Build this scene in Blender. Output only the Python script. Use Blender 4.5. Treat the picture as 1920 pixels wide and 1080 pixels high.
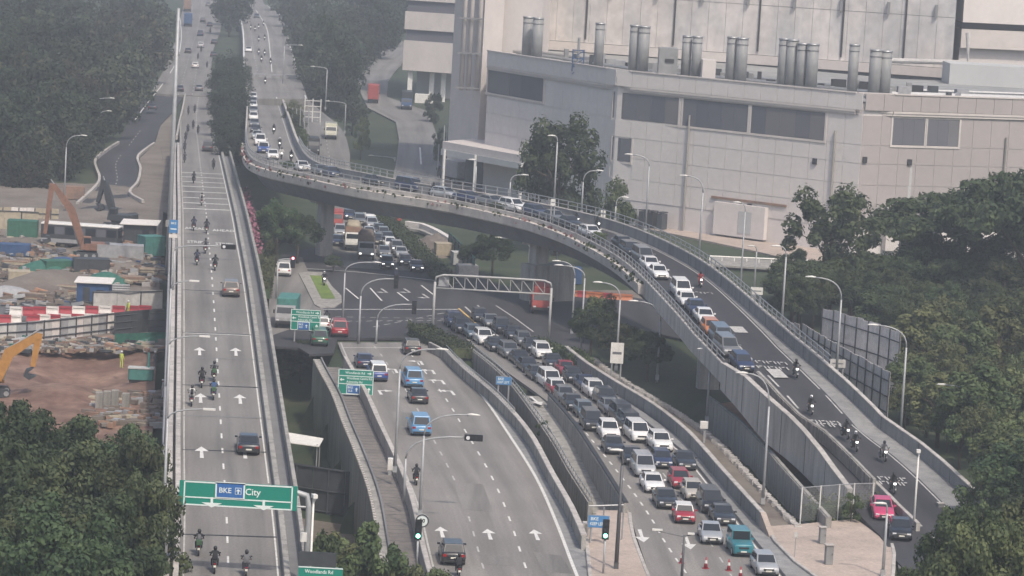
import bpy, bmesh, math, random
import numpy as np
from mathutils import Vector, Matrix
random.seed(7); np.random.seed(7)
R = math.radians
sc = bpy.context.scene
for o in list(bpy.data.objects): bpy.data.objects.remove(o)
COL = sc.collection

# ---------------------------------------------------------------- camera, sky, sun, exposure
H, FPX, ROLL = 50.0, 6000.0, 0.055
TILT = math.atan(730 / FPX)
cf = Vector((0, math.cos(TILT), -math.sin(TILT)))
cu0 = Vector((0, math.sin(TILT), math.cos(TILT)))
cr0 = Vector((1, 0, 0))
cr = math.cos(ROLL) * cr0 + math.sin(ROLL) * cu0
cu = -math.sin(ROLL) * cr0 + math.cos(ROLL) * cu0
cam_d = bpy.data.cameras.new('camera')
cam = bpy.data.objects.new('camera', cam_d); COL.objects.link(cam)
cam_d.sensor_width = 36; cam_d.lens = FPX / 1920 * 36
cam_d.clip_start = 1; cam_d.clip_end = 5000
mw = Matrix((cr, cu, -cf)).transposed().to_4x4(); mw.translation = (0, 0, H)
cam.matrix_world = mw
sc.camera = cam

SUN_TO = Vector((0.44, -0.90, 0.0)).normalized() * math.cos(R(53)) + Vector((0, 0, math.sin(R(53))))
world = bpy.data.worlds.new('World'); sc.world = world; world.use_nodes = True
nt = world.node_tree; bg = nt.nodes['Background']
sky = nt.nodes.new('ShaderNodeTexSky'); sky.sky_type = 'NISHITA'; sky.sun_disc = False
sky.sun_elevation = R(53); sky.sun_rotation = math.atan2(SUN_TO.x, SUN_TO.y)
sky.air_density = 1.0; sky.dust_density = 4.0; sky.ozone_density = 1.0
nt.links.new(sky.outputs[0], bg.inputs[0]); bg.inputs[1].default_value = 0.13
sl = bpy.data.lights.new('sun', 'SUN'); sl.energy = 2.25; sl.angle = R(2.0); sl.color = (1.0, 0.915, 0.80)
so = bpy.data.objects.new('sun', sl); COL.objects.link(so)
so.rotation_euler = SUN_TO.to_track_quat('Z', 'Y').to_euler()
sc.view_settings.view_transform = 'Standard'; sc.view_settings.look = 'None'
sc.view_settings.exposure = 0.36; sc.view_settings.gamma = 1.0; sc.view_settings.use_curve_mapping = False
sc.render.engine = 'CYCLES'
sc.cycles.use_denoising = True
sc.cycles.max_bounces = 5; sc.cycles.diffuse_bounces = 2; sc.cycles.glossy_bounces = 2
sc.cycles.transmission_bounces = 2; sc.cycles.volume_bounces = 1; sc.cycles.transparent_max_bounces = 6
sc.cycles.caustics_reflective = False; sc.cycles.caustics_refractive = False

# ---------------------------------------------------------------- where things stand
def W(px, py, z=0.0):
    """point at height z on the sight line through photograph pixel (px, py)"""
    d = cf + (px - 960) / FPX * cr + (540 - py) / FPX * cu
    return Vector((0, 0, H)) + d * ((z - H) / d.z)
def Wz(px, py, zf, up=0.0):
    z = 3.0
    for _ in range(12):
        p = W(px, py, z + up); z = zf(p.y)
    return Vector((p.x, p.y, z))
def WY(px, py, Y):
    d = cf + (px - 960) / FPX * cr + (540 - py) / FPX * cu
    return Vector((0, 0, H)) + d * (Y / d.y)
def PR(p):
    q = Vector(p) - Vector((0, 0, H)); k = q.dot(cf)
    return 960 + FPX * q.dot(cr) / k, 540 - FPX * q.dot(cu) / k, FPX / k
def interp(x, xs, ys): return float(np.interp(x, xs, ys))
def zt(Y): return 0.0 if Y < 600 else (Y - 600) * 0.0125
def zvia(Y): return interp(Y, [180, 225, 256, 337, 386, 423, 480, 570, 639, 720, 900, 1200], [2.2, 3.8, 5, 7, 6.9, 6.3, 5.2, 3, 1.6, 1.9, 3.9, 7.6])
def zramp(Y): return interp(Y, [240, 250, 262, 272, 280, 290, 300, 310, 323, 335, 352, 378, 395, 411, 430, 455, 500, 560, 640, 720, 900, 1200],
                            [0.02, .08, .5, 1.6, 2.6, 4.0, 5.4, 6.5, 7.3, 8, 8.6, 9.5, 10, 10.5, 10.5, 9.8, 9, 8, 6.6, 6.0, 6.2, 8.6])
def zslip(Y): return interp(Y, [400, 540, 600, 660, 720], [0, 0, 2, 4, 6.0])
def smooth(pts, step=4.0):
    pts = [Vector(p) for p in pts]; out = []
    for i in range(len(pts) - 1):
        a = pts[max(i - 1, 0)]; b = pts[i]; c = pts[i + 1]; d = pts[min(i + 2, len(pts) - 1)]
        n = max(1, int((c - b).length / step))
        for k in range(n):
            t = k / n
            out.append(0.5 * ((2 * b) + (c - a) * t + (2 * a - 5 * b + 4 * c - d) * t * t + (3 * b - a - 3 * c + d) * t ** 3))
    out.append(pts[-1]); return out
def tangents(path):
    out = []
    for i in range(len(path)):
        t = path[min(i + 1, len(path) - 1)] - path[max(i - 1, 0)]; t.z = 0; out.append(t.normalized())
    return out
def offset(path, d, dz=0.0):
    """shift a path d metres to its right-hand side"""
    res = []
    for i, (p, t) in enumerate(zip(path, tangents(path))):
        dd = d(i) if callable(d) else d
        res.append(Vector((p.x + t.y * dd, p.y - t.x * dd, p.z + dz)))
    return res
def along(path, s):
    for a, b in zip(path, path[1:]):
        L = (b - a).length
        if s <= L: return a + (b - a) * (s / L), (b - a).normalized()
        s -= L
    return path[-1], (path[-1] - path[-2]).normalized()
def plen(path): return sum((b - a).length for a, b in zip(path, path[1:]))
def near_tangent(path, p):
    best = min(range(len(path)), key=lambda i: (path[i].x - p.x) ** 2 + (path[i].y - p.y) ** 2)
    return tangents(path)[best]

# ---------------------------------------------------------------- mesh builder
class MB:
    def __init__(s): s.v = []; s.f = []; s.uv = None
    def add(s, vs, fs):
        n = len(s.v); s.v += [tuple(v) for v in vs]; s.f += [tuple(i + n for i in f) for f in fs]; return s
    def box(s, c, d, rz=0.0, M=None):
        x, y, z = d[0] / 2, d[1] / 2, d[2] / 2
        vs = [Vector((sx * x, sy * y, sz * z)) for sz in (-1, 1) for sy in (-1, 1) for sx in (-1, 1)]
        m = M if M is not None else Matrix.Rotation(rz, 3, 'Z')
        vs = [m @ v + Vector(c) for v in vs]
        return s.add(vs, [(0, 2, 3, 1), (4, 5, 7, 6), (0, 1, 5, 4), (2, 6, 7, 3), (0, 4, 6, 2), (1, 3, 7, 5)])
    def tube(s, pts, r, n=8, cap=True):
        pts = [Vector(p) for p in pts]; rs = r if isinstance(r, (list, tuple)) else [r] * len(pts)
        vs = []; ref = None
        for i, p in enumerate(pts):
            t = (pts[min(i + 1, len(pts) - 1)] - pts[max(i - 1, 0)]).normalized()
            if ref is None: ref = Vector((1, 0, 0)) if abs(t.x) < .8 else Vector((0, 1, 0))
            a = (ref - t * ref.dot(t)).normalized(); b = t.cross(a); ref = a
            for k in range(n):
                an = 2 * math.pi * k / n; vs.append(p + (a * math.cos(an) + b * math.sin(an)) * rs[i])
        fs = []
        for i in range(len(pts) - 1):
            for k in range(n):
                k2 = (k + 1) % n; fs.append((i * n + k, i * n + k2, (i + 1) * n + k2, (i + 1) * n + k))
        if cap: fs.append(tuple(range(n))[::-1]); fs.append(tuple(range((len(pts) - 1) * n, len(pts) * n)))
        return s.add(vs, fs)
    def prism(s, poly, z0, z1):
        n = len(poly); vs = [(p[0], p[1], z0) for p in poly] + [(p[0], p[1], z1) for p in poly]
        fs = [tuple(range(n))[::-1], tuple(range(n, 2 * n))] + [(i, (i + 1) % n, n + (i + 1) % n, n + i) for i in range(n)]
        return s.add(vs, fs)
    def loft(s, rings, close=True, cap=True):
        n = len(rings[0]); vs = [v for r in rings for v in r]; fs = []
        for i in range(len(rings) - 1):
            for k in range(n if close else n - 1):
                k2 = (k + 1) % n; fs.append((i * n + k, i * n + k2, (i + 1) * n + k2, (i + 1) * n + k))
        if cap and close: fs.append(tuple(range(n))[::-1]); fs.append(tuple(range((len(rings) - 1) * n, len(rings) * n)))
        return s.add(vs, fs)
    def slab(s, P, nrm, th):
        """thin plate: polygon P pushed out along nrm by th"""
        P = [Vector(p) for p in P]; nrm = Vector(nrm).normalized(); n = len(P)
        vs = P + [p + nrm * th for p in P]
        return s.add(vs, [tuple(range(n))[::-1], tuple(range(n, 2 * n))] + [(i, (i + 1) % n, n + (i + 1) % n, n + i) for i in range(n)])
    def mesh(s, name, smooth=False, fix=True):
        m = bpy.data.meshes.new(name); m.from_pydata(s.v, [], s.f)
        if fix:
            bm = bmesh.new(); bm.from_mesh(m); bmesh.ops.recalc_face_normals(bm, faces=bm.faces); bm.to_mesh(m); bm.free()
        if s.uv:
            l = m.uv_layers.new(name='UVMap')
            for lp in m.loops: l.data[lp.index].uv = s.uv[lp.vertex_index]
        if smooth: m.polygons.foreach_set('use_smooth', [True] * len(m.polygons))
        m.update(); return m
    def build(s, name, mat, parent=None, smooth=False, **kw):
        return ob(name, s.mesh(name, smooth), mat, parent, **kw)
def ob(name, mesh, mat=None, parent=None, loc=None, rot=None, label=None, cat=None, group=None, kind=None, scale=None):
    o = bpy.data.objects.new(name, mesh); COL.objects.link(o)
    if mat is not None and mesh is not None:
        m = MATS[mat] if isinstance(mat, str) else mat
        if len(mesh.materials) == 0: mesh.materials.append(m)
        elif mesh.materials[0] != m: o.material_slots[0].link = 'OBJECT'; o.material_slots[0].material = m
    if parent is not None: o.parent = parent
    if loc is not None: o.location = loc
    if rot is not None: o.rotation_euler = rot
    if scale is not None: o.scale = scale if isinstance(scale, (tuple, list, Vector)) else (scale,) * 3
    return tag(o, label, cat, group, kind)
def tag(o, label=None, cat=None, group=None, kind=None):
    if label: o['label'] = label
    if cat: o['category'] = cat
    if group: o['group'] = group
    if kind or cat: o['kind'] = kind or 'thing'
    return o
def thing(name, label, cat, loc=(0, 0, 0), rz=0.0, group=None):
    return ob(name, None, None, None, loc, (0, 0, rz), label, cat, group)
def text(name, body, size, mat, parent, M, ext=0.008, align='CENTER', sx=1.0):
    c = bpy.data.curves.new(name, 'FONT'); c.body = body; c.size = size; c.extrude = ext; c.align_x = align; c.align_y = 'CENTER'; c.resolution_u = 2; c.offset = size * .012
    t = bpy.data.objects.new(name, c); me = bpy.data.meshes.new_from_object(t); bpy.data.objects.remove(t); bpy.data.curves.remove(c); me.materials.clear()
    o = ob(name, me, mat, parent); o.matrix_local = M @ Matrix.Diagonal((sx, 1, 1, 1)); return o

# ---------------------------------------------------------------- materials
MATS = {}
def newmat(name):
    m = bpy.data.materials.new(name); m.use_nodes = True; MATS[name] = m
    n = m.node_tree.nodes; return m, m.node_tree, n['Principled BSDF']
def plain(name, col, rough=.6, metal=0.0, spec=.4, coat=0.0, var=.12, scale=2.0, emit=None):
    m, t, b = newmat(name)
    b.inputs['Roughness'].default_value = rough; b.inputs['Metallic'].default_value = metal; b.inputs['Specular IOR Level'].default_value = spec
    b.inputs['Coat Weight'].default_value = coat
    tc = t.nodes.new('ShaderNodeTexCoord'); nz = t.nodes.new('ShaderNodeTexNoise'); nz.inputs['Scale'].default_value = scale; nz.inputs['Detail'].default_value = 4
    mp = t.nodes.new('ShaderNodeMapRange'); mp.inputs[1].default_value = .25; mp.inputs[2].default_value = .75; mp.inputs[3].default_value = 1 - var; mp.inputs[4].default_value = 1 + var
    mx = t.nodes.new('ShaderNodeMix'); mx.data_type = 'RGBA'; mx.blend_type = 'MULTIPLY'; mx.inputs[0].default_value = 1; mx.inputs[6].default_value = (*col, 1)
    t.links.new(tc.outputs['Object'], nz.inputs['Vector']); t.links.new(nz.outputs[0], mp.inputs[0]); t.links.new(mp.outputs[0], mx.inputs[7]); t.links.new(mx.outputs[2], b.inputs['Base Color'])
    if emit: b.inputs['Emission Color'].default_value = (*emit[:3], 1); b.inputs['Emission Strength'].default_value = emit[3]
    return m
def stained(name, col, col2, rough=.85, sv=(1.2, 1.2, .12), amt=.6, fine=9.0, uv=False, bump=.15, var=.14, lane=0.0):
    """base colour with streaks (noise stretched along one axis) and fine grain"""
    m, t, b = newmat(name); b.inputs['Roughness'].default_value = rough; b.inputs['Specular IOR Level'].default_value = .25
    tc = t.nodes.new('ShaderNodeTexCoord'); mp = t.nodes.new('ShaderNodeMapping'); mp.inputs['Scale'].default_value = sv
    n1 = t.nodes.new('ShaderNodeTexNoise'); n1.inputs['Scale'].default_value = 1; n1.inputs['Detail'].default_value = 6; n1.inputs['Roughness'].default_value = .65
    n2 = t.nodes.new('ShaderNodeTexNoise'); n2.inputs['Scale'].default_value = fine; n2.inputs['Detail'].default_value = 5
    n3 = t.nodes.new('ShaderNodeTexNoise'); n3.inputs['Scale'].default_value = .08; n3.inputs['Detail'].default_value = 3
    cr_ = t.nodes.new('ShaderNodeMapRange'); cr_.inputs[1].default_value = .42; cr_.inputs[2].default_value = .72; cr_.inputs[4].default_value = amt
    mx = t.nodes.new('ShaderNodeMix'); mx.data_type = 'RGBA'; mx.inputs[6].default_value = (*col, 1); mx.inputs[7].default_value = (*col2, 1)
    g = t.nodes.new('ShaderNodeMapRange'); g.inputs[1].default_value = .3; g.inputs[2].default_value = .7; g.inputs[3].default_value = 1 - var; g.inputs[4].default_value = 1 + var
    g3 = t.nodes.new('ShaderNodeMapRange'); g3.inputs[1].default_value = .3; g3.inputs[2].default_value = .7; g3.inputs[3].default_value = 1 - var * .85; g3.inputs[4].default_value = 1 + var * .75
    mu = t.nodes.new('ShaderNodeMath'); mu.operation = 'MULTIPLY'
    m2 = t.nodes.new('ShaderNodeMix'); m2.data_type = 'RGBA'; m2.blend_type = 'MULTIPLY'; m2.inputs[0].default_value = 1
    src = tc.outputs['UV' if uv else 'Object']
    L = t.links.new
    L(src, mp.inputs[0]); L(mp.outputs[0], n1.inputs[0]); L(src, n2.inputs[0]); L(tc.outputs['Object'], n3.inputs[0])
    L(n1.outputs[0], cr_.inputs[0]); L(cr_.outputs[0], mx.inputs[0]); L(n2.outputs[0], g.inputs[0]); L(n3.outputs[0], g3.inputs[0])
    L(g.outputs[0], mu.inputs[0]); L(g3.outputs[0], mu.inputs[1]); 
    fac_out = mu.outputs[0]
    if lane:   # darker band where tyres and oil run along the middle of each lane
        sp = t.nodes.new('ShaderNodeSeparateXYZ'); ml = t.nodes.new('ShaderNodeMath'); ml.operation = 'MULTIPLY'; ml.inputs[1].default_value = 6.2832 / lane; cs = t.nodes.new('ShaderNodeMath'); cs.operation = 'COSINE'
        lr = t.nodes.new('ShaderNodeMapRange'); lr.inputs[1].default_value = -1; lr.inputs[2].default_value = 1; lr.inputs[3].default_value = .90; lr.inputs[4].default_value = 1.05; mu2 = t.nodes.new('ShaderNodeMath'); mu2.operation = 'MULTIPLY'
        L(tc.outputs['UV'], sp.inputs[0]); L(sp.outputs[0], ml.inputs[0]); L(ml.outputs[0], cs.inputs[0]); L(cs.outputs[0], lr.inputs[0]); L(lr.outputs[0], mu2.inputs[0]); L(fac_out, mu2.inputs[1]); fac_out = mu2.outputs[0]
    L(mx.outputs[2], m2.inputs[6]); L(fac_out, m2.inputs[7]); L(m2.outputs[2], b.inputs['Base Color'])
    if bump:
        bp = t.nodes.new('ShaderNodeBump'); bp.inputs['Strength'].default_value = bump; bp.inputs['Distance'].default_value = .05
        L(n2.outputs[0], bp.inputs['Height']); L(bp.outputs[0], b.inputs['Normal'])
    return m
def leafmat(name, dark, light, hue=.04):
    m, t, b = newmat(name); b.inputs['Roughness'].default_value = .6; b.inputs['Specular IOR Level'].default_value = .2
    tc = t.nodes.new('ShaderNodeTexCoord'); nz = t.nodes.new('ShaderNodeTexNoise'); nz.inputs['Scale'].default_value = .55; nz.inputs['Detail'].default_value = 5
    n2 = t.nodes.new('ShaderNodeTexNoise'); n2.inputs['Scale'].default_value = 5; ad = t.nodes.new('ShaderNodeMath'); ad.operation = 'MULTIPLY_ADD'; ad.inputs[1].default_value = .5
    mp = t.nodes.new('ShaderNodeMapRange'); mp.inputs[1].default_value = .5; mp.inputs[2].default_value = .98
    mx = t.nodes.new('ShaderNodeMix'); mx.data_type = 'RGBA'; mx.inputs[6].default_value = (*dark, 1); mx.inputs[7].default_value = (*light, 1)
    oi = t.nodes.new('ShaderNodeObjectInfo'); hs = t.nodes.new('ShaderNodeHueSaturation')
    r1 = t.nodes.new('ShaderNodeMapRange'); r1.inputs[3].default_value = .5 - hue; r1.inputs[4].default_value = .5 + hue * .6
    r2 = t.nodes.new('ShaderNodeMapRange'); r2.inputs[3].default_value = .72; r2.inputs[4].default_value = 1.3
    ml = t.nodes.new('ShaderNodeMath'); ml.operation = 'MULTIPLY'; ml.inputs[1].default_value = 7.31; fr = t.nodes.new('ShaderNodeMath'); fr.operation = 'FRACT'
    L = t.links.new
    L(tc.outputs['Object'], nz.inputs[0]); L(tc.outputs['Object'], n2.inputs[0]); L(n2.outputs[0], ad.inputs[0]); L(nz.outputs[0], ad.inputs[2]); L(ad.outputs[0], mp.inputs[0]); L(mp.outputs[0], mx.inputs[0])
    L(oi.outputs['Random'], r1.inputs[0]); L(r1.outputs[0], hs.inputs['Hue']); L(oi.outputs['Random'], ml.inputs[0]); L(ml.outputs[0], fr.inputs[0]); L(fr.outputs[0], r2.inputs[0]); L(r2.outputs[0], hs.inputs['Value'])
    L(mx.outputs[2], hs.inputs['Color']); L(hs.outputs[0], b.inputs['Base Color'])
    tr = t.nodes.new('ShaderNodeBsdfTranslucent'); ms = t.nodes.new('ShaderNodeMixShader'); ms.inputs[0].default_value = .22
    L(hs.outputs[0], tr.inputs[0]); L(b.outputs[0], ms.inputs[1]); L(tr.outputs[0], ms.inputs[2]); L(ms.outputs[0], t.nodes['Material Output'].inputs[0])
    return m
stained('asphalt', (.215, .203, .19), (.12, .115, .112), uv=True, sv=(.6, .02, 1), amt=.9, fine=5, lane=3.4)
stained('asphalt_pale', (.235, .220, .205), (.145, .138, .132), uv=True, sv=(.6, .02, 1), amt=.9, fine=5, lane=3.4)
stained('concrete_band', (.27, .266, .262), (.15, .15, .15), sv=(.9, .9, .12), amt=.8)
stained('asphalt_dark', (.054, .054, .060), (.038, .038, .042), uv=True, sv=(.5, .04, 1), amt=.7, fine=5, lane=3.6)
stained('asphalt_mid', (.15, .147, .147), (.10, .10, .10), uv=True, sv=(.5, .04, 1), amt=.7, fine=5)
stained('asphalt_site', (.12, .117, .117), (.08, .08, .08), sv=(.25, .25, 1), amt=.7, fine=3)
stained('concrete', (.34, .325, .30), (.13, .125, .115), sv=(1.1, 1.1, .09), amt=.9)
stained('concrete_light', (.46, .43, .40), (.22, .205, .19), sv=(1.0, 1.0, .12), amt=.8)
stained('concrete_pale', (.58, .53, .48), (.38, .34, .31), sv=(.6, .6, .3), amt=.7)
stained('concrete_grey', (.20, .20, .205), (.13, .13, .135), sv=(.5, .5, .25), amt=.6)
stained('concrete_panel', (.33, .31, .285), (.14, .132, .12), sv=(2.2, 2.2, .08), amt=.85)
stained('paving', (.42, .345, .295), (.30, .255, .22), sv=(.4, .4, .4), amt=.8, fine=4)
stained('tile_walk', (.20, .18, .168), (.13, .122, .118), sv=(.9, .5, .4), amt=.9, fine=4)
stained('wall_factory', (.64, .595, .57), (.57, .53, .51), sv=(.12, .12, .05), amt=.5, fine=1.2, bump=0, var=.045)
stained('wall_factory_sun_toned', (.37, .335, .325), (.335, .305, .295), sv=(.12, .12, .05), amt=.5, fine=1.2, bump=0, var=.045)  # copy of the factory wall for its sunlit wing, darkened to offset that light
stained('wall_patch', (.46, .465, .46), (.42, .425, .425), sv=(.12, .12, .05), amt=.7, fine=1.2, bump=0, var=.045)
stained('wall_back', (.58, .54, .515), (.36, .37, .38), sv=(.16, .16, .045), amt=.95, fine=.6, bump=0)
stained('wall_trim', (.58, .53, .50), (.45, .42, .40), sv=(.2, .2, .2), amt=.5, fine=1.2, bump=0, var=.045)
stained('roof_flat', (.30, .30, .295), (.19, .195, .19), sv=(.06, .3, .3), amt=.9, fine=.8, bump=0)
stained('soil', (.145, .085, .066), (.30, .20, .15), sv=(.24, .20, .3), amt=1.0, fine=1.5, bump=.5)
stained('soil_grey', (.19, .165, .14), (.125, .10, .085), sv=(.2, .2, .3), amt=.9, fine=2, bump=.5)
stained('soil_orange', (.44, .24, .15), (.30, .18, .125), sv=(.3, .3, .3), amt=.9, fine=2, bump=.5)
stained('grass', (.036, .052, .026), (.066, .070, .040), sv=(.15, .15, .3), amt=.9, fine=2.5, bump=.5)
stained('grass_bright', (.16, .22, .05), (.09, .14, .04), sv=(.5, .5, .3), amt=.9, fine=4)
stained('rust', (.27, .17, .12), (.14, .11, .10), sv=(.5, .5, .5), amt=.9, fine=3)
stained('hoarding', (.72, .665, .63), (.56, .52, .495), sv=(.5, .5, .1), amt=.7, fine=2)
stained('hoarding_white', (.50, .48, .46), (.36, .35, .34), sv=(.5, .5, .1), amt=.7, fine=2)
stained('silo_steel', (.27, .27, .268), (.19, .195, .20), rough=.45, sv=(.6, .6, .06), amt=.7, fine=1, bump=0)
stained('bark', (.10, .075, .055), (.06, .05, .04), sv=(3, 3, .4), amt=.8)
plain('marking', (.62, .61, .58), .7, var=.22, scale=3)
plain('marking_worn', (.42, .41, .39), .7, var=.3, scale=3)
plain('yellow_paint', (.62, .40, .12), .7, var=.2)
plain('steel', (.40, .40, .40), .45, .6); plain('pole', (.36, .365, .37), .5, .25); plain('pole_pale', (.36, .355, .345), .5, .1); plain('pole_dark', (.10, .10, .105), .5, .3)
plain('white_paint', (.72, .70, .67), .5); plain('sign_green', (.01, .21, .155), .45, var=.05); plain('sign_blue', (.035, .13, .36), .45, var=.05)
plain('sign_blue_light', (.06, .20, .42), .45, var=.05)
plain('sign_white', (.70, .76, .74), .45, var=.04); plain('black', (.012, .012, .013), .5); plain('rubber', (.018, .018, .019), .8)
plain('glass', (.022, .026, .032), .08, 0, .6, var=.05); plain('glass_blue', (.125, .125, .145), .25, 0, .5, var=.08, scale=.2)
plain('glass_blue_b', (.10, .105, .125), .25, 0, .5, var=.08, scale=.2); plain('glass_blue_c', (.15, .145, .155), .3, 0, .5, var=.08, scale=.2); plain('cloth_blue', (.04, .08, .18), .85); plain('cloth_green', (.05, .10, .05), .85); plain('rim', (.42, .42, .43), .35, .7); plain('chrome', (.6, .6, .6), .2, .9); plain('lamp_clear', (.75, .76, .78), .12, .1, .7); plain('lamp_lit', (.9, .9, .9), .2, emit=(1, .97, .9, 2.6))
plain('tail_red', (.28, .01, .012), .25); plain('plate', (.7, .68, .6), .5); plain('trim_dark', (.03, .03, .032), .6)
plain('signal_green', (.1, .6, .4), .3, emit=(.25, 1, .7, 5)); plain('signal_red', (.6, .1, .1), .3, emit=(1, .25, .3, 5))
plain('barrier_red', (.32, .035, .048), .6); plain('barrier_white', (.66, .62, .58), .6); plain('orange', (.42, .14, .06), .6)
plain('machine_yellow', (.38, .19, .05), .5, var=.2); plain('machine_orange', (.20, .105, .07), .6, var=.25); plain('machine_dark', (.045, .05, .055), .6, var=.2)
plain('container_blue', (.035, .075, .17), .6, var=.2); plain('container_teal', (.06, .19, .17), .6, var=.2); plain('container_red', (.33, .06, .05), .6, var=.2)
plain('container_grey', (.30, .30, .31), .6, var=.2); plain('container_green', (.035, .12, .08), .6, var=.2); plain('tarp_tan', (.36, .31, .23), .8, var=.2); plain('tarp_brown', (.16, .13, .11), .85, var=.2)
plain('skin', (.36, .21, .15), .6); plain('helmet_black', (.02, .02, .022), .25); plain('helmet_white', (.7, .7, .7), .3)
plain('cloth_black', (.022, .023, .027), .85); plain('cloth_navy', (.03, .035, .06), .85); plain('cloth_white', (.5, .49, .47), .85); plain('cloth_red', (.27, .04, .045), .85); plain('cloth_grey', (.13, .13, .14), .85)
plain('cloth_vest', (.55, .62, .12), .8); plain('net_green', (.03, .12, .09), .8, var=.3); plain('fence_dark', (.055, .06, .068), .7, var=.3, scale=.8); plain('plastic_white', (.68, .66, .62), .5)
plain('flower', (.22, .085, .12), .8, var=.35, scale=1.5); plain('flower_dull', (.24, .13, .135), .8, var=.35, scale=1.5)
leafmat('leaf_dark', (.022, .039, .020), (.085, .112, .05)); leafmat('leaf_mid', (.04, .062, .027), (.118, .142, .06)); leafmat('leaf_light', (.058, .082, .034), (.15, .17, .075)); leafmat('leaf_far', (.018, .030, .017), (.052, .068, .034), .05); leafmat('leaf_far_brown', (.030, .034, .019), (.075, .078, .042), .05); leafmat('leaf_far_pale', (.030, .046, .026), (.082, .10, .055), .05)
leafmat('leaf_hedge', (.020, .034, .018), (.042, .058, .030), .01)
PAINT = dict(white=(.72, .71, .69), silver=(.40, .41, .42), grey=(.17, .175, .18), dark=(.035, .037, .042), black=(.014, .014, .016), navy=(.02, .03, .075), blue=(.03, .07, .25),
             red=(.30, .022, .035), taxi=(.10, .26, .46), teal=(.02, .17, .21), pink=(.48, .05, .13), beige=(.42, .39, .34), brown=(.16, .13, .115), orange=(.50, .18, .06), green=(.02, .10, .06), cream=(.62, .60, .48), bluegrey=(.12, .155, .19))
for k, c in PAINT.items(): plain('paint_' + k, c, .32, .25 if k in ('silver', 'grey', 'dark', 'brown', 'bluegrey') else 0, .5, coat=.6, var=.05)
# ---------------------------------------------------------------- paths of the roads
# far ends first where traffic comes towards us; all in metres
cenL = smooth([Vector((-1.6, 200, 0)), W(808, 1080), W(777, 950), W(745, 870), W(712, 800), W(690, 750), W(660, 700), W(640, 660), W(633, 642)])
cenR = smooth([Vector((9.0, 200, 0)), W(1085, 1080), W(1050, 990), W(1010, 900), W(960, 820), W(905, 740), W(860, 690), W(830, 660), W(800, 642)])
wallA = smooth([W(1095, 1005, 1.1), W(1072, 952, 1.1), W(1035, 887, 1.1), W(992, 810, 1.1), W(935, 745, 1.1), W(870, 690, 1.1), W(837, 657, 1.1)])
def zlane(Y): return interp(Y, [255, 275, 300, 325, 345], [-2.3, -1.5, -.7, -.05, 0])
wallB = smooth([W(1108, 950, -1.2), W(1070, 885, -.6), W(1030, 810, .2), W(967, 722, .9), W(922, 681, .9), W(881, 650, .9)])
wallC = smooth([W(1174, 943, 1), W(1135, 880, 1), W(1080, 797, 1), W(1030, 738, 1)])
queR = smooth([Vector((25.2, 205, 0)), W(1470, 1080), W(1417, 1017), W(1385, 975), W(1300, 867), W(1264, 834), W(1200, 783), W(1140, 738), W(1090, 695), W(1060, 668), W(1035, 645)])
queCap = smooth([W(1430, 962, 1.2), W(1357, 882, 1.2), W(1290, 808, 1.2), W(1225, 757, 1.2), W(1160, 718, 1.2), W(1100, 680, 1.2), W(1062, 650, 1.2)])
viaL = smooth([Vector((-17.6, 175, zvia(175)))] + [Wz(x, y, zvia) for x, y in [(340, 996), (340, 826), (341, 542), (340, 448), (340, 398), (338, 338), (337, 272), (337, 234), (341, 200), (345, 180)]], 6)
def pick(path, Y):
    for a, b in zip(path, path[1:]):
        if (a.y - Y) * (b.y - Y) <= 0 and a.y != b.y:
            t = (Y - a.y) / (b.y - a.y); return a + (b - a) * t
    return path[0] if abs(path[0].y - Y) < abs(path[-1].y - Y) else path[-1]
VW = 6.85
def vdeck(Y): return pick(viaL, Y).z
viaR = offset(viaL, VW)
rampL_px = [(466, 185), (464, 225), (463, 258), (470, 290), (500, 308), (560, 322), (620, 335), (700, 350), (780, 362), (853, 374), (920, 388), (1000, 407), (1060, 428), (1110, 451), (1160, 480), (1200, 512), (1240, 553), (1280, 597), (1320, 642), (1368, 690)]
rl = [Wz(x, y, zramp, 1.1) for x, y in rampL_px]
rfoot = [Wz(x, y, zramp) for x, y in [(1543, 738), (1590, 792), (1630, 830), (1690, 885)]]
low = [Vector((p.x - 7.2, p.y - 1.6, zramp(p.y - 1.6))) for p in rfoot]
rl = [p for p in rl if p.y > low[0].y + 8] + low + [Vector((31.0, 256, zramp(256))), Vector((31.2, 248, zramp(248))), Vector((33.5, 230, 0.02))]
rampL = smooth(rl, 4)
for p in rampL: p.z = zramp(p.y)
nR = len(rampL)
cum = [0]
for a, b in zip(rampL, rampL[1:]): cum.append(cum[-1] + (b - a).length)
def rw(i): return -interp(cum[i], [0, 150, 260], [6.2, 7.6, 8.6])
rampR = offset(rampL, rw)               # direction of travel is towards the camera, so the far side is on its left
def rex(i): return rw(i) - interp(rampL[i].y, [262, 285, 300, 330, 360], [2.6, 2.3, 1.8, .8, .5])
rampO = offset(rampL, rex)

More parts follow.
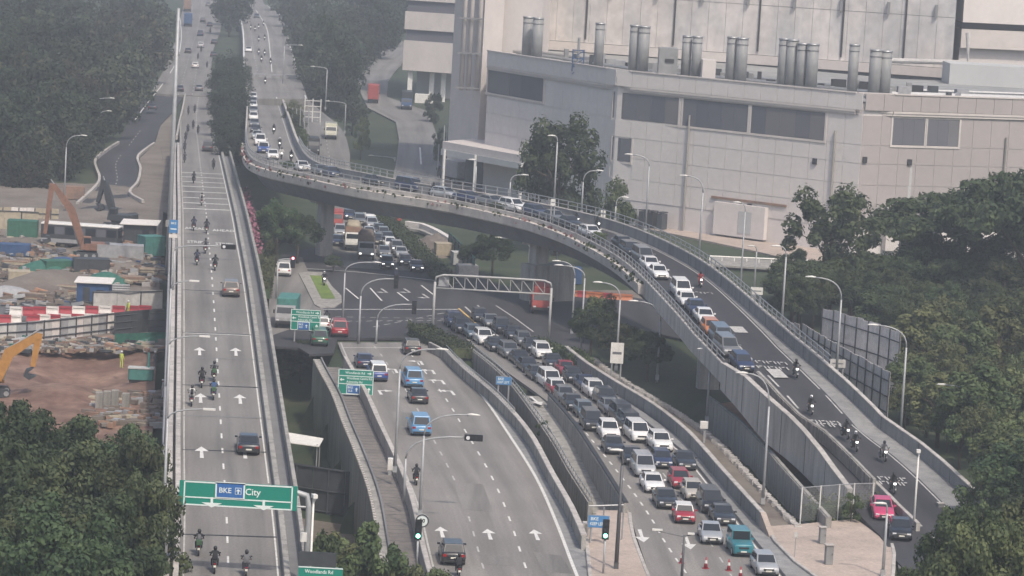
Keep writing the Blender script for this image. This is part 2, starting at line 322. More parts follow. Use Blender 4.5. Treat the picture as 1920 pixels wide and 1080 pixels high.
hr_rows = [(-45, 482, 496), (0, 468, 492), (20, 458, 515), (45, 452, 540), (75, 456, 543), (110, 458, 553), (140, 460, 561), (185, 466, 577)]
hrL = smooth([Wz(a, y, zramp) for y, a, b in hr_rows], 10); hrR = smooth([Wz(b, y, zramp) for y, a, b in hr_rows], 10)
hl_rows = [(178, 281, 398), (165, 290, 397), (125, 312, 396), (90, 325, 400), (60, 335, 412), (30, 340, 418), (0, 346, 419), (-45, 356, 432)]
def wrow(rows, zf, col): return [Wz(r[1 + col], r[0] + (-.027 if col == 0 else .027) * (r[2] - r[1]), zf) for r in rows]
hlL = wrow(hl_rows, zvia, 0); hlR = wrow(hl_rows, zvia, 1)
sl_rows = [(178, 281, 344), (200, 262, 330), (232, 240, 302), (270, 222, 287), (295, 183, 259), (320, 186, 262), (345, 180, 255), (362, 165, 244), (380, 140, 250), (398, 118, 262)]
slL = wrow(sl_rows, zt, 0); slR = wrow(sl_rows, zt, 1)
ss_rows = [(185, 521, 577), (205, 545, 600), (240, 572, 640), (280, 574, 655), (320, 590, 660), (380, 605, 705), (430, 612, 750), (480, 613, 795), (505, 612, 815)]
ssL = smooth(wrow(ss_rows, zslip, 0), 6); ssR = smooth(wrow(ss_rows, zslip, 1), 6)

# ---------------------------------------------------------------- ground
pitL = [p for p in offset(cenL, -4.1)]; trA = wallA; trB = wallB
def terr(X, Y):
    z = zt(Y) - .35
    if Y > 520:
        e = interp(Y, [520, 560, 690, 820, 1000, 1250], [-62, -66, -82, -98, -112, -132])
        if X < e - 6: z += min((e - 6 - X) * .16, 22) * min(1, (Y - 520) / 60)
    if 240 < Y < 522 and X < pick(viaL, Y).x - 2.4: z -= 3.0
    if 195 < Y < 352:
        vr = pick(viaR, Y).x + 1.2; cl = pick(pitL, Y).x if Y < 343 else -22
        if vr < X < cl + 1.5: z = -6.0
    if 236 < Y < 345:
        a = pick(trA, Y).x - .3; b = pick(trB, Y).x + .8
        if a < X < b: z = -5.0
    if 232 < Y < 345:
        a = pick(wallB, Y).x if Y > wallB[0].y else 6; c = pick(wallC, Y).x if Y < 317 else a
        if a - 1 < X < c + .5: z = min(z, -3.6)
    if 205 < Y < 350 and pick(queR, Y).x + 4.5 < X < pick(queR, Y).x + 9 and 252 < Y < 330: z -= 1.2
    return z
g = MB()
xs = np.arange(-84, 116, 2.5); ys = np.arange(150, 626, 2.5)
for y in ys:
    for x in xs: g.v.append((float(x), float(y), terr(x, y)))
nx = len(xs)
g.f = [(j * nx + i, j * nx + i + 1, (j + 1) * nx + i + 1, (j + 1) * nx + i) for j in range(len(ys) - 1) for i in range(nx - 1)]
def grid(g, xs, ys):
    n0 = len(g.v); n = len(xs)
    for y in ys:
        for x in xs: g.v.append((float(x), float(y), terr(x, y)))
    g.f += [(n0 + j * n + i, n0 + j * n + i + 1, n0 + (j + 1) * n + i + 1, n0 + (j + 1) * n + i) for j in range(len(ys) - 1) for i in range(n - 1)]
grid(g, np.arange(-400, 401, 16), np.concatenate([[622.5], np.arange(640, 2600, 20)]))
grid(g, np.arange(-400, -83, 15.8), np.arange(150, 626, 25)); grid(g, np.arange(113.5, 400, 15), np.arange(150, 626, 25)); grid(g, np.arange(-400, 401, 25), np.arange(20, 151, 26))
ground = ob('ground', g.mesh('ground', True, fix=False), 'grass', kind='structure', label='grassy ground around the interchange')

def strip(name, Lp, Rp, mat, depth=.3, z=0.0, parent=None, n=4, **kw):
    """road slab between two edge lines, with its side faces; UV = metres across, metres along"""
    m = MB(); m.uv = []; s = 0; k = min(len(Lp), len(Rp))
    if len(Lp) != len(Rp):
        k = 40; A = plen(Lp); B = plen(Rp)
        Lp = [along(Lp, A * i / (k - 1))[0] for i in range(k)]; Rp = [along(Rp, B * i / (k - 1))[0] for i in range(k)]
    for i in range(k):
        if i: s += ((Lp[i] + Rp[i]) / 2 - (Lp[i - 1] + Rp[i - 1]) / 2).length
        wd = (Rp[i] - Lp[i]).length
        for j in range(n + 1):
            p = Lp[i].lerp(Rp[i], j / n); m.v.append((p.x, p.y, p.z + z)); m.uv.append((wd * j / n, s))
        for p in (Lp[i], Rp[i]): m.v.append((p.x, p.y, p.z + z - depth)); m.uv.append((0, s))
    q = n + 3
    for i in range(k - 1):
        a = i * q; b = a + q
        for j in range(n): m.f.append((a + j, a + j + 1, b + j + 1, b + j))
        m.f.append((a + n + 1, a, b, b + n + 1)); m.f.append((a + n, a + n + 2, b + n + 2, b + n)); m.f.append((a + n + 2, a + n + 1, b + n + 1, b + n + 2))
    m.f.append(tuple(range(0, n + 1)) + (n + 2, n + 1)); a = (k - 1) * q; m.f.append(tuple(range(a, a + n + 1)) + (a + n + 2, a + n + 1))
    return m.build(name, mat, parent, **kw)
def bandwall(name, path, w, h, mat, parent=None, base=0.0, side=0.0, smooth=False, bev=.04, **kw):
    """solid wall of section w x h that follows a path (path z = foot); side shifts it to the right"""
    A = offset(path, side - w / 2); B = offset(path, side + w / 2); m = MB(); rings = []
    for a, b in zip(A, B):
        hh = h(a.y) if callable(h) else h; bb = base(a.y) if callable(base) else base; d = (b - a).normalized() * bev
        rings.append([Vector((a.x, a.y, a.z + bb)), Vector((a.x, a.y, a.z + hh - bev)), Vector((a.x + d.x, a.y + d.y, a.z + hh)), Vector((b.x - d.x, b.y - d.y, b.z + hh)), Vector((b.x, b.y, b.z + hh - bev)), Vector((b.x, b.y, b.z + bb))])
    m.loft(rings); return m.build(name, mat, parent, **kw)
def panels(path, length, h0, h1, th, mat, parent, gap=.05, name='panel', jit=.02, side=0.0):
    """separate cladding panels along a path; h0/h1 heights above the path (numbers or functions of y)"""
    path = offset(path, side) if side else path; L = plen(path); s = 0
    while s + length <= L + .01:
        a, _ = along(path, s + gap / 2); b, _ = along(path, s + length - gap / 2); d = (b - a); d.z = 0; nrm = Vector((d.y, -d.x, 0)).normalized(); j = random.uniform(-jit, jit)
        f0 = (lambda y: h0(y) if callable(h0) else h0); f1 = (lambda y: h1(y) if callable(h1) else h1)
        P = [a + Vector((0, 0, f0(a.y))), b + Vector((0, 0, f0(b.y))), b + Vector((0, 0, f1(b.y))), a + Vector((0, 0, f1(a.y)))]
        MB().slab([p - nrm * (th / 2 - j) for p in P], nrm, th).build(name, mat, parent); s += length
def line_mark(path, w, mat, parent, z=.005, dash=None, name='lane_marking', s0=0.0, s1=None):
    m = MB(); L = plen(path) if s1 is None else s1; d, gp = dash or (4.0, 0.0); s = s0
    while s < L:
        e = min(s + d, L); k = max(1, int((e - s) / 3)); 
        for i in range(k):
            a, t = along(path, s + (e - s) * i / k); b, t2 = along(path, s + (e - s) * (i + 1) / k); n1 = Vector((t.y, -t.x, 0)) * w / 2; n2 = Vector((t2.y, -t2.x, 0)) * w / 2; u = Vector((0, 0, z))
            m.add([a - n1 + u, a + n1 + u, b + n2 + u, b - n2 + u], [(0, 1, 2, 3)])
        s = e + gp
    o = m.build(name, mat, parent); return o
def flat(name, pts, mat, z, parent=None, depth=.25, uvscale=1, **kw):
    m = MB(); P = [Vector(p) for p in pts]; n = len(P)
    m.v = [(p.x, p.y, p.z + z) for p in P] + [(p.x, p.y, p.z + z - depth) for p in P]; m.uv = [(v[0], v[1]) for v in m.v]
    m.f = [tuple(range(n)), tuple(range(n, 2 * n))[::-1]] + [(i, (i + 1) % n, n + (i + 1) % n, n + i) for i in range(n)]
    return m.build(name, mat, parent, **kw)
def arrow(p, d, parent, L=3.6, w=.95, kind='up', mat='marking', z=.006, zf=None):
    d = Vector((d.x, d.y, 0)).normalized(); n = Vector((d.y, -d.x, 0)); m = MB()
    def pt(a, b):
        q = p + d * a + n * b + Vector((0, 0, z))
        if zf: q.z = zf(q.y) + z
        return q
    if kind == 'up':
        m.add([pt(-L / 2, -.16), pt(-L / 2, .16), pt(L * .1, .12), pt(L * .1, -.12)], [(0, 1, 2, 3)]); m.add([pt(L * .1, -w / 2), pt(L * .1, w / 2), pt(L / 2, 0)], [(0, 1, 2)])
    else:
        s = 1 if kind == 'right' else -1
        m.add([pt(-L / 2, -.15), pt(-L / 2, .15), pt(L * .2, .13), pt(L * .2, -.13)], [(0, 1, 2, 3)]); m.add([pt(L * .2, -.13 * s), pt(L * .2 + .35, -.13 * s), pt(L * .2 + .35, .6 * s), pt(L * .2, .6 * s)], [(0, 1, 2, 3)])
        m.add([pt(L * .2 - .5, .6 * s), pt(L * .2 + .8, .6 * s), pt(L * .2 + .15, 1.5 * s)], [(0, 1, 2)])
    return m.build('arrow_marking', mat, parent)

# ---------------------------------------------------------------- intersection sheet
inter = flat('intersection_road', [W(498, 648), W(505, 560), W(528, 475), W(600, 462), W(612, 470), W(800, 492), W(900, 520), W(1010, 556), W(1120, 600), W(1100, 668), W(1030, 640), W(800, 634), W(633, 634), W(625, 662), W(580, 664), W(560, 652)], 'asphalt_dark', 0.0, kind='structure')
cross = flat('cross_road', [W(1120, 600), W(1010, 556), W(1120, 545), W(1420, 600), W(1500, 680), W(1300, 640)], 'asphalt_dark', -.02, kind='structure')
slipw = flat('slip_road_left', [W(500, 632), W(505, 560), W(518, 486), W(566, 482), W(600, 560), W(612, 596), W(560, 612)], 'asphalt', .01, kind='structure')
isl = flat('traffic_island', [W(560, 514), W(578, 511), W(604, 512), W(622, 538), W(640, 556), W(641, 569), W(628, 577), W(600, 578), W(590, 573)], 'concrete', .14, kind='structure')
flat('island_lawn', [W(581, 516, .15), W(603, 517, .15), W(622, 548, .15), W(629, 560, .15), W(603, 560, .15)], 'grass_bright', .01, isl, .01)
line_mark([W(560, 503), W(640, 507), W(740, 517), W(860, 531)], .3, 'marking', inter, .006)
line_mark([W(600, 580), W(720, 580), W(860, 580)], .3, 'marking', inter, .006)
for a, b in (((648, 540), (672, 560)), ((694, 540), (716, 564)), ((745, 548), (766, 564)), ((790, 535), (812, 552))): line_mark([W(*a), W(*b)], .2, 'marking', inter, .006)
for k in range(10): line_mark([W(628 + 22 * k, 594 + k * .4), W(640 + 22 * k, 594 + k * .4)], .18, 'marking_worn', inter, .006)
for k in range(12): line_mark([W(630 + 19 * k, 603 - k * .2), W(641 + 19 * k, 602 - k * .2)], .18, 'marking_worn', inter, .006)
for k in range(7): line_mark([W(700 + 20 * k, 613 - 4 * k), W(712 + 20 * k, 611 - 4 * k)], .18, 'marking_worn', inter, .006)
for p in ((722, 546), (765, 546), (800, 556)): arrow(W(*p), Vector((.25, -1, 0)), inter, 5, 1.3, 'right', 'marking_worn')
line_mark([W(872, 575), W(905, 605), W(934, 630)], .25, 'marking_worn', inter, .006); line_mark([W(895, 572), W(925, 600), W(958, 632)], .2, 'marking_worn', inter, .006); line_mark([W(930, 573), W(965, 596), W(1000, 622)], .2, 'marking_worn', inter, .006)
line_mark([W(860, 578), W(892, 606)], .22, 'yellow_paint', inter, .009)

# ---------------------------------------------------------------- centre road (traffic away from us)
centre = strip('centre_road', cenL, cenR, 'asphalt_pale', .3, .012, kind='structure')
shA = offset(cenR, 1.25)
sh = strip('road_shoulder', cenR, shA, 'concrete_band', .3, .008, kind='structure')
line_mark(offset(cenR, -.12), .26, 'marking', centre, .018); line_mark(offset(cenL, .35), .15, 'marking_worn', centre, .018)
mid1 = [a.lerp(b, .37) for a, b in zip([along(cenL, plen(cenL) * i / 60)[0] for i in range(61)], [along(cenR, plen(cenR) * i / 60)[0] for i in range(61)])]
mid2 = [a.lerp(b, .66) for a, b in zip([along(cenL, plen(cenL) * i / 60)[0] for i in range(61)], [along(cenR, plen(cenR) * i / 60)[0] for i in range(61)])]
line_mark(mid1, .14, 'marking_worn', centre, .018, (2, 4)); line_mark(mid2, .16, 'marking', centre, .018, (2, 4), s0=1)
for p, k in (((828, 998), 'up'), ((917, 1002), 'up'), ((1005, 1003), 'up'), ((790, 680), 'left'), ((812, 697), 'left'), ((830, 716), 'left'), ((848, 736), 'left'), ((742, 695), 'left'), ((712, 735), 'right')): arrow(W(*p), near_tangent(cenL, W(*p)), centre, 4.2 if k == 'up' else 3.4, 1.1, k, 'marking', .02)
for pts in (((1000, 1035), (1052, 1042), (1074, 1076), (1020, 1072)), ((850, 905), (905, 908), (925, 960), (868, 955)), ((735, 772), (770, 774), (782, 800), (744, 798)), ((900, 1040), (960, 1044), (966, 1062), (905, 1058)), ((672, 668), (740, 669), (744, 676), (676, 675))):
    flat('road_patch', [W(x, y, .01) for x, y in pts], 'asphalt', .012, centre, .004)
line_mark([W(640, 652, .01), W(790, 652, .01)], .35, 'marking_worn', centre, .018)

A_wall = tag(bandwall('parapet_wall', [Vector((p.x, p.y, 0)) for p in wallA] + [Vector((wallA[-1].x - 2, wallA[-1].y + 6, 0))], .35, 1.1, 'concrete', base=-5.2), 'grey concrete parapet wall along the right edge of the centre road', 'wall')
bandwall('coping', [Vector((p.x, p.y, 1.1)) for p in wallA], .5, .12, 'concrete_light', A_wall)
mb = MB(); topA = [Vector((p.x, p.y, 1.2)) for p in wallA if p.y > 300]
for i in range(int(plen(topA) / .9)):
    p, t = along(topA, i * .9); mb.box((p.x, p.y, p.z + .22), (.08, .08, .45))
mb.tube([p + Vector((0, 0, .45)) for p in topA], .045, 5); mb.build('railing', 'steel', A_wall)

# left-hand structure of the centre road: parapet, tiled walkway, outer wall above the low ground
L0 = [p for p in cenL if 214 < p.y < 337]
lw = tag(bandwall('road_parapet', offset(L0, -.3), .42, 1.0, 'concrete_light', base=-6.5), 'pale concrete parapet along the left edge of the centre road', 'wall')
wk = strip('tiled_walkway', offset(L0, -2.7, -.25), offset(L0, -.5, -.25), 'tile_walk', 6, kind='structure')
wt = MB()
for i in range(int(plen(L0) / 1.5)):
    p, t = along(offset(L0, -1.6, -.235), i * 1.5); wt.box((p.x, p.y, p.z), (2.1, .05, .02), math.atan2(t.y, t.x) - math.pi / 2)
wt.build('paving_joint', 'concrete_grey', wk)
ow = tag(bandwall('outer_wall', offset(L0, -3.25), .95, .55, 'concrete', base=-6.5), 'long concrete edge wall between the tiled walkway and the low ground', 'wall')
bandwall('inner_ledge', offset(L0, -2.85), .18, .8, 'concrete_grey', ow); oc = MB()
po = offset(L0, -3.6)
for i in range(int(plen(po) / 1.1)):
    p, t = along(po, i * 1.1)
    if i == 0: CB = MB().box((0, 0, 0), (.22, .55, .14)).mesh('coping_block')
    ob('coping_block', CB, 'concrete_light', ow, (p.x, p.y, .6), (0, 0, math.atan2(t.y, t.x) - math.pi / 2))

# ---------------------------------------------------------------- queue road (traffic towards us), descending lane, trench walls
kk = 60
queLp = smooth([Vector((13.2, 205, 0)), Vector((11.6, 236, 0)), Vector((wallC[0].x + .3, wallC[0].y, 0))] + [Vector((p.x + .3, p.y, 0)) for p in wallC[2::3]] + [W(985, 722), W(940, 690), W(895, 655), W(870, 632)])
queue = strip('queue_road', queLp, queR, 'asphalt_pale', .3, .016, kind='structure')
qs = [p for p in queR if p.y < 345]
QO = lambda i: interp(qs[i].y, [205, 245, 262, 300, 345], [2.4, 2.2, 1.9, 1.4, .5])
strip('queue_shoulder', qs, offset(qs, QO), 'concrete_band', .3, .010, kind='structure')
gut = bandwall('kerb', qs, .3, .05, 'trim_dark', queue, bev=.02)
Lq = [along(queLp, plen(queLp) * i / 60)[0] for i in range(61)]; Rq = [along(queR, plen(queR) * i / 60)[0] for i in range(61)]
dl = smooth([Vector((17.6, 208, 0)), W(1262, 1040), W(1227, 982), W(1196, 935), W(1151, 876), W(1120, 838), W(1085, 795)])
line_mark(dl, .16, 'marking', queue, .022, (1.6, 2.2)); line_mark(offset(queR, -.35), .14, 'marking', queue, .022)
midq = [a.lerp(b, .60) for a, b in zip(Lq, Rq)]; line_mark(midq, .14, 'marking_worn', queue, .022, (2, 4), s0=20)
for p in ((1203, 1005), (1290, 1018), (920, 690), (1005, 752)): arrow(W(*p), -near_tangent(queLp, W(*p)), queue, 5.2, 1.2, 'up', 'marking', .024)
line_mark([W(1127, 828, .02), W(1142, 832, .02)], .3, 'marking', queue, .03)
lane = [Vector((p.x, p.y, zlane(p.y))) for p in wallB if p.y < 327]; laneR = [Vector((pick(wallC, p.y).x if p.y < 316 else p.x + 4.2, p.y, p.z)) for p in lane]
strip('descending_lane', offset(lane, .2), laneR, 'concrete', 2.0, kind='structure')
zb = lambda Y: interp(Y, [255, 280, 300, 325, 340], [-1.1, -.45, .15, .8, .9])
Bw = [Vector((p.x, p.y, 0)) for p in wallB]
bw = tag(bandwall('trench_wall', Bw, .3, zb, 'concrete', base=-5.2), 'stained trench wall with railing between the two carriageways, under the blue sign', 'wall')
panels(Bw, 1.25, -4.9, lambda y: zb(y) - .12, .12, 'concrete_panel', bw, .12, side=-.2)
mb = MB(); tb = [Vector((p.x, p.y, zb(p.y))) for p in Bw]
for i in range(int(plen(tb) / 1.4)):
    p, t = along(tb, i * 1.4); mb.box((p.x, p.y, p.z + .2), (.07, .07, .42))
mb.tube([p + Vector((0, 0, .42)) for p in tb], .045, 5); mb.build('railing', 'steel', bw)
Cw = [Vector((p.x, p.y, 0)) for p in wallC]
cw = tag(bandwall('panel_wall', Cw, .3, 1.0, 'concrete', base=-4.0), 'stained panelled concrete wall beside the empty left lane of the queue road', 'wall')
panels(Cw, 1.25, lambda y: zlane(y) - .2, .92, .12, 'concrete_panel', cw, .12, side=-.2); bandwall('coping', [Vector((p.x, p.y, 1.0)) for p in Cw], .4, .1, 'trim_dark', cw)
# right wall of the queue road and the strip behind it
qw_path = [Vector((p.x, p.y, 0)) for p in queCap]
qw = tag(bandwall('queue_wall', qw_path, .38, 1.2, 'concrete_band', base=-1.6), 'long grey concrete wall along the right side of the car queue', 'wall')
bandwall('coping', [Vector((p.x, p.y, 1.2)) for p in qw_path], .46, .1, 'concrete_light', qw)
MB().add([Vector((queCap[0].x - .2, queCap[0].y, 1.3)), Vector((queCap[0].x + .25, queCap[0].y, 1.3)), Vector((queCap[0].x + .75, queCap[0].y - 4.0, .15)), Vector((queCap[0].x + .3, queCap[0].y - 4.0, .15)),
          Vector((queCap[0].x - .2, queCap[0].y, -.2)), Vector((queCap[0].x + .25, queCap[0].y, -.2)), Vector((queCap[0].x + .75, queCap[0].y - 4.0, -.2)), Vector((queCap[0].x + .3, queCap[0].y - 4.0, -.2))],
         [(0, 1, 2, 3), (0, 4, 5, 1), (1, 5, 6, 2), (2, 6, 7, 3), (3, 7, 4, 0), (4, 7, 6, 5)]).build('sloping_end', 'paving', qw)
vs = offset(qw_path, .25); ve = offset(qw_path, 3.4); verge = strip('planting_strip', vs, ve, 'soil_grey', .4, -.1, kind='structure')
st = MB(); ps = offset(qw_path, 3.0)
for i in range(int(plen(ps) / .8)):
    p, t = along(ps, i * .8); r = random.uniform(.22, .36); st.box((p.x, p.y, .02), (r * 1.6, .6, r * 1.3), random.uniform(0, 3))
st.build('edging_stone', 'concrete_light', verge)
rw_path = [Vector((p.x, p.y, 0)) for p in offset(qw_path, 5.6) if p.y < 318]
rwall = tag(bandwall('retaining_wall', rw_path, .35, lambda y: interp(y, [255, 285, 318], [1.0, 1.7, 2.2]), 'concrete', base=-1.8), 'weathered retaining wall below the flyover beside the planting strip', 'wall')
panels(rw_path, 1.5, -1.6, lambda y: interp(y, [255, 285, 318], [.9, 1.6, 2.1]), .1, 'concrete_panel', rwall, .14, side=-.22)
bank = MB(); b1 = offset(rw_path, .2, 1.2); b2 = offset(rw_path, 6, 2.2); bank.loft([[a - Vector((0, 0, 3)), a, b, b - Vector((0, 0, 4))] for a, b in zip(b1, b2) if a.y > 288]); bank.build('earth_bank', 'soil_orange', kind='structure')

# bottom islands
i1 = flat('paved_island', [W(1440, 990), W(1452, 1016), W(1490, 1055), W(1545, 1095), W(1672, 1095), W(1676, 1040), W(1662, 1000), W(1634, 974), W(1560, 980), W(1500, 986)], 'paving', .15, kind='structure')
i2 = flat('paved_nose', [W(1099, 1008), W(1108, 1100), W(1222, 1100), W(1186, 1008), W(1178, 960), W(1120, 960)], 'paving', .15, kind='structure')
for nm, pts, par in (('kerb', [W(1440, 990), W(1452, 1016), W(1490, 1055), W(1545, 1095)], i1), ('kerb', [W(1634, 974), W(1662, 1000), W(1676, 1040), W(1672, 1095)], i1), ('kerb', [W(1180, 965), W(1187, 1008), W(1222, 1100)], i2), ('kerb', [W(1099, 1012), W(1108, 1100)], i2)): bandwall(nm, smooth(pts), .3, .2, 'concrete_light', par)
MB().box((W(1097, 1010).x, W(1097, 1010).y + .5, .6), (.5, 1.2, 1.2)).build('end_block', 'concrete_light', A_wall)

# ---------------------------------------------------------------- left viaduct
via = thing('viaduct', 'long straight two lane viaduct carrying motorcycles away on the left', 'viaduct')
vd = strip('deck', viaL, viaR, 'asphalt', .9, 0, via, 6)
vrs = [p for p in viaR if p.y < 585]; vls = [p for p in viaL if p.y < 585]
strip('deck_edge', vrs, offset(vrs, 1.75), 'concrete_grey', 1.2, -.02, via)
strip('deck_edge', offset(vls, -1.35), vls, 'concrete_grey', 1.2, -.02, via)
bandwall('parapet', vrs, .42, .62, 'concrete', via, base=-.3, side=.35); bandwall('parapet', vrs, .32, .95, 'concrete', via, base=-1.7, side=1.65)
def seglist(path, L, side, w, h, mat, name):
    s = 0; T = plen(path)
    while s < T - L:
        a, _ = along(path, s + .06); b, _ = along(path, s + L - .06); bandwall(name, [a, (a + b) / 2, b], w, h, mat, via, base=-.3, side=side); s += L
seglist(vls, 14, -.3, .40, .80, 'concrete_light', 'parapet_segment'); seglist(vls, 14, -.92, .42, .70, 'concrete_light', 'cable_trough')
MB().tube([p + Vector((0, 0, .25)) for p in offset(vls, -1.42)], .13, 6).build('service_pipe', 'container_grey', via)
gir = MB(); gl = offset(vls, .6, -.9); gr_ = offset(vrs, -.6, -.9); gir.loft([[a, b, b + Vector((-.6, 0, -1.3)), a + Vector((.6, 0, -1.3))] for a, b in zip(gl, gr_)]); gir.build('girder', 'concrete_grey', via)
for Y in (205, 240, 275, 312, 392, 430, 470, 510):
    p = pick(viaL, Y); q = p + Vector((VW / 2, 0, 0)); MB().box((q.x, q.y, (p.z - 2 - 6.4) / 2), (2.4, 1.6, p.z - 2 + 6.4)).build('pier', 'concrete_grey', via)
vm = offset(viaL, VW * .478); line_mark(vm, .15, 'marking', via, .02, (2, 3.9))
line_mark(offset(viaL, .22), .12, 'marking_worn', via, .006); line_mark(offset(viaR, -.2), .12, 'marking', via, .006)
def cross_line(y, w, mat='marking', x0=.25, x1=VW - .3):
    p = Wz(392, y, zvia); a = pick(viaL, p.y); t = near_tangent(viaL, a); n = Vector((t.y, -t.x, 0)); m = MB(); u = Vector((0, 0, .03)); a = a.copy()
    z2 = lambda s: Vector((0, 0, vdeck(a.y + s) - a.z))
    m.add([a + n * x0 + u, a + n * x1 + u, a + n * x1 + t * w + u + z2(w), a + n * x0 + t * w + u + z2(w)], [(0, 1, 2, 3)]); m.build('rumble_strip_line', mat, via)
for y in (327, 335, 344, 353, 363, 374, 384): cross_line(y, 1.5, 'marking_worn')
cross_line(394, .8); cross_line(630, .32)
for Y in range(196, 570, 14):
    a = pick(viaL, Y); t = near_tangent(viaL, a); n = Vector((t.y, -t.x, 0)); m = MB(); m.add([Vector((q.x, q.y, vdeck(q.y) + .012)) for q in (a + n * .05, a + n * (VW - .05), a + n * (VW - .05) + t * .28, a + n * .05 + t * .28)], [(0, 1, 2, 3)]); m.build('expansion_joint', 'trim_dark' if Y % 28 == 0 else 'concrete_grey', via)
for p in ((374, 661), (442, 662), (376, 748), (450, 750), (378, 849), (459, 850)): q = Wz(*p, zvia); arrow(q, near_tangent(viaL, q), via, 4.4, 1.15, 'up', 'marking', .02, vdeck)
def deck_text(word, px, py, wid, h):
    p = Wz(px, py, zvia); t = near_tangent(viaL, p); a = math.atan2(t.y, t.x) - math.pi / 2
    M = Matrix.Translation(p + Vector((0, 0, vdeck(p.y) - p.z + .05))) @ Matrix.Rotation(a, 4, 'Z') @ Matrix.Rotation(math.atan((vdeck(p.y + 2) - vdeck(p.y - 2)) / 4), 4, 'X') @ Matrix.Diagonal((1, h, 1, 1)); text('lettering', word, .8, 'marking', via, M, .001, sx=wid)
deck_text('AHEAD', 367, 430, 1.05, 5.0); deck_text('AHEAD', 419, 434, 1.05, 5.0); deck_text('STRIPS', 368, 455, .95, 5.0); deck_text('STRIPS', 421, 459, .95, 5.0)

# ---------------------------------------------------------------- highways behind
hl = strip('expressway_left', hlL, hlR, 'asphalt', 4, .0, kind='structure', n=6)
slp = strip('expressway_slip', slL, slR, 'asphalt_dark', 2, -.02, kind='structure')
line_mark(smooth([Wz(x, y, zvia) for x, y in [(253, 225), (275, 195), (303, 160), (326, 125), (337, 95), (340, 60), (336, 25)]]), .22, 'marking', hl, .01)
for a, b in ((.45, 0), (.68, 3)): line_mark([p.lerp(q, a) for p, q in zip(hlL, hlR)], .18, 'marking_worn', hl, .01, (3, 7), s0=b)
gore = bandwall('gore_barrier', smooth([Wz(x, y, zvia) for x, y in [(347, 182), (343, 205), (336, 235), (331, 262)]]), .35, .8, 'concrete_light'); tag(gore, 'short pale concrete barrier at the gore of the left expressway slip', 'barrier')
for nm, pts in (('kerb', [(222, 270), (200, 284), (178, 305), (186, 335), (180, 352), (145, 385)]), ('kerb', [(289, 272), (259, 296), (263, 320), (258, 345), (243, 365), (268, 381)])): bandwall(nm, smooth([Wz(x, y, zt) for x, y in pts]), .45, .55, 'concrete_light', slp)
line_mark(smooth([Wz(x, y, zt) for x, y in [(263, 245), (240, 275), (218, 305), (220, 335), (213, 355)]]), .14, 'marking_worn', slp, .01, (2, 4))
site_side = flat('gore_ground', [Wz(x, y, zt) for x, y in [(330, 205), (300, 236), (290, 270), (262, 296), (266, 320), (262, 345), (248, 366), (275, 385), (318, 400), (325, 300)]], 'soil_grey', -.05, kind='structure')

hr = strip('expressway_right', hrL, hrR, 'asphalt', 5, .0, kind='structure', n=6)
bandwall('median_barrier', smooth([Wz(x, y, zramp) for x, y in [(445, 30), (452, 45), (456, 70), (457, 112), (459, 150), (464, 190)]]), .4, .9, 'white_paint', hr)
line_mark(smooth([Wz(x, y, zramp) for x, y in [(472, 8), (484, 25), (499, 50), (504, 75), (508, 115), (512, 150), (519, 185)]]), .24, 'marking', hr, .012); line_mark(smooth([Wz(x, y, zramp) for x, y in [(500, 10), (527, 30), (538, 48), (541, 75), (551, 108), (560, 145), (574, 185)]]), .24, 'marking', hr, .012)
line_mark(smooth([Wz(x, y, zramp) for x, y in [(466, 30), (472, 70), (478, 110), (486, 150), (492, 185)]]), .18, 'marking_worn', hr, .012, (3, 7))
ss = strip('slip_road', ssL, ssR, 'asphalt', 4, .02, kind='structure')
line_mark([a.lerp(b, .5) for a, b in zip(ssL, ssR)] if len(ssL) == len(ssR) else ssL, .16, 'marking_worn', ss, .03, (2, 4))
tr_rows = [(78, 752, 772), (100, 714, 770), (130, 680, 742), (150, 668, 728), (180, 678, 725), (205, 690, 800), (230, 742, 812), (262, 748, 822), (300, 744, 824), (345, 735, 835), (380, 730, 845)]
def zfac(Y): return interp(Y, [480, 560, 640, 800, 1000], [0, 0, .6, 2.4, 5])
ty = strip('service_road', wrow(tr_rows, zfac, 0), wrow(tr_rows, zfac, 1), 'asphalt', 2, .0, kind='structure')
line_mark([Wz(787, 270, zfac), Wz(791, 332, zfac)], .3, 'marking', ty, .01)

# ---------------------------------------------------------------- curved flyover
fly = thing('flyover', 'curved grey concrete flyover carrying a car queue over the junction', 'flyover')
kA = next(i for i in range(nR) if rampL[i].y < 398)
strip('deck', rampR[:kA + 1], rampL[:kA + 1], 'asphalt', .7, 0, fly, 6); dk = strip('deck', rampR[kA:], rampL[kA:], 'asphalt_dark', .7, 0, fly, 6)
strip('deck_shoulder', rampO, rampR, 'concrete_band', .9, -.004, fly)
Lc = [p for p in rampL if p.y > 303]; Oc = [p for p in rampO if p.y > 258]
bandwall('parapet', Lc, .3, 1.1, 'concrete_light', fly, base=-.75, side=.15)
BT = lambda Y: interp(Y, [262, 268, 274.6, 282.5, 287, 295, 303], [1.8, 2.6, 3.9, 5.45, 6.3, 6.95, 6.95])
Lb = [p for p in rampL if 264 < p.y < 305]
bandwall('edge_beam', [Vector((p.x, p.y, 0)) for p in Lb], .45, BT, 'concrete_light', fly, base=lambda Y: zramp(Y) - 1.3, side=.15)
bandwall('edge_coping', [Vector((p.x, p.y, BT(p.y))) for p in Lb], .55, .1, 'concrete_light', fly, side=.15)
bandwall('parapet', Oc, .3, 1.2, 'concrete_band', fly, base=-.9, side=-.1); bandwall('parapet_cap', [p + Vector((0, 0, 1.2)) for p in Oc], .42, .1, 'concrete_light', fly, side=-.1)
up = [p for p in rampL if 303 < p.y < 520]; upO = [p for p in rampO if 303 < p.y < 500]
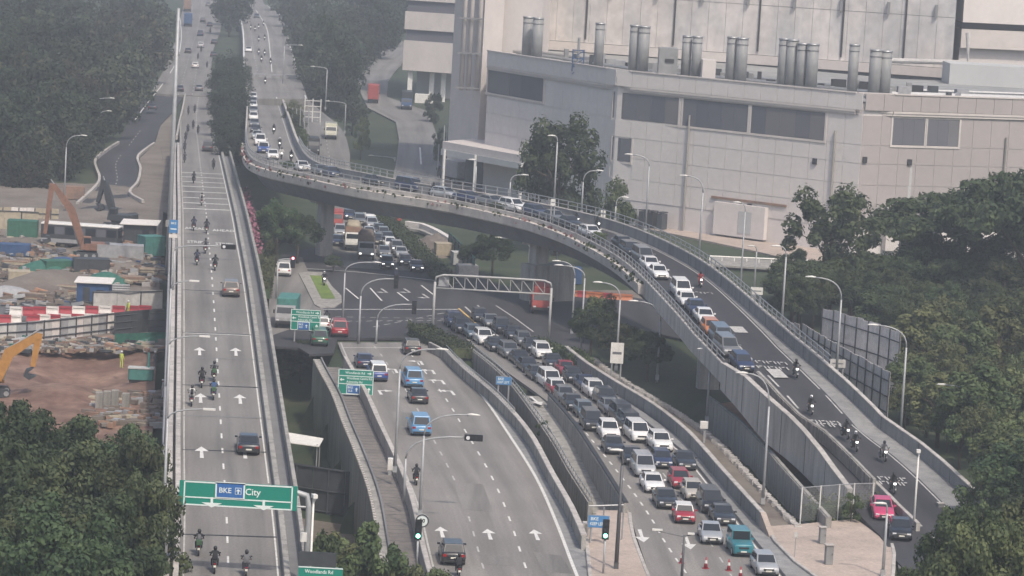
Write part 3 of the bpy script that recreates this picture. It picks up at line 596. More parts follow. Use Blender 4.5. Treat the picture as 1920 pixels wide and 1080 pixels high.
def rail(path, h0, side, nm, sp=2.0, hh=.95):
    m = MB(); P = offset(path, side, h0)
    for i in range(int(plen(P) / sp)):
        p, t = along(P, i * sp); m.box((p.x, p.y, p.z + hh / 2), (.12, .12, hh))
    for k in (.5, 1.0): m.tube([p + Vector((0, 0, hh * k)) for p in P], .06, 5)
    m.build(nm, 'steel', fly)
rail(up, 1.1, .15, 'railing'); rail(upO, 1.3, -.1, 'railing')
trl = [p for p in rampL if p.y > 345 and p.y < 505]
tro = MB(); tp = offset(trl, .62); tro.loft([[p + Vector((0, 0, .55)) + d * -.35, p + Vector((0, 0, .55)) + d * .35, p + Vector((0, 0, -.5)) + d * .25, p + Vector((0, 0, -.5)) - d * .35] for p, d in zip(tp, [Vector((t.y, -t.x, 0)) for t in tangents(tp)])]); tro.build('planter_trough', 'concrete_pale', fly)
fl = MB(); fg = MB()
for i in range(420):
    p, t = along(tp, random.uniform(0, plen(tp))); r = random.uniform(.08, .2); q = p + Vector((t.y * random.uniform(-.3, .5), -t.x * random.uniform(-.3, .5), .5 + random.uniform(-.5, .35)))
    a = Matrix.Rotation(random.uniform(0, 6), 3, 'Z') @ Matrix.Rotation(random.uniform(0, 3), 3, 'X'); c = math.sin(p.x * .45) + math.sin(p.x * .17 + 1)
    tgt = fl if (c > .2 and random.random() < .75) else fg
    for k in range(3): b = a @ Matrix.Rotation(k * 1.05, 3, 'Y'); tgt.add([q + b @ Vector((sx * r, sy * r, 0)) for sx, sy in ((-1, -1), (1, -1), (1, 1), (-1, 1))], [(0, 1, 2, 3)])
ob('flowers', fl.mesh('flowers', fix=False), 'flower_dull', fly, kind='stuff'); ob('trailing_plants', fg.mesh('trailing_plants', fix=False), 'leaf_mid', fly, kind='stuff')
gm = MB(); gi = [i for i in range(nR) if rampL[i].y > 268]
G = []
for i in gi:
    a, b = rampL[i], rampO[i]; d = (b - a); d.z = 0; wl = d.length; d.normalize(); dp = interp(a.y, [268, 290, 330, 520], [.9, 2.0, 2.6, 2.8])
    G.append([a + Vector((0, 0, -.6)), a + d * 1.6 + Vector((0, 0, -dp)), b - d * 1.6 + Vector((0, 0, -dp)), b + Vector((0, 0, -.6))])
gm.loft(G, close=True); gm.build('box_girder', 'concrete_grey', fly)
def pier_at(Y, w=2.6, th=1.7, base=0.0, cap=True):
    p = pick(rampL, Y); i = min(range(nR), key=lambda k: abs(rampL[k].y - Y)); c = (rampL[i] + rampO[i]) / 2; t = tangents(rampL)[i]; top = c.z - 2.4; m = MB(); rz = math.atan2(t.y, t.x) - math.pi / 2
    m.box((c.x, c.y, (base + top) / 2), (w, th, top - base), rz); m.box((c.x, c.y, top - .3), (w + 2.2, th + .3, .8), rz); o = m.build('pier', 'concrete_light', fly); return c, rz
pier_at(432, 1.9, 1.5); c2, r2 = pier_at(397, 2.0, 1.5); pier_at(333, 2.2, 1.4); pier_at(300, 2.2, 1.4); pier_at(283, 2.2, 1.4, -1)
MB().box((c2.x + 1.2, c2.y, 2.3), (6.2, 3.0, 4.6), r2).build('pier_base', 'concrete', fly)
# wall that divides the motorcycle lane from the car lane
dvp = smooth([Wz(x, y, zramp, 1.1) for x, y in [(1422, 690), (1440, 702), (1500, 760), (1547, 805), (1610, 868), (1640, 898)]])
dvw = tag(bandwall('dividing_wall', dvp, .3, 1.1, 'concrete', base=-2.2), 'stained concrete wall splitting the foot of the flyover into two lanes', 'wall')
panels(dvp, 1.2, -1.4, 1.02, .1, 'concrete_panel', dvw, .12, side=.2)
line_mark(offset(rampR, .25), .14, 'marking_worn', fly, .008)
line_mark([p for p in offset(rampL, lambda i: rw(i) * .52) if p.y < 420], .2, 'marking_worn', fly, .008, (4, 3))
def bars(px, py, n, rows=2, w=.065):
    """rows of short painted bars: the worn lane wording, too small to read"""
    for r in range(rows):
        m = MB()
        for k in range(n):
            p = Wz(px + k * 7.0 + r * 3, py + k * .45 + r * 8.5, zramp); t = near_tangent(rampL, p)
            a = math.atan2(t.y, t.x) - math.pi / 2; zz = zramp(p.y); s = [(-w, -.5), (w, -.5), (w, .5), (-w, .5)]
            if k % 3 == 1: s = [(-w * 2.2, -.5), (w * 2.2, -.5), (w * 2.2, -.25), (-w * 2.2, -.25)]
            vs = []
            for x, y in s:
                q = p + Matrix.Rotation(a, 3, 'Z') @ Vector((x, y, 0)); vs.append((q.x, q.y, zramp(q.y) + .012))
            m.add(vs, [(0, 1, 2, 3)])
        m.build('lane_wording', 'marking_worn', fly)
bars(1418, 677, 9); bars(1518, 775, 9); bars(1648, 897, 8); bars(1300, 548, 6, 1)
for p in ((1457, 697), (1385, 618)): q = Wz(*p, zramp); t = near_tangent(rampL, q); m = MB(); n = Vector((t.y, -t.x, 0)); m.add([Vector((v.x, v.y, zramp(v.y) + .012)) for v in (q - n * .7 - t * 1.6, q + n * .7 - t * 1.6, q + n * .7 + t * 1.6, q - n * .7 + t * 1.6)], [(0, 1, 2, 3)]); m.build('painted_box', 'marking_worn', fly)
def joints(path, side, h0, h1, every, parent, s0=2.0):
    P = offset(path, side); s = s0
    while s < plen(P):
        p, t = along(P, s); a = h0(p.y) if callable(h0) else h0; b = h1(p.y) if callable(h1) else h1
        MB().box((p.x, p.y, p.z + (a + b) / 2), (.05, .07, b - a), math.atan2(t.y, t.x) - math.pi / 2).build('joint', 'trim_dark', parent); s += every
joints(qw_path, -.18, 0, 1.2, 7, qw); joints([Vector((p.x, p.y, 0)) for p in wallA], -.165, 0, 1.08, 7, A_wall); joints([Vector((p.x, p.y, 0)) for p in Lb], .37, lambda Y: zramp(Y) - 1.2, lambda Y: BT(Y) - .02, 6, fly); joints([p for p in Oc if p.y < 420], .04, 0, 1.18, 8, fly); joints(L0, -.1, .0, .95, 8, lw)
# taxi lane at the foot of the flyover and the run-out on its right
tl = [W(1634, 936), W(1640, 960), W(1660, 996), W(1680, 1040), W(1690, 1095)]; tr2 = [W(1655, 915), W(1700, 962), W(1735, 995), W(1790, 1050), W(1830, 1095)]
foot = strip('exit_lane', smooth(tl), smooth(tr2), 'asphalt_mid', .3, -.06, kind='structure')
tag(bandwall('lane_barrier', smooth([Wz(x, y, zramp, .7) for x, y in [(1642, 902), (1680, 940), (1722, 980)]]), .35, .7, 'concrete_light', base=-1.2), 'pale kerb barrier between the pink taxi lane and the motorcycle lane', 'barrier')
tag(bandwall('end_wall', smooth([W(1815, 950, 1.4), W(1850, 985, 1.2), W(1890, 1010, 1.0)]), .35, .4, 'rust', base=-2), 'brownish end wall at the foot of the motorcycle lane', 'wall')
run = flat('run_out_road', [W(1735, 930, .02), W(1820, 985, .02), W(1900, 1060, .02), W(1850, 1095, .02), W(1740, 1000, .02)], 'asphalt_dark', -.01, kind='structure')
# ---------------------------------------------------------------- factory
FAC = [Vector(p + (0,)) for p in [(-6, 547), (15, 507), (51, 478), (80, 489), (106, 499)]]
FL = plen(FAC)
def fs_of(px, z):
    """distance along the facade where it meets photograph column px at height z"""
    lo, hi = 0, FL
    for _ in range(40):
        m = (lo + hi) / 2; p, t = along(FAC, m)
        if PR((p.x, p.y, z))[0] < px: lo = m
        else: hi = m
    return lo
fac = thing('factory', 'huge pale panelled factory building behind the flyover', 'building')
core = MB(); back = [Vector((p.x + 14, p.y + 75, 0)) for p in FAC][::-1]
core.prism([(p.x, p.y) for p in FAC] + [(p.x, p.y) for p in back], -1, 22.4); core.build('wall', 'wall_factory', fac)
rf = MB(); rf.prism([(p.x * .999, p.y + .6) for p in FAC] + [(p.x, p.y) for p in back], 22.42, 22.7); roof = rf.build('roof', 'roof_flat', fac)
def fpanel(s0, s1, z0, z1, out, th, mat, name='panel', parent=None):
    a, _ = along(FAC, s0); b, _ = along(FAC, s1); d = b - a; n = Vector((d.y, -d.x, 0)).normalized()
    P = [Vector((a.x, a.y, z0)), Vector((b.x, b.y, z0)), Vector((b.x, b.y, z1)), Vector((a.x, a.y, z1))]
    return MB().slab([p + n * out for p in P], n, th).build(name, mat, parent or fac)
sF = sum((b - a).length for a, b in zip(FAC[:2], FAC[1:3]))     # corner towards the right wing
wins = [(911, 1020, 16.9, 21.0), (1150, 1273, 16.3, 20.5), (1281, 1403, 16.3, 20.5), (1409, 1547, 16.3, 20.5), (1673, 1733, 16.4, 20.4), (1738, 1797, 16.4, 20.4), (1148, 1184, 9.6, 13.3)]
wspan = [(fs_of(a, (c + d) / 2), fs_of(b, (c + d) / 2), c, d) for a, b, c, d in wins]
rows = [(3.6, 6.9), (6.95, 10.2), (10.25, 13.4), (13.45, 16.2), (16.25, 20.7)]
cols_ = []; acc = 0.0
for a, b in zip(FAC, FAC[1:]):
    seg = (b - a).length; nn = max(1, round(seg / 3.0)); cols_ += [(acc + seg * i / nn, acc + seg * (i + 1) / nn) for i in range(nn)]; acc += seg
for c0, c1 in cols_:
    s0, s1 = c0 + .03, c1 - .03
    mt = 'wall_factory_sun_toned' if (s0 > sF) else 'wall_factory'
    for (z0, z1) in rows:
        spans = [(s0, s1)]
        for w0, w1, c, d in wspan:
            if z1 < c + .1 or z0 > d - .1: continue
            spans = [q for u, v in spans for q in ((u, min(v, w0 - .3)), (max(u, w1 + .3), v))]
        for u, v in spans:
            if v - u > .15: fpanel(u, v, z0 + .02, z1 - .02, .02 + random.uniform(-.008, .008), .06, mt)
    fpanel(s0, s1, 21.5, 24.0, .35, .12, mt, 'parapet_panel')
def fband(s0, s1, z0, z1, out, th, mat, name):
    n = max(1, int((s1 - s0) / 6))
    for i in range(n): fpanel(s0 + (s1 - s0) * i / n, s0 + (s1 - s0) * (i + 1) / n, z0, z1, out, th, mat, name)
fband(0, FL, 20.75, 21.1, .05, .3, 'wall_trim', 'cornice'); fband(0, FL, 21.12, 21.45, .1, .38, 'wall_trim', 'cornice'); fband(0, FL, 23.9, 24.1, .1, .5, 'wall_trim', 'coping')
for k, (w0, w1, c, d) in enumerate(wspan):
    n = 5 if k < 4 else (3 if k < 6 else 2); bay = fpanel(w0, w1, c, d, .02, .02, 'trim_dark', 'window')
    for i in range(n): fpanel(w0 + (w1 - w0) * i / n + .012, w0 + (w1 - w0) * (i + 1) / n - .012, c + .05, d - .05, .05, .04, random.choice(['glass_blue', 'glass_blue', 'glass_blue_b', 'glass_blue_c']), 'pane', bay)
    fpanel(w0 - .3, w0, c - .1, d + .1, .02, .16, 'wall_trim', 'frame', bay); fpanel(w1, w1 + .3, c - .1, d + .1, .02, .16, 'wall_trim', 'frame', bay); fpanel(w0 - .3, w1 + .3, c - .35, c - .02, .02, .18, 'wall_trim', 'sill', bay)
fpanel(fs_of(1592, 8), fs_of(1706, 8), 6.2, 13.1, .1, .04, 'wall_patch', 'patched_panel')
for px in (1288, 1560, 1876): s_ = fs_of(px, 8); p, t = along(FAC, s_); n = Vector((t.y, -t.x, 0)); MB().tube([p + n * .35 + Vector((0, 0, z)) for z in (0, 6, 12, 18)], .16, 7).build('downpipe', 'concrete', fac)
for px, z in ((1525, 12.6), (1403, 4.5), (1616, 13.6), (1700, 13.4)): s_ = fs_of(px, z); fpanel(s_, s_ + .7, z, z + .9, .1, .25, 'trim_dark', 'vent')
fpanel(fs_of(1335, 5), fs_of(1475, 5), 5.6, 5.95, .08, .25, 'rust', 'pipe_rail')
# lower door bay, shutters and plant at the foot
fpanel(fs_of(1345, 3), fs_of(1440, 3), .2, 5.2, .1, .9, 'wall_factory', 'door_bay'); fpanel(fs_of(1392, 3), fs_of(1416, 3), .8, 4.2, 1.02, .05, 'wall_patch', 'shutter')
fpanel(fs_of(1655, 4), fs_of(1680, 4), .5, 7, .1, 1.2, 'wall_trim', 'pillar'); fpanel(fs_of(1684, 4), fs_of(1760, 4), .5, 5.8, .08, .1, 'glass_blue', 'shutter')
for k, px in enumerate((1187, 1204, 1222, 1238, 1256)):
    s_ = fs_of(px, 2); p, t = along(FAC, s_); n = Vector((t.y, -t.x, 0)); q = p + n * 2; MB().box((q.x, q.y, 1.2), (1.0, 1.4, 2.4), math.atan2(t.y, t.x)).box((q.x, q.y, 2.6), (1.1, 1.5, .15), math.atan2(t.y, t.x)).build('plant_cabinet', ['machine_dark', 'container_grey', 'machine_dark', 'trim_dark', 'fence_dark'][k], fac)
apron = flat('factory_apron', [W(830, 345), W(1010, 372), W(1180, 420), W(1420, 470), W(1620, 520), W(1660, 500), W(1500, 445), W(1200, 400), W(1010, 350), W(840, 325)], 'paving', -.1, kind='structure')
# canopy with loading bay at the left foot
cn = thing('loading_canopy', 'pale flat canopy over the dark loading bay at the factory corner', 'canopy'); P = [WY(830, 265, 548), WY(1003, 292, 524), WY(1003, 292, 524) + Vector((6, 12, 0)), WY(830, 265, 548) + Vector((6, 12, 0))]
zc = P[0].z; MB().prism([(p.x, p.y) for p in P], zc - 1.2, zc).build('roof_slab', 'wall_trim', cn); MB().prism([(p.x - .2, p.y - .3) for p in P], zc - 2.3, zc - 1.25).build('fascia', 'wall_patch', cn)
for px in (832, 890, 978): q = WY(px, 320, 546 - (px - 832) * .14); MB().tube([(q.x, q.y, 0), (q.x, q.y, zc - 1.2)], .22, 8).build('post', 'white_paint', cn)
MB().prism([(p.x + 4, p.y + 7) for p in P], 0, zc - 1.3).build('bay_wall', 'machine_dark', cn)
# stacks on the roof
def stack(px, yt, yb, r=.82):
    p, t = along(FAC, fs_of(px, 24)); Y = p.y + 9; b = WY(px, yb, Y); tp = WY(px, yt, Y); q = Vector((b.x, Y, 22.7)); h = tp.z - 22.7
    o = thing('exhaust_stack', '', 'chimney', q, 0, 'exhaust stacks on the factory roof')
    MB().tube([(0, 0, 0), (0, 0, h)], r, 14).build('shaft', 'silo_steel', o, True); MB().tube([(0, 0, h - .15), (0, 0, h + .12)], r * 1.06, 14).build('rim', 'steel', o, True); MB().tube([(0, 0, h - 1.0), (0, 0, h - .85)], r * 1.04, 14).build('band', 'concrete_grey', o, True); MB().box((0, 0, .3), (r * 2.3, r * 2.3, .6)).build('base', 'concrete_grey', o); return o
stk = [(988, 32, 100), (1006, 34, 102), (1122, 44, 113), (1188, 48, 130), (1204, 50, 132), (1285, 68, 140), (1304, 69, 141), (1370, 70, 148), (1388, 72, 149), (1467, 73, 158), (1482, 75, 160), (1501, 82, 162), (1520, 83, 163), (1597, 84, 170), (1638, 94, 171), (1657, 96, 172)]
ordn = ['first', 'second', 'third', 'fourth', 'fifth', 'sixth', 'seventh', 'eighth', 'ninth', 'tenth', 'eleventh', 'twelfth', 'thirteenth', 'fourteenth', 'fifteenth', 'sixteenth', 'seventeenth', 'eighteenth', 'nineteenth', 'twentieth', 'twenty-first', 'twenty-second', 'twenty-third', 'twenty-fourth', 'twenty-fifth', 'twenty-sixth', 'twenty-seventh', 'twenty-eighth', 'twenty-ninth', 'thirtieth']
for k, a in enumerate(stk): o = stack(*a, r=.78 if a[0] in (1122, 1597, 1285, 1304) else .92); o['label'] = 'grey steel exhaust stack, %s from the left on the factory roof' % ordn[k]
def roofbox(name, px, y0, y1, wpx, Y, dep, mat, label, cat):
    a = WY(px, y0, Y); b = WY(px + wpx, y1, Y); w = abs(b.x - a.x); m = MB().box(((a.x + b.x) / 2, Y + dep / 2, (22.7 + a.z) / 2), (w, dep, a.z - 22.7)); return m.build(name, mat, label=label, cat=cat)
r1 = roofbox('plant_room', 1237, 90, 140, 32, 506, 5, 'silo_steel', 'grey plant room box between the stacks on the factory roof', 'plant room'); r2_ = roofbox('plant_room', 1318, 112, 146, 23, 502, 4, 'wall_trim', 'small pinkish plant room beside the stacks on the factory roof', 'plant room')
MB().slab([WY(1247, 110, 505.9), WY(1264, 111, 505.9), WY(1264, 118, 505.9), WY(1247, 117, 505.9)], (0, -1, 0), .05).build('louvre', 'trim_dark', r1)
pr = thing('pipe_rack', 'low rack of pipes and fans along the factory roof edge', 'pipe rack')
for k in range(46):
    px = 1018 + k * 17; p, t = along(FAC, fs_of(px, 23)); Y = p.y + random.uniform(12, 22); x = p.x + (px - 960) * .0; h = random.uniform(.7, 2.2); MB().box((p.x + 4, Y, 22.7 + h / 2), (random.uniform(.5, 2.2), 1.2, h), random.uniform(-.3, .3)).build('roof_unit', random.choice(['concrete_grey', 'silo_steel', 'trim_dark', 'container_grey', 'machine_dark']), pr)
for dy in (14, 16, 25): MB().tube([Vector((p.x + 4, p.y + dy, 23.4)) for p in FAC], .25, 6).build('pipe', 'steel', pr)
lt = thing('lattice_tower', 'small blue lattice tower with a mast on the factory roof', 'tower'); c = WY(1084, 108, 520); m = MB()
for sx in (-.9, .9):
    for sy in (-.9, .9): m.tube([(c.x + sx, 520 + sy, 22.7), (c.x + sx, 520 + sy, 26.2)], .1, 5)
for z in (23.5, 24.8, 26.1):
    m.box((c.x, 519.1, z), (1.9, .1, .12)); m.box((c.x, 520.9, z), (1.9, .1, .12)); m.tube([(c.x - .9, 519.1, z - 1.2), (c.x + .9, 519.1, z)], .07, 5)
m.build('frame', 'container_blue', lt); MB().tube([(c.x, 520, 22.7), (c.x, 520, 28.2)], .22, 8).build('mast', 'steel', lt)
# tall block behind
tb = thing('tall_factory_block', 'tall stained white block rising behind the roof stacks', 'building')
a, b = WY(1012, 60, 588), WY(1787, 100, 562); d = Vector((b.x - a.x, b.y - a.y, 0)); nrm = Vector((d.y, -d.x, 0)).normalized()
MB().prism([(a.x, a.y), (b.x, b.y), (b.x + 5, b.y + 40), (a.x + 5, a.y + 40)], 20, 62).build('wall', 'concrete_grey', tb)
for k in range(24):
    for z0, z1 in ((24.6, 33.4), (33.5, 62)):
        p = a + d * (k / 24); q = a + d * ((k + 1) / 24) - d.normalized() * .06; MB().slab([Vector((p.x, p.y, z0)), Vector((q.x, q.y, z0)), Vector((q.x, q.y, z1)), Vector((p.x, p.y, z1))], nrm, .12 + random.uniform(0, .02)).build('panel', 'wall_back', tb)
MB().slab([Vector((a.x, a.y, 22.9)), Vector((b.x, b.y, 22.9)), Vector((b.x, b.y, 24.5)), Vector((a.x, a.y, 24.5))], nrm, .8).build('ledge', 'wall_trim', tb)
for px in (1101, 1266, 1422, 1573, 1684):
    q0 = WY(px, 60, 576); k = (q0.x - a.x) / d.x; p = a + d * k + nrm * .35; MB().tube([(p.x, p.y, 25.2), (p.x, p.y, 62)], .17, 6).build('downpipe', 'trim_dark', tb)
for k in range(9):
    p = a + d * ((k + .6) / 9) + nrm * .5; MB().box((p.x, p.y, 34.4), (.5, .5, 2.2)).build('bracket', 'concrete_grey', tb)
gh = MB(); pp = [WY(x, y, 562) for x, y in ((1640, 111), (1810, 116), (1811, 60))]; MB().tube([p - Vector((0, 3, 0)) for p in pp], .45, 8).build('duct', 'hoarding_white', tb)
tw = thing('service_tower', 'tall grey service tower with vertical pipes at the left end of the factory', 'tower')
t0, t1 = WY(848, 150, 566), WY(1014, 60, 566); MB().prism([(t0.x, 566), (t1.x, 560), (t1.x + 2, 592), (t0.x + 4, 596)], -1, 62).build('wall', 'wall_factory', tw)
MB().prism([(t0.x - .2, 565.6), (t0.x + 5.2, 556), (t0.x + 8.5, 560), (t0.x + 3, 571)], -1, 62).build('shaft', 'wall_trim', tw)
for px in (868, 881, 897): q = WY(px, 100, 555); MB().tube([(q.x, q.y, 16.5), (q.x, q.y, 60)], .42, 8).build('pipe', 'wall_trim', tw, True)
for z in (17, 23, 29, 35): q = WY(880, 100, 554); MB().box((q.x, q.y, z), (4.2, .5, .25)).build('pipe_bracket', 'concrete_grey', tw)
lb = thing('office_block', 'white office block on columns with dark ribbon windows at the top', 'building')
o0, o1 = WY(758, 60, 752), WY(852, 66, 748)
for z0, z1, mt, nm, st_ in ((8.6, 15.6, 'wall_trim', 'wall', 0), (15.6, 18.2, 'glass_blue', 'ribbon_window', .5), (18.2, 22.4, 'wall_trim', 'wall', 0), (22.4, 25, 'glass_blue', 'ribbon_window', .5), (25, 40, 'wall_trim', 'wall', 0)): MB().prism([(o0.x + st_, 752 + st_), (o1.x, 748 + st_), (o1.x + 6, 790), (o0.x + 6, 790)], z0, z1 - .02).build(nm, mt, lb)
for px in (765, 806, 828): q = WY(px, 150, 750); MB().box((q.x + .4, 753, 4), (1.1, 1.1, 9.6)).build('column', 'white_paint', lb)
MB().box((o0.x + 8, 770, 4), (10, 12, 9)).build('undercroft_wall', 'wall_patch', lb); MB().box((WY(795, 190, 748).x, 747, 2.4), (4.2, 3, 2.2)).build('gatehouse_wall', 'plastic_white', lb)
rb = thing('right_annex', 'cream banded annex with dark ribbon window at the top right corner', 'building')
e0, e1 = WY(1806, 20, 575), WY(1990, 26, 580)
for z0, z1, mt, nm, s in ((20, 27.8, 'wall_factory', 'wall', 1.5), (27.8, 31.2, 'wall_trim', 'wall', 0), (31.2, 32.4, 'glass', 'ribbon_window', .6), (32.4, 45, 'wall_factory', 'wall', -.6)): MB().prism([(e0.x, e0.y + s), (e1.x, e1.y + s), (e1.x, e1.y + 30), (e0.x, e0.y + 30)], z0, z1 - .02).build(nm, mt, rb)
MB().box((WY(1880, 100, 540).x, 550, 24.4), (16, 10, 3.6)).build('plant_wall', 'wall_patch', rb)

# ---------------------------------------------------------------- trees
def crown_mesh(name, rx, rz, nclump, nleaf, leaf, seed, flatb=.35, rc=(.22, .42), umbrella=False, zoff=0.0):
    rs = np.random.RandomState(seed); V = []; c = []
    while len(c) < nclump:
        p = rs.uniform(-1, 1, 3); r = np.linalg.norm(p)
        if r > 1 or r < .35 or p[2] < -flatb: continue
        if umbrella and (p[2] < .05 or r < .55): continue
        c.append(p)
    c = np.array(c); per = nleaf // nclump
    for k in range(nclump):
        rad = rs.uniform(*rc); d = rs.normal(size=(per, 3)); d /= np.linalg.norm(d, axis=1)[:, None]; d[:, 2] = np.abs(d[:, 2]) * np.where(rs.rand(per) < .75, 1, -.6)
        p = c[k] + d * rad * rs.uniform(.6, 1.05, (per, 1)); p[:, 2] *= rz; p[:, :2] *= rx
        nrm = d * np.array([1, 1, 1.2]) + rs.normal(size=(per, 3)) * .45; nrm /= np.linalg.norm(nrm, axis=1)[:, None]
        a = np.cross(nrm, rs.normal(size=(per, 3))); a /= np.linalg.norm(a, axis=1)[:, None]; b = np.cross(nrm, a); s = leaf * rs.uniform(.55, 1.25, (per, 1))
        q = np.stack([p - a * s, p - b * s * .55, p + a * s, p + b * s * .55], 1); V.append(q)
    V = np.concatenate(V).reshape(-1, 3); V[:, 2] += zoff; n = len(V) // 4
    m = bpy.data.meshes.new(name); m.vertices.add(len(V)); m.vertices.foreach_set('co', V.ravel()); m.loops.add(len(V)); m.loops.foreach_set('vertex_index', np.arange(len(V))); m.polygons.add(n)
    m.polygons.foreach_set('loop_start', np.arange(0, len(V), 4)); m.update(); m.validate(); return m
def trunk_mesh(name, h, r, spread, seed, limbs=5, top=.75):
    rs = random.Random(seed); m = MB(); m.tube([(0, 0, -1.2), (rs.uniform(-.1, .1), rs.uniform(-.1, .1), h * .4), (rs.uniform(-.3, .3), rs.uniform(-.3, .3), h * top)], [r * 1.25, r, r * .5], 7)
    for k in range(limbs):
        a = k * 6.283 / limbs + rs.uniform(-.4, .4); z0 = h * rs.uniform(.32, .5); m.tube([(0, 0, z0), (math.cos(a) * spread * .45, math.sin(a) * spread * .45, z0 + h * .2), (math.cos(a) * spread, math.sin(a) * spread, h * rs.uniform(.62, .85))], [r * .55, r * .36, r * .12], 5)
    return m.mesh(name, True)
TREE = {}; TZ = {}
def kind_tree(k, h, rx, rz, zc, nclump, nleaf, leaf, mat, seed, **kw):
    TREE[k] = (crown_mesh('crown', rx, rz, nclump, nleaf, leaf, seed, zoff=zc, **kw), trunk_mesh('trunk', h, h * .022, rx * .7, seed), mat); TZ[k] = zc
for i in range(5): kind_tree('far%d' % i, 12, 4.7 + .4 * (i % 3), 6.4, 6.6, 44, 3400, .40, 'leaf_far', 10 + i, flatb=.95, rc=(.2, .34))
for i in range(3): kind_tree('mid%d' % i, 11, 3.7, 4.2, 7.0, 34, 4200, .30, 'leaf_mid', 30 + i)
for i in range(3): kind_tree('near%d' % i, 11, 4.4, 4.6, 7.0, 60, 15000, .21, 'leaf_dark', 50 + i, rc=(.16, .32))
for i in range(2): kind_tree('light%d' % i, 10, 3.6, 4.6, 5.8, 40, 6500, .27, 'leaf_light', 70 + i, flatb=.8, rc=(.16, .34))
kind_tree('rain', 15, 8.5, 5.0, 9.6, 95, 17000, .30, 'leaf_dark', 81, umbrella=True, rc=(.12, .24)); kind_tree('round', 13, 4.8, 6.4, 7.6, 55, 9000, .28, 'leaf_dark', 83, flatb=.9, rc=(.14, .30))
kind_tree('bush', 3, 2.0, 1.7, 1.2, 22, 2600, .17, 'leaf_mid', 90, flatb=.6); kind_tree('shrub', 2, 1.3, 1.0, .7, 16, 1500, .14, 'leaf_light', 91, flatb=.6)
kind_tree('hedgetree', 9, 4.0, 4.3, 5.0, 130, 16000, .16, 'leaf_hedge', 95, flatb=.98, rc=(.26, .32))
def tree(k, loc, s=1.0, label='', group=None, name='tree', cat='tree', sz=None, mat=None):
    cm, tm, mt = TREE[k]; o = thing(name, label, cat, loc, random.uniform(0, 6.28), group); o.scale = (s, s, sz or s); ob('trunk', tm, 'bark', o); ob('crown', cm, mat or mt, o); return o
def inside(x, y, poly):
    r = False; n = len(poly)
    for i in range(n):
        (x1, y1), (x2, y2) = poly[i], poly[i - 1]
        if (y1 > y) != (y2 > y) and x < (x2 - x1) * (y - y1) / (y2 - y1) + x1: r = not r
    return r
COVER = set()
def forest(poly, Y0, Y1, X0, X1, spacing, kinds, label, group, smin=.8, smax=1.25, up=4.0, mat=None, rad=4.6, hide=.9):
    """trees in near-to-far order; a tree whose crown the nearer ones already hide is left out"""
    n = 0; y = Y0
    while y < Y1:
        x = X0
        while x < X1:
            q = (x + random.uniform(-.4, .4) * spacing, y + random.uniform(-.4, .4) * spacing); z = terr(*q); u = PR((q[0], q[1], z + up)); s = random.uniform(smin, smax); x += spacing
            if not inside(u[0], u[1], poly): continue
            c = PR((q[0], q[1], z + 6.6 * s)); r = rad * s * c[2]; cells = {(int((c[0] + i * r / 5) // 7), int((c[1] + j * r / 5) // 7)) for i in range(-5, 6) for j in range(-7, 6) if i * i + j * j * .6 < 26}; cells = {k for k in cells if -1 <= k[0] <= 275 and -1 <= k[1] <= 155}
            if not cells or len(cells & COVER) > hide * len(cells): continue
            COVER.update(cells); n += 1; tree(random.choice(kinds), (q[0], q[1], z), s, label, group, mat=random.choice(mat) if mat else None)
        y += spacing
    return n
polyL = [(-60, 372), (60, 368), (110, 345), (150, 272), (205, 222), (232, 200), (262, 150), (285, 105), (300, 55), (312, 10), (325, -70), (-60, -70)]
nL = forest(polyL, 512, 960, -190, -60, 8.6, ['far%d' % i for i in range(5)], 'dark green tree in the forest left of the expressway', 'forest trees left of the expressway', mat=['leaf_far', 'leaf_far', 'leaf_far_brown', 'leaf_far_pale'])
polyC = [(575, 120), (562, 70), (556, 35), (530, 0), (512, -40), (780, -40), (752, 60), (700, 95), (660, 130), (655, 165), (640, 175), (600, 170)]
nC = forest(polyC, 640, 1100, -90, 0, 11.5, ['far%d' % i for i in range(5)], 'dense green tree in the wood right of the expressway', 'wood right of the expressway', up=6, mat=['leaf_far', 'leaf_far_pale', 'leaf_far'])
print('forest', nL, nC)
# clipped trees in the median
for k, (px, py, Y, s) in enumerate(((437, 265, 548, .80), (436, 235, 575, .92), (434, 205, 605, 1.0), (433, 180, 640, 1.05), (432, 155, 680, 1.1), (433, 130, 725, 1.1))):
    q = WY(px, py, Y); tree('hedgetree', (q.x, Y, q.z - 6.0 * s), s, 'clipped dark green median tree, %s from the near end of the dense row' % ordn[k], 'clipped trees in the median')
for k, (px, py, Y) in enumerate(((432, 12, 960), (425, -4, 1010), (447, 2, 990))):
    q = WY(px, py, Y); tree('far1', (q.x, Y, q.z - 8), 1.0, 'dark tree between the carriageways at the very top, %s of three' % ordn[k], 'trees at the top of the median')
def tpx(k, px, py, Y, zbase, s, label, group=None, **kw):
    """tree whose crown middle shows at (px, py), standing at distance Y on zbase"""
    q = WY(px, py, Y); sz = max(.75 * s, min(1.6 * s, (q.z - zbase) / TZ[k])); return tree(k, (q.x, Y, zbase), s, label, group, sz=sz, **kw)
# in front of the factory
for a in (('round', 1050, 335, 455, 0, 1.3, 'large bushy tree in front of the pale factory wall'), ('mid1', 1156, 398, 440, 0, .66, 'smaller round tree right of the large tree by the factory wall'), ('mid0', 1008, 340, 462, 0, .9, 'low tree at the left foot of the large factory tree')): tpx(*a)
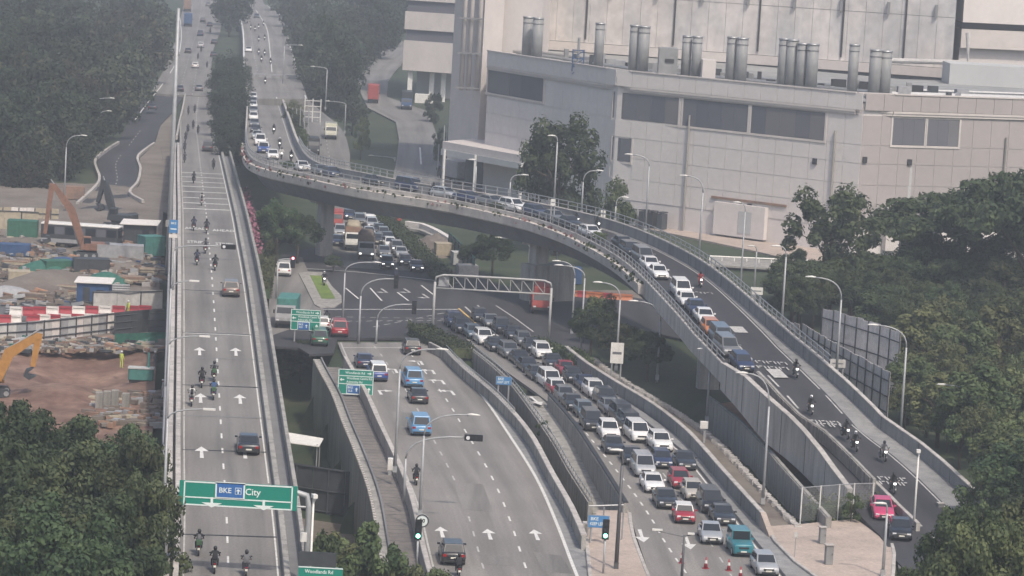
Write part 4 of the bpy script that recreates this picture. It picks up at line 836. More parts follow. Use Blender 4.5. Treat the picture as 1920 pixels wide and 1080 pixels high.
# right side
R_ = [('round', 1560, 460, 400, 0, 1.25, 'round dark tree standing right of the flyover crest'), ('rain', 1800, 445, 408, 0, 1.4, 'broad umbrella shaped tree in front of the factory right wing'), ('rain', 1930, 430, 395, 0, 1.3, 'umbrella shaped tree cut by the right picture edge'),
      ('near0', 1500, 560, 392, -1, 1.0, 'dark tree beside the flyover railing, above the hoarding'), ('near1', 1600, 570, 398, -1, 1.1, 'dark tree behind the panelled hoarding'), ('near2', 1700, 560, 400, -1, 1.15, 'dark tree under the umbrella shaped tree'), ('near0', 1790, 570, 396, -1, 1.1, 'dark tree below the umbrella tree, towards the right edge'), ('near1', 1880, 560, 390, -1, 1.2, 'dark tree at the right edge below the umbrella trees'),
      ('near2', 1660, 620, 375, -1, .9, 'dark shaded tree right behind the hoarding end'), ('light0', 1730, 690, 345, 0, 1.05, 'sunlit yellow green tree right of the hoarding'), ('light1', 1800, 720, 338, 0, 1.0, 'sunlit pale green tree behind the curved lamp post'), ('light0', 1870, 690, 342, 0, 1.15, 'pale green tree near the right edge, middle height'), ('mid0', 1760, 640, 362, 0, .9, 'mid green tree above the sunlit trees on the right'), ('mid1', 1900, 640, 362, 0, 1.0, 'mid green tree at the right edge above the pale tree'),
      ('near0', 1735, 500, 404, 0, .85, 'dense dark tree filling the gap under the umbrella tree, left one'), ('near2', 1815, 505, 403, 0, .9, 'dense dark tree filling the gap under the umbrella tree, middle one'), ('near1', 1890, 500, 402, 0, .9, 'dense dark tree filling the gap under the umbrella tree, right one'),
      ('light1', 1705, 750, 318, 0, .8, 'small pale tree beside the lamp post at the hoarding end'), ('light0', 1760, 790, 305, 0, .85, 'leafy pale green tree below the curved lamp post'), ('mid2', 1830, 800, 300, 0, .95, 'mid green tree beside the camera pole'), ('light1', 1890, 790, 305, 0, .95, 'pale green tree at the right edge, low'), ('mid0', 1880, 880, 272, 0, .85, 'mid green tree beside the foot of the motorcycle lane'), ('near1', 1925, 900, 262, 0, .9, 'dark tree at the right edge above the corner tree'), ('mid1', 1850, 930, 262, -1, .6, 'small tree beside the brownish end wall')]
for a in R_: tpx(*a)
for k, a in enumerate(((1815, 1085, 218, -3.0, .75), (1900, 1070, 222, -3.0, .85), (1745, 1115, 212, -4, .62), (1850, 1130, 208, -3, .8))): tpx('near%d' % (k % 3), *a, 'leafy tree in the bottom right corner, %s of four' % ordn[k], 'corner trees bottom right', mat='leaf_mid')
# bottom left
for k, a in enumerate(((30, 880, 240, -3, .85), (125, 895, 242, -3, .85), (232, 915, 240, -3, .72), (10, 955, 224, -3, .9), (130, 965, 224, -3, .95), (240, 960, 226, -3, .75), (60, 1060, 208, -2, .95), (190, 1060, 208, -2, .95), (262, 1040, 212, -3, .7), (-45, 930, 232, -3, .9), (110, 1090, 198, -2, 1.0))): tpx('near%d' % (k % 3), *a, 'dark leafy tree in the bottom left clump left of the viaduct, %s from the top' % ordn[k], 'tree clump bottom left')
tpx('light1', 300, 1040, 214, -2, .35, 'small yellowish bush at the foot of the viaduct bottom left', name='bush', cat='bush'); tpx('shrub', 320, 1075, 208, 1.2, .9, 'tiny shrub against the viaduct at the bottom edge', name='shrub', cat='shrub')
for k, a in enumerate(((615, 1085, 240, -6, .8), (655, 1090, 236, -6, .75), (695, 1105, 228, -6, .7), (590, 1110, 226, -6, .7))): tpx('light%d' % (k % 2), *a, 'leafy light green tree in the low ground beside the big green sign, %s of four' % ordn[k], 'trees in the low ground', mat='leaf_mid' if k != 0 else None)
for k, a in enumerate(((745, 1070, 228, -1.3, .8), (778, 1078, 226, -1.3, .7), (822, 1072, 226, -.4, .55), (722, 1080, 222, -1.4, .7))): tpx('bush', *a, 'dark shrub at the bottom edge beside the centre road, %s of four' % ordn[k], 'shrubs at the bottom edge', name='shrub', cat='shrub')
# under and beside the flyover, junction greenery
for a in (('near0', 1110, 615, 352, -.4, .55, 'dark tree under the flyover beside the tall lamp posts'), ('near1', 1165, 640, 346, -.4, .6, 'dark tree under the flyover behind the queue wall'), ('near2', 1215, 660, 338, -.4, .55, 'dark shaded tree under the flyover near its pier'), ('mid0', 1125, 590, 362, -.3, .5, 'mid green tree behind the queue, below the orange barriers'), ('near0', 925, 470, 425, -.4, .6, 'dark tree beside the flyover pier base'), ('near1', 890, 480, 428, -.4, .5, 'dark shrubby tree left of the flyover pier'), ('near2', 520, 430, 420, -.4, .7, 'dark tree under the flyover beside the viaduct'), ('near0', 560, 440, 425, -.4, .7, 'dark tree left of the flyover pier, under the deck'), ('mid1', 625, 500, 418, -.4, .3, 'small bush at the foot of the left flyover pier'),
          ('mid2', 548, 238, 590, 1.5, .62, 'tree between the flyover and the slip road with lorries'), ('mid0', 560, 265, 565, 1, .5, 'small tree beside the slip road lorries'), ('mid1', 545, 215, 620, 2, .6, 'tree behind the sign poles beside the slip road'), ('far1', 662, 215, 650, 1, .6, 'tree right of the white lorry on the slip road'), ('light0', 678, 250, 600, 0, .45, 'yellowish bush beside the slip road verge'), ('far2', 640, 140, 690, 1, .8, 'tree beside the curved lamp posts of the slip road'), ('far3', 605, 110, 720, 2, .9, 'light tree beside the overhead sign gantry'), ('far0', 812, 205, 690, 0, .42, 'tree beside the office block columns'), ('far2', 825, 262, 600, 0, .3, 'small tree at the left foot of the service tower'),
          ('near1', 540, 690, 352, -6, .55, 'dark bush in the low ground below the first green sign'), ('near2', 565, 668, 350, -4, .42, 'bush right below the first green sign')): tpx(*a)
# dense undergrowth right of the flyover and beside the slip road
polyR = [(1440, 590), (1480, 520), (1560, 500), (1700, 490), (1960, 470), (1960, 660), (1880, 650), (1700, 640), (1660, 600), (1500, 580), (1470, 610)]
forest(polyR, 352, 425, 24, 75, 5.6, ['near0', 'near1', 'near2'], 'dark bushy tree in the dense greenery right of the flyover', 'dense greenery right of the flyover', .45, .68, 3.0, rad=3.6, hide=.97)
polyR2 = [(1690, 660), (1960, 640), (1960, 900), (1850, 905), (1790, 860), (1730, 800), (1690, 760)]
forest(polyR2, 268, 350, 30, 60, 5.2, ['mid0', 'light0', 'mid1', 'light1'], 'leafy bush in the sunlit greenery at the right', 'sunlit greenery at the right', .42, .62, 2.6, rad=3.2, hide=.97)
# hedges
def hedge(name, path, w, h, mat, label, n=260):
    L = plen(path); rs = np.random.RandomState(int(L)); N = int(L * w * n / 4); V = []
    for k in range(N):
        p, t = along(path, rs.uniform(0, L)); q = np.array([p.x + t.y * rs.uniform(-w / 2, w / 2), p.y - t.x * rs.uniform(-w / 2, w / 2), p.z + h * (1 - rs.rand() ** 2.2) * rs.uniform(.75, 1.1)])
        nr = rs.normal(size=3) + np.array([0, 0, .8]); nr /= np.linalg.norm(nr); a = np.cross(nr, rs.normal(size=3)); a /= np.linalg.norm(a); b = np.cross(nr, a); s = rs.uniform(.08, .2)
        V += [q - a * s, q - b * s * .6, q + a * s, q + b * s * .6]
    m = MB(); m.v = [tuple(map(float, v)) for v in V]; m.f = [(4 * i, 4 * i + 1, 4 * i + 2, 4 * i + 3) for i in range(N)]; o = thing(name, label, 'hedge', (0, 0, 0)); ob('foliage', m.mesh('foliage', fix=False), mat, o)
    bandwall('stems', path, w * .7, h * .7, 'leaf_dark', o, bev=.2); return o
hedge('hedge', smooth([W(782, 628), W(800, 640), W(830, 652), W(868, 672)]), 3.0, 1.5, 'leaf_dark', 'low dark hedge on the median nose at the junction')
hedge('hedge', smooth([W(700, 398), W(735, 432), W(775, 470), W(815, 512), W(838, 535)]), 2.6, 1.4, 'leaf_dark', 'dark hedge right of the waiting cars beyond the junction', 160)
hedge('hedge', smooth([W(1000, 650), W(1040, 668), W(1070, 672), W(1095, 690)]), 2.4, 1.2, 'leaf_dark', 'low hedge between the queue and the tall lamp posts')
hedge('hedge', smooth([W(497, 560), W(505, 500), W(512, 470)]), 1.6, 1.6, 'leaf_mid', 'narrow hedge beside the viaduct next to the white car')
bou = MB(); rs = random.Random(4); p0 = smooth([Vector((p.x, p.y, p.z + .4)) for p in offset(viaR, 2.1) if 378 < p.y < 470])
for k in range(520):
    p, t = along(p0, rs.uniform(0, plen(p0))); q = p + Vector((rs.uniform(-.2, .9), 0, rs.uniform(-2.2, .3))); a = Matrix.Rotation(rs.uniform(0, 6), 3, 'Z') @ Matrix.Rotation(rs.uniform(0, 3), 3, 'X'); r = rs.uniform(.08, .2); bou.add([q + a @ Vector((sx * r, sy * r, 0)) for sx, sy in ((-1, -1), (1, -1), (1, 1), (-1, 1))], [(0, 1, 2, 3)])
o = thing('bougainvillea', 'pink flowering bougainvillea along the right viaduct parapet', 'plant'); ob('blossom', bou.mesh('blossom', fix=False), 'flower', o)
for i, (px, py) in enumerate(((540, 322), (932, 402), (1122, 458))): tpx('bush', px, py - 8, Wz(px, py, zramp).y - .8, Wz(px, py, zramp).z + .5, .55, 'round bush growing in the flyover planter, %s from the left' % ordn[i], 'bushes in the flyover planter', name='bush', cat='bush')
for i, a in enumerate(((1020, 780, 303, -1, .5), (955, 745, 318, -2, .45), (1600, 890, 262, .2, .75))): tpx('shrub', *a, ['leafy plant growing on the trench wall', 'weed in the trench behind the blue sign', 'green shrub at the lower end of the dividing wall'][i], name='shrub', cat='shrub', mat='leaf_mid')
# ---------------------------------------------------------------- vehicles (local +Y is the front)
def body_rings(st, hw):
    out = []
    for y, w, zb, zt_ in st:
        w *= hw; zm = zb + (zt_ - zb) * .55
        out.append([Vector(v) for v in ((-w * .90, y, zb), (-w, y, zb + .10), (-w * 1.0, y, zm), (-w * .965, y, zt_ - .06), (-w * .84, y, zt_), (0, y, zt_ + .015), (w * .84, y, zt_), (w * .965, y, zt_ - .06), (w * 1.0, y, zm), (w, y, zb + .10), (w * .90, y, zb))])
    return out
def bevel_mesh(m, off, seg=1):
    bm = bmesh.new(); bm.from_mesh(m); bmesh.ops.recalc_face_normals(bm, faces=bm.faces)
    bmesh.ops.bevel(bm, geom=list(bm.edges), offset=off, segments=seg, affect='EDGES', profile=.6, clamp_overlap=True); bm.to_mesh(m); bm.free(); return m
SPEC = {  # length, width, height, belt, hood height, tail height, windscreen foot, roof front, roof rear, rear glass foot (share of length)
    'sedan': (4.55, 1.78, 1.44, .92, .86, .94, .70, .54, .29, .13), 'hatch': (4.05, 1.72, 1.50, .95, .90, .96, .74, .57, .11, .03), 'suv': (4.55, 1.84, 1.68, 1.06, 1.00, 1.06, .73, .57, .10, .03),
    'mpv': (4.85, 1.84, 1.86, 1.08, 1.00, 1.08, .86, .68, .07, .02), 'mini': (3.75, 1.70, 1.42, .93, .90, .94, .70, .60, .12, .04), 'jeep': (3.9, 1.70, 1.92, 1.15, 1.08, 1.15, .64, .61, .02, .005), 'taxi': (4.75, 1.92, 1.92, 1.08, 1.0, 1.08, .82, .64, .08, .02)}
WHEELM = {}
def wheel_meshes(r, w):
    k = (r, w)
    if k not in WHEELM:
        t = MB(); n = 16; R0 = []
        for x, rr in ((-w / 2, r * .86), (-w * .42, r), (w * .42, r), (w / 2, r * .86)): R0.append([Vector((x, math.cos(a * 6.2832 / n) * rr, math.sin(a * 6.2832 / n) * rr)) for a in range(n)])
        t.loft(R0); tm = t.mesh('tyre', True)
        q = MB(); q.tube([(-w / 2 - .012, 0, 0), (w / 2 + .012, 0, 0)], r * .62, 12); WHEELM[k] = (tm, q.mesh('rim', False))
    return WHEELM[k]
CARM = {}
def car_parts(kind):
    if kind in CARM: return CARM[kind]
    L, Wd, Hh, bl, hh, th, wf, r_f, r_r, rf = SPEC[kind]; hw = Wd / 2; Y = lambda f: (f - .5) * L; box = kind == 'jeep'
    st = [(Y(0), .84, .36, th - .22), (Y(.012), .93, .30, th - .10), (Y(.05), .985, .24, th), (Y(max(rf, .06)), 1, .22, max(th, bl) if rf < .1 else th), (Y(.3), 1, .20, bl), (Y(wf - .02), 1, .20, bl), (Y(wf + .02), 1, .20, bl - .01), (Y(.86 if wf < .8 else .93), .985, .22, hh - (.02 if not box else 0)), (Y(.955), .95, .24, hh - (.12 if not box else .02)), (Y(.988), .88, .28, hh - (.24 if not box else .06)), (Y(1), .78, .34, hh - (.34 if not box else .12))]
    b = MB(); b.loft(body_rings(st, hw)); body = b.mesh('body', True)
    wb, wr = hw * .90, hw * (.76 if not box else .86); zr = Hh - .05; c = MB()
    base = [(-wb, Y(rf), bl - .03), (wb, Y(rf), bl - .03), (wb, Y(wf), bl - .03), (-wb, Y(wf), bl - .03)]; top = [(-wr, Y(r_r), zr), (wr, Y(r_r), zr), (wr, Y(r_f), zr), (-wr, Y(r_f), zr)]
    c.add(base + top, [(3, 2, 1, 0), (4, 5, 6, 7), (0, 1, 5, 4), (1, 2, 6, 5), (2, 3, 7, 6), (3, 0, 4, 7)]); cab = c.mesh('cabin'); bevel_mesh(cab, .05, 2); cab.polygons.foreach_set('use_smooth', [False] * len(cab.polygons))
    B = [Vector(v) for v in base]; T = [Vector(v) for v in top]
    def pane(name, q, inset=(.07, .07, .10, .10)):
        a, b_, c_, d = q  # bottom-left, bottom-right, top-right, top-left
        def uv(u, v): return (a.lerp(b_, u)).lerp(d.lerp(c_, u), v)
        P = [uv(inset[0], inset[2]), uv(1 - inset[1], inset[2]), uv(1 - inset[1], 1 - inset[3]), uv(inset[0], 1 - inset[3])]; n = (P[1] - P[0]).cross(P[3] - P[0]).normalized()
        ctr = sum(P, Vector()) / 4
        if n.dot(ctr - Vector((0, Y(.4), 1.0))) < 0: n = -n
        return MB().slab([p - n * .01 for p in P], n, .022).mesh(name)
    parts = [('body', body, 'PAINT', []), ('cabin', cab, 'ROOF', [])]
    parts.append(('windscreen', pane('windscreen', (B[2], B[3], T[3], T[2]), (.06, .06, .06, .08)), 'glass', [])); parts.append(('rear_window', pane('rear_window', (B[0], B[1], T[1], T[0]), (.08, .08, .10, .12)), 'glass', []))
    for s in (0, 1):
        q = (B[3], B[0], T[0], T[3]) if s == 0 else (B[2], B[1], T[1], T[2])
        def lerpq(u0, u1): return (q[0].lerp(q[1], u0), q[0].lerp(q[1], u1), q[3].lerp(q[2], u1), q[3].lerp(q[2], u0))
        parts.append(('side_window', pane('side_window', lerpq(.04, .50), (.06, .04, .10, .10)), 'glass', [])); parts.append(('side_window', pane('side_window', lerpq(.50, .97), (.04, .08, .10, .10)), 'glass', []))
    tm, rm = wheel_meshes(.33 if kind not in ('suv', 'mpv', 'jeep') else .36, .21); r = .33 if kind not in ('suv', 'mpv', 'jeep') else .36
    for sx in (-1, 1):
        for fy in (.17, .83): parts.append(('wheel', tm, 'rubber', [('rim', rm, 'rim', None)], (sx * (hw - .10), Y(fy), r)))
    hz_ = hh - .26
    for sx in (-1, 1):
        parts.append(('headlight', MB().box((sx * hw * .66, Y(.972), hz_ + .02), (hw * .34, .16, .15)).mesh('headlight'), 'lamp_clear', [])); parts.append(('tail_light', MB().box((sx * hw * .74, Y(.008), th - .24), (hw * .3, .10, .2)).mesh('tail_light'), 'tail_red', []))
        m = MB().box((sx * (hw + .08), Y(wf - .06), bl + .06), (.22, .14, .14)).mesh('mirror'); parts.append(('mirror', m, 'PAINT', []))
    parts.append(('grille', MB().box((0, Y(.995), hz_ - .06), (hw * .95, .06, .16)).mesh('grille'), 'trim_dark', [])); parts.append(('lower_grille', MB().box((0, Y(.992), .36), (hw * 1.25, .08, .14)).mesh('lower_grille'), 'trim_dark', []))
    parts.append(('number_plate', MB().box((0, Y(1.0) + .02, .48), (.46, .03, .11)).mesh('number_plate'), 'plate', [])); parts.append(('number_plate', MB().box((0, Y(0) - .015, th - .42), (.46, .03, .11)).mesh('number_plate'), 'plate', [])); parts.append(('rear_bumper', MB().box((0, Y(.006), .40), (hw * 1.6, .08, .16)).mesh('rear_bumper'), 'trim_dark', []))
    if kind == 'jeep': parts.append(('spare_wheel', tm, 'rubber', [], (0, Y(-.02), .95)))
    CARM[kind] = parts; return parts
FAR_SKIP = {'mirror', 'number_plate', 'lower_grille', 'grille', 'rear_bumper'}
def put_car(kind, color, p, d, label, group, far=False, roof=None, lit=False, cat='car', name=None):
    d = Vector((d.x, d.y, d.z)).normalized(); rz = math.atan2(d.y, d.x) - math.pi / 2; nm = name or {'sedan': 'sedan', 'hatch': 'hatchback', 'suv': 'suv', 'mpv': 'minivan', 'mini': 'small_hatchback', 'jeep': 'off_road_car', 'taxi': 'taxi'}[kind]
    root = thing(nm, label, cat, p, 0, group); root.rotation_euler = (math.asin(max(-1, min(1, d.z))), 0, rz); pm = MATS['paint_' + color]
    for part in car_parts(kind):
        n, me, mt, sub = part[:4]
        if far and n in FAR_SKIP: continue
        mm = pm if mt == 'PAINT' else ((MATS['paint_' + roof] if roof else pm) if mt == 'ROOF' else MATS[mt])
        if n == 'headlight' and lit: mm = MATS['lamp_lit']
        o = ob(n, me, mm, root)
        if len(part) > 4: o.location = part[4]
        if n == 'spare_wheel': o.rotation_euler = (0, 0, math.pi / 2)
        if not far:
            for sn, sm, smt, _ in sub: ob(sn, sm, smt, o)
    return root
OCC = []   # (centre, half length, half width, direction) of everything parked on the roads
def free(c, L, d):
    for (c2, L2, d2) in OCC:
        r = c - c2
        if abs(r.dot(d)) < (L + L2) / 2 + .25 and abs(r.dot(Vector((d.y, -d.x, 0)))) < 1.78 and abs(r.z) < 3: return False
    return True
def place(kind_len, px, py, zf, path, away, up=0.0):
    p = Wz(px, py, zf) if callable(zf) else W(px, py, zf); t = near_tangent(path, p)
    if (t.y < 0) == away: t = -t
    d = t.copy(); c = p + d * kind_len / 2 * (1 if away else -1)
    for _ in range(60):
        if free(c, kind_len, d): break
        c = c + d * (.15 if away else -.15)
    OCC.append((c.copy(), kind_len, d.copy()))
    if callable(zf):
        z0, z1 = zf(c.y - d.y), zf(c.y + d.y); c.z = zf(c.y); d.z = (z1 - z0) / 2
    return c, d
CN = {'dark': 'dark grey', 'taxi': 'light blue', 'bluegrey': 'blue grey', 'navy': 'navy blue'}; KN = {'hatch': 'hatchback', 'suv': 'SUV', 'mpv': 'minivan', 'mini': 'small hatchback', 'jeep': 'off-road car', 'taxi': 'taxi'}
def row(items, zf, path, away, where, group, far_at=13.0, lit=()):
    for k, it in enumerate(items):
        px, py, kind, col = it[:4]; extra = it[4] if len(it) > 4 else {}; lab = extra.get('label') or '%s %s, %s %s' % (CN.get(col, col), KN.get(kind, kind), ordn[k], where)
        c, d = place(SPEC[kind][0], px, py, zf, path, away); s = PR(c)[2]
        put_car(kind, col, c, d, lab, group, s < far_at, extra.get('roof'), k in lit)
qL = [(1336, 1023, 'sedan', 'silver', {'label': 'silver sedan with bright chrome grille beside the traffic cones'}), (1285, 984, 'mini', 'red', {'roof': 'white', 'label': 'small red hatchback with white roof and bonnet stripes'}), (1253, 957, 'sedan', 'dark'), (1229, 927, 'sedan', 'white'), (1211, 897, 'mpv', 'silver'), (1190, 875, 'sedan', 'black'), (1154, 854, 'sedan', 'dark'), (1146, 828, 'suv', 'white'), (1115, 812, 'mpv', 'dark'), (1100, 786, 'hatch', 'bluegrey'), (1084, 775, 'sedan', 'dark'), (1071, 763, 'hatch', 'grey'), (1061, 752, 'hatch', 'red', {'roof': 'white', 'label': 'red hatchback with white roof in the middle of the queue'}), (1040, 732, 'mpv', 'white'), (1018, 718, 'sedan', 'dark'), (998, 701, 'sedan', 'dark'), (983, 687, 'sedan', 'black'), (964, 676, 'suv', 'grey'), (945, 669, 'sedan', 'dark'), (930, 662, 'suv', 'white'), (914, 656, 'hatch', 'bluegrey'), (897, 649, 'suv', 'dark'), (879, 637, 'suv', 'navy')]
qR = [(1441, 1083, 'hatch', 'silver'), (1394, 1046, 'jeep', 'teal', {'label': 'boxy teal off-road car near the end of the grey wall'}), (1361, 988, 'sedan', 'dark'), (1340, 969, 'mpv', 'black'), (1304, 941, 'hatch', 'beige'), (1279, 919, 'hatch', 'red', {'label': 'dark red hatchback next to the grey wall'}), (1289, 884, 'sedan', 'dark'), (1245, 881, 'hatch', 'navy'), (1245, 850, 'suv', 'white'), (1208, 836, 'mpv', 'white'), (1192, 817, 'mpv', 'black'), (1174, 797, 'mpv', 'dark'), (1157, 784, 'sedan', 'grey'), (1143, 764, 'suv', 'dark'), (1122, 749, 'suv', 'white'), (1105, 735, 'sedan', 'navy'), (1084, 724, 'hatch', 'dark'), (1066, 707, 'sedan', 'red', {'label': 'bright red sedan in the right lane beside the railing'}), (1043, 694, 'sedan', 'dark'), (1021, 675, 'suv', 'white'), (1003, 663, 'sedan', 'dark'), (988, 653, 'hatch', 'grey'), (972, 644, 'sedan', 'dark'), (955, 637, 'suv', 'dark'), (938, 630, 'sedan', 'grey'), (922, 624, 'hatch', 'dark')]
row(qR, .02, queR, False, 'from the front in the wall side lane of the queue', 'cars queuing towards the causeway')
row(qL, .02, queLp, False, 'from the front in the left lane of the queue', 'cars queuing towards the causeway')
# beyond the junction, towards us under the flyover
jA = [(783, 511, 'sedan', 'dark'), (761, 500, 'hatch', 'dark'), (754, 485, 'sedan', 'silver'), (746, 476, 'suv', 'grey'), (733, 467, 'hatch', 'white'), (729, 456, 'sedan', 'dark'), (721, 447, 'hatch', 'grey'), (713, 440, 'sedan', 'dark'), (699, 431, 'suv', 'silver'), (695, 414, 'hatch', 'white'), (677, 401, 'suv', 'dark')]
jB = [(727, 506, 'suv', 'dark'), (722, 483, 'sedan', 'grey'), (715, 470, 'hatch', 'dark'), (694, 446, 'sedan', 'silver'), (682, 431, 'suv', 'grey'), (657, 413, 'hatch', 'navy')]
row(jA, .03, ssR, False, 'from the stop line in the hedge side lane', 'cars waiting beyond the junction', 11, (0, 1, 3)); row(jB, .03, ssR, False, 'from the stop line in the lane beside the lorries', 'cars waiting beyond the junction', 11, (0, 5))
# centre road, away from us
cenc = [(850, 1062, 'suv', 'black', {'label': 'black SUV at the bottom of the centre road'}), (790, 819, 'taxi', 'taxi', {'label': 'light blue taxi, nearer of the two on the centre road'}), (787, 759, 'sedan', 'dark', {'label': 'dark grey sedan between the two light blue taxis'}), (777, 729, 'taxi', 'taxi', {'label': 'light blue taxi, farther of the two on the centre road'}), (711, 717, 'mpv', 'blue', {'roof': 'white', 'label': 'blue van with white roof behind the second green sign'}), (685, 692, 'sedan', 'navy', {'label': 'dark car in front of the blue van with white roof'}), (774, 667, 'suv', 'black', {'label': 'black car waiting at the stop line beside the median hedge'}), (637, 633, 'taxi', 'red', {'label': 'red taxi turning left at the junction'}), (612, 640, 'hatch', 'white', {'label': 'white hatchback partly hidden behind the red taxi'}), (600, 650, 'mpv', 'green', {'label': 'dark green van beside the first green sign'})]
row(cenc, .02, cenL, True, '', 'cars on the centre road')
row([(532, 519, 'mpv', 'white', {'label': 'white car alone on the left slip road beside the viaduct'})], .03, [W(532, 560), W(545, 480)], True, '', None)
# flyover
fA = [(1400, 697, 'hatch', 'navy'), (1372, 672, 'mpv', 'grey'), (1362, 655, 'mpv', 'bluegrey'), (1340, 634, 'hatch', 'orange', {'label': 'orange hatchback on the flyover'}), (1327, 611, 'sedan', 'white'), (1311, 594, 'sedan', 'navy'), (1295, 580, 'sedan', 'white'), (1283, 561, 'mpv', 'white'), (1241, 526, 'sedan', 'white'), (1226, 510, 'sedan', 'white'), (1214, 497, 'mpv', 'grey'), (1196, 487, 'suv', 'dark'), (1178, 470, 'sedan', 'dark'), (1120, 449, 'sedan', 'white'), (1082, 430, 'sedan', 'dark'), (1058, 420, 'sedan', 'grey'), (1030, 411, 'hatch', 'navy'), (987, 401, 'suv', 'white'), (948, 391, 'sedan', 'grey'), (915, 384, 'sedan', 'navy'), (882, 378, 'hatch', 'silver'), (790, 361, 'mpv', 'navy'), (718, 349, 'sedan', 'dark'), (632, 334, 'hatch', 'navy'), (612, 330, 'sedan', 'grey'), (572, 322, 'sedan', 'white'), (512, 300, 'hatch', 'white'), (494, 288, 'suv', 'blue', {'roof': 'white'}), (488, 274, 'mpv', 'white'), (482, 262, 'sedan', 'silver'), (479, 250, 'sedan', 'dark'), (477, 239, 'sedan', 'grey'), (475, 226, 'hatch', 'white'), (475, 214, 'sedan', 'grey'), (474, 204, 'sedan', 'white'), (474, 196, 'sedan', 'grey'), (474, 188, 'hatch', 'white')]
ordn += ['thirty-%s' % o for o in ordn[:9]]
row(fA, lambda Y: zramp(Y) + .01, rampL, False, 'from the foot of the flyover queue', 'cars queuing on the flyover', 11)
row([(1658, 978, 'sedan', 'pink', {'label': 'pink taxi leaving the flyover at the bottom right'}), (1690, 1016, 'sedan', 'black', {'label': 'black car half hidden by the corner tree below the pink taxi'})], lambda Y: zramp(Y) + .01, tl, False, '', None)
# viaduct and expressway, away from us
V_ = lambda Y: (vdeck(Y) if Y < 690 else zvia(Y)) + .01
row([(466, 855, 'sedan', 'dark', {'label': 'dark sedan driving up the viaduct above the big green sign'}), (433, 558, 'suv', 'brown', {'label': 'brownish grey car on the right lane of the viaduct'}), (389, 285, 'mpv', 'dark', {'label': 'dark minivan at the far end of the viaduct'})], V_, viaL, True, '', 'cars on the viaduct')
ex = [(337, 172, 'sedan', 'dark'), (373, 171, 'sedan', 'grey'), (366, 128, 'hatch', 'white'), (400, 107, 'sedan', 'dark'), (352, 100, 'sedan', 'dark'), (376, 90, 'suv', 'silver'), (401, 83, 'sedan', 'dark'), (375, 68, 'mpv', 'navy'), (380, 42, 'suv', 'dark'), (393, 50, 'sedan', 'dark'), (390, 12, 'sedan', 'grey')]
row(ex, V_, hlR, True, 'from below on the far left expressway', 'cars on the far left expressway', 99)
row([(285, 207, 'sedan', 'dark', {'label': 'dark car entering the expressway from the slip road'})], V_, slL, True, '', None, 99)
row([(466, 98, 'sedan', 'white', {'label': 'white car beside the white median barrier'}), (481, 34, 'sedan', 'dark', {'label': 'dark car high up on the right expressway'})], lambda Y: zramp(Y) + .01, hrL, False, '', None, 99)

# trucks, bus
def truck(p, d, label, cab, cargo, cargo_mat, L=7.5, Wd=2.3, Hh=3.2, name='lorry', group=None, lit=False, cat='lorry', bed=False):
    rz = math.atan2(d.y, d.x) - math.pi / 2; o = thing(name, label, cat, p, rz, group); hw = Wd / 2; cl = 1.9
    cb = MB(); cb.loft([[Vector((-hw * .95, y, .55)), Vector((-hw * .95, y, t)), Vector((hw * .95, y, t)), Vector((hw * .95, y, .55))] for y, t in ((L / 2 - cl, 2.45), (L / 2 - .45, 2.5), (L / 2 - .12, 1.75), (L / 2, 1.2), (L / 2, .6))]); m = cb.mesh('cab'); bevel_mesh(m, .05); ob('cab', m, cab, o)
    MB().slab([(-hw * .84, L / 2 - .13, 1.72), (hw * .84, L / 2 - .13, 1.72), (hw * .80, L / 2 - .42, 2.36), (-hw * .80, L / 2 - .42, 2.36)], (0, 1, .45), .03).build('windscreen', 'glass', o)
    for sx in (-1, 1):
        MB().box((sx * hw * .955, L / 2 - .95, 1.9), (.04, .9, .6)).build('side_window', 'glass', o); MB().box((sx * hw * .7, L / 2 + .0, .95), (.32, .06, .2)).build('headlight', 'lamp_lit' if lit else 'lamp_clear', o); MB().box((sx * (hw + .12), L / 2 - .2, 1.9), (.18, .1, .4)).build('mirror', 'black', o)
        for y in (L / 2 - 1.0, -L / 2 + 1.3, -L / 2 + 2.4)[: 3 if L > 8 else 2]:
            tm, rm = wheel_meshes(.48, .3); w = ob('wheel', tm, 'rubber', o, (sx * (hw - .18), y, .48)); ob('rim', rm, 'rim', w)
    MB().box((0, -.1, .75), (Wd * .7, L - .6, .3)).build('chassis', 'black', o); MB().box((0, L / 2 - .02, .72), (Wd * .92, .14, .32)).build('bumper', 'trim_dark', o)
    cg = MB(); bl_ = L - cl - .25; cy = -L / 2 + bl_ / 2; cg.box((0, cy, (.95 + Hh) / 2), (Wd, bl_, Hh - .95)); m = cg.mesh('cargo_box'); bevel_mesh(m, .06)
    ob('cargo_bed' if bed else 'cargo_box', m, cargo_mat, o)
    if cargo:
        t = MB(); t.loft([[Vector((-hw * .98, y, Hh - .02)), Vector((-hw * .6, y, Hh + h)), Vector((hw * .6, y, Hh + h)), Vector((hw * .98, y, Hh - .02))] for y, h in ((cy - bl_ / 2 + .1, .2), (cy - bl_ / 4, .6), (cy + bl_ / 4, .55), (cy + bl_ / 2 - .1, .25))]); t.build('tarpaulin', cargo, o, True)
    OCC.append((Vector(p), L, Vector((d.x, d.y, 0)))); return o
def tput(px, py, zf, path, away, L, **kw):
    p = Wz(px, py, zf) if callable(zf) else W(px, py, zf); t = near_tangent(path, p); t = -t if (t.y < 0) == away else t; truck(p + t * L / 2 * (1 if away else -1), t, L=L, **kw)
tput(686, 489, .03, ssL, False, 7.0, label='dark lorry with a brown tarpaulin at the stop line beyond the junction', cab='container_grey', cargo='tarp_brown', cargo_mat='tarp_brown', lit=True)
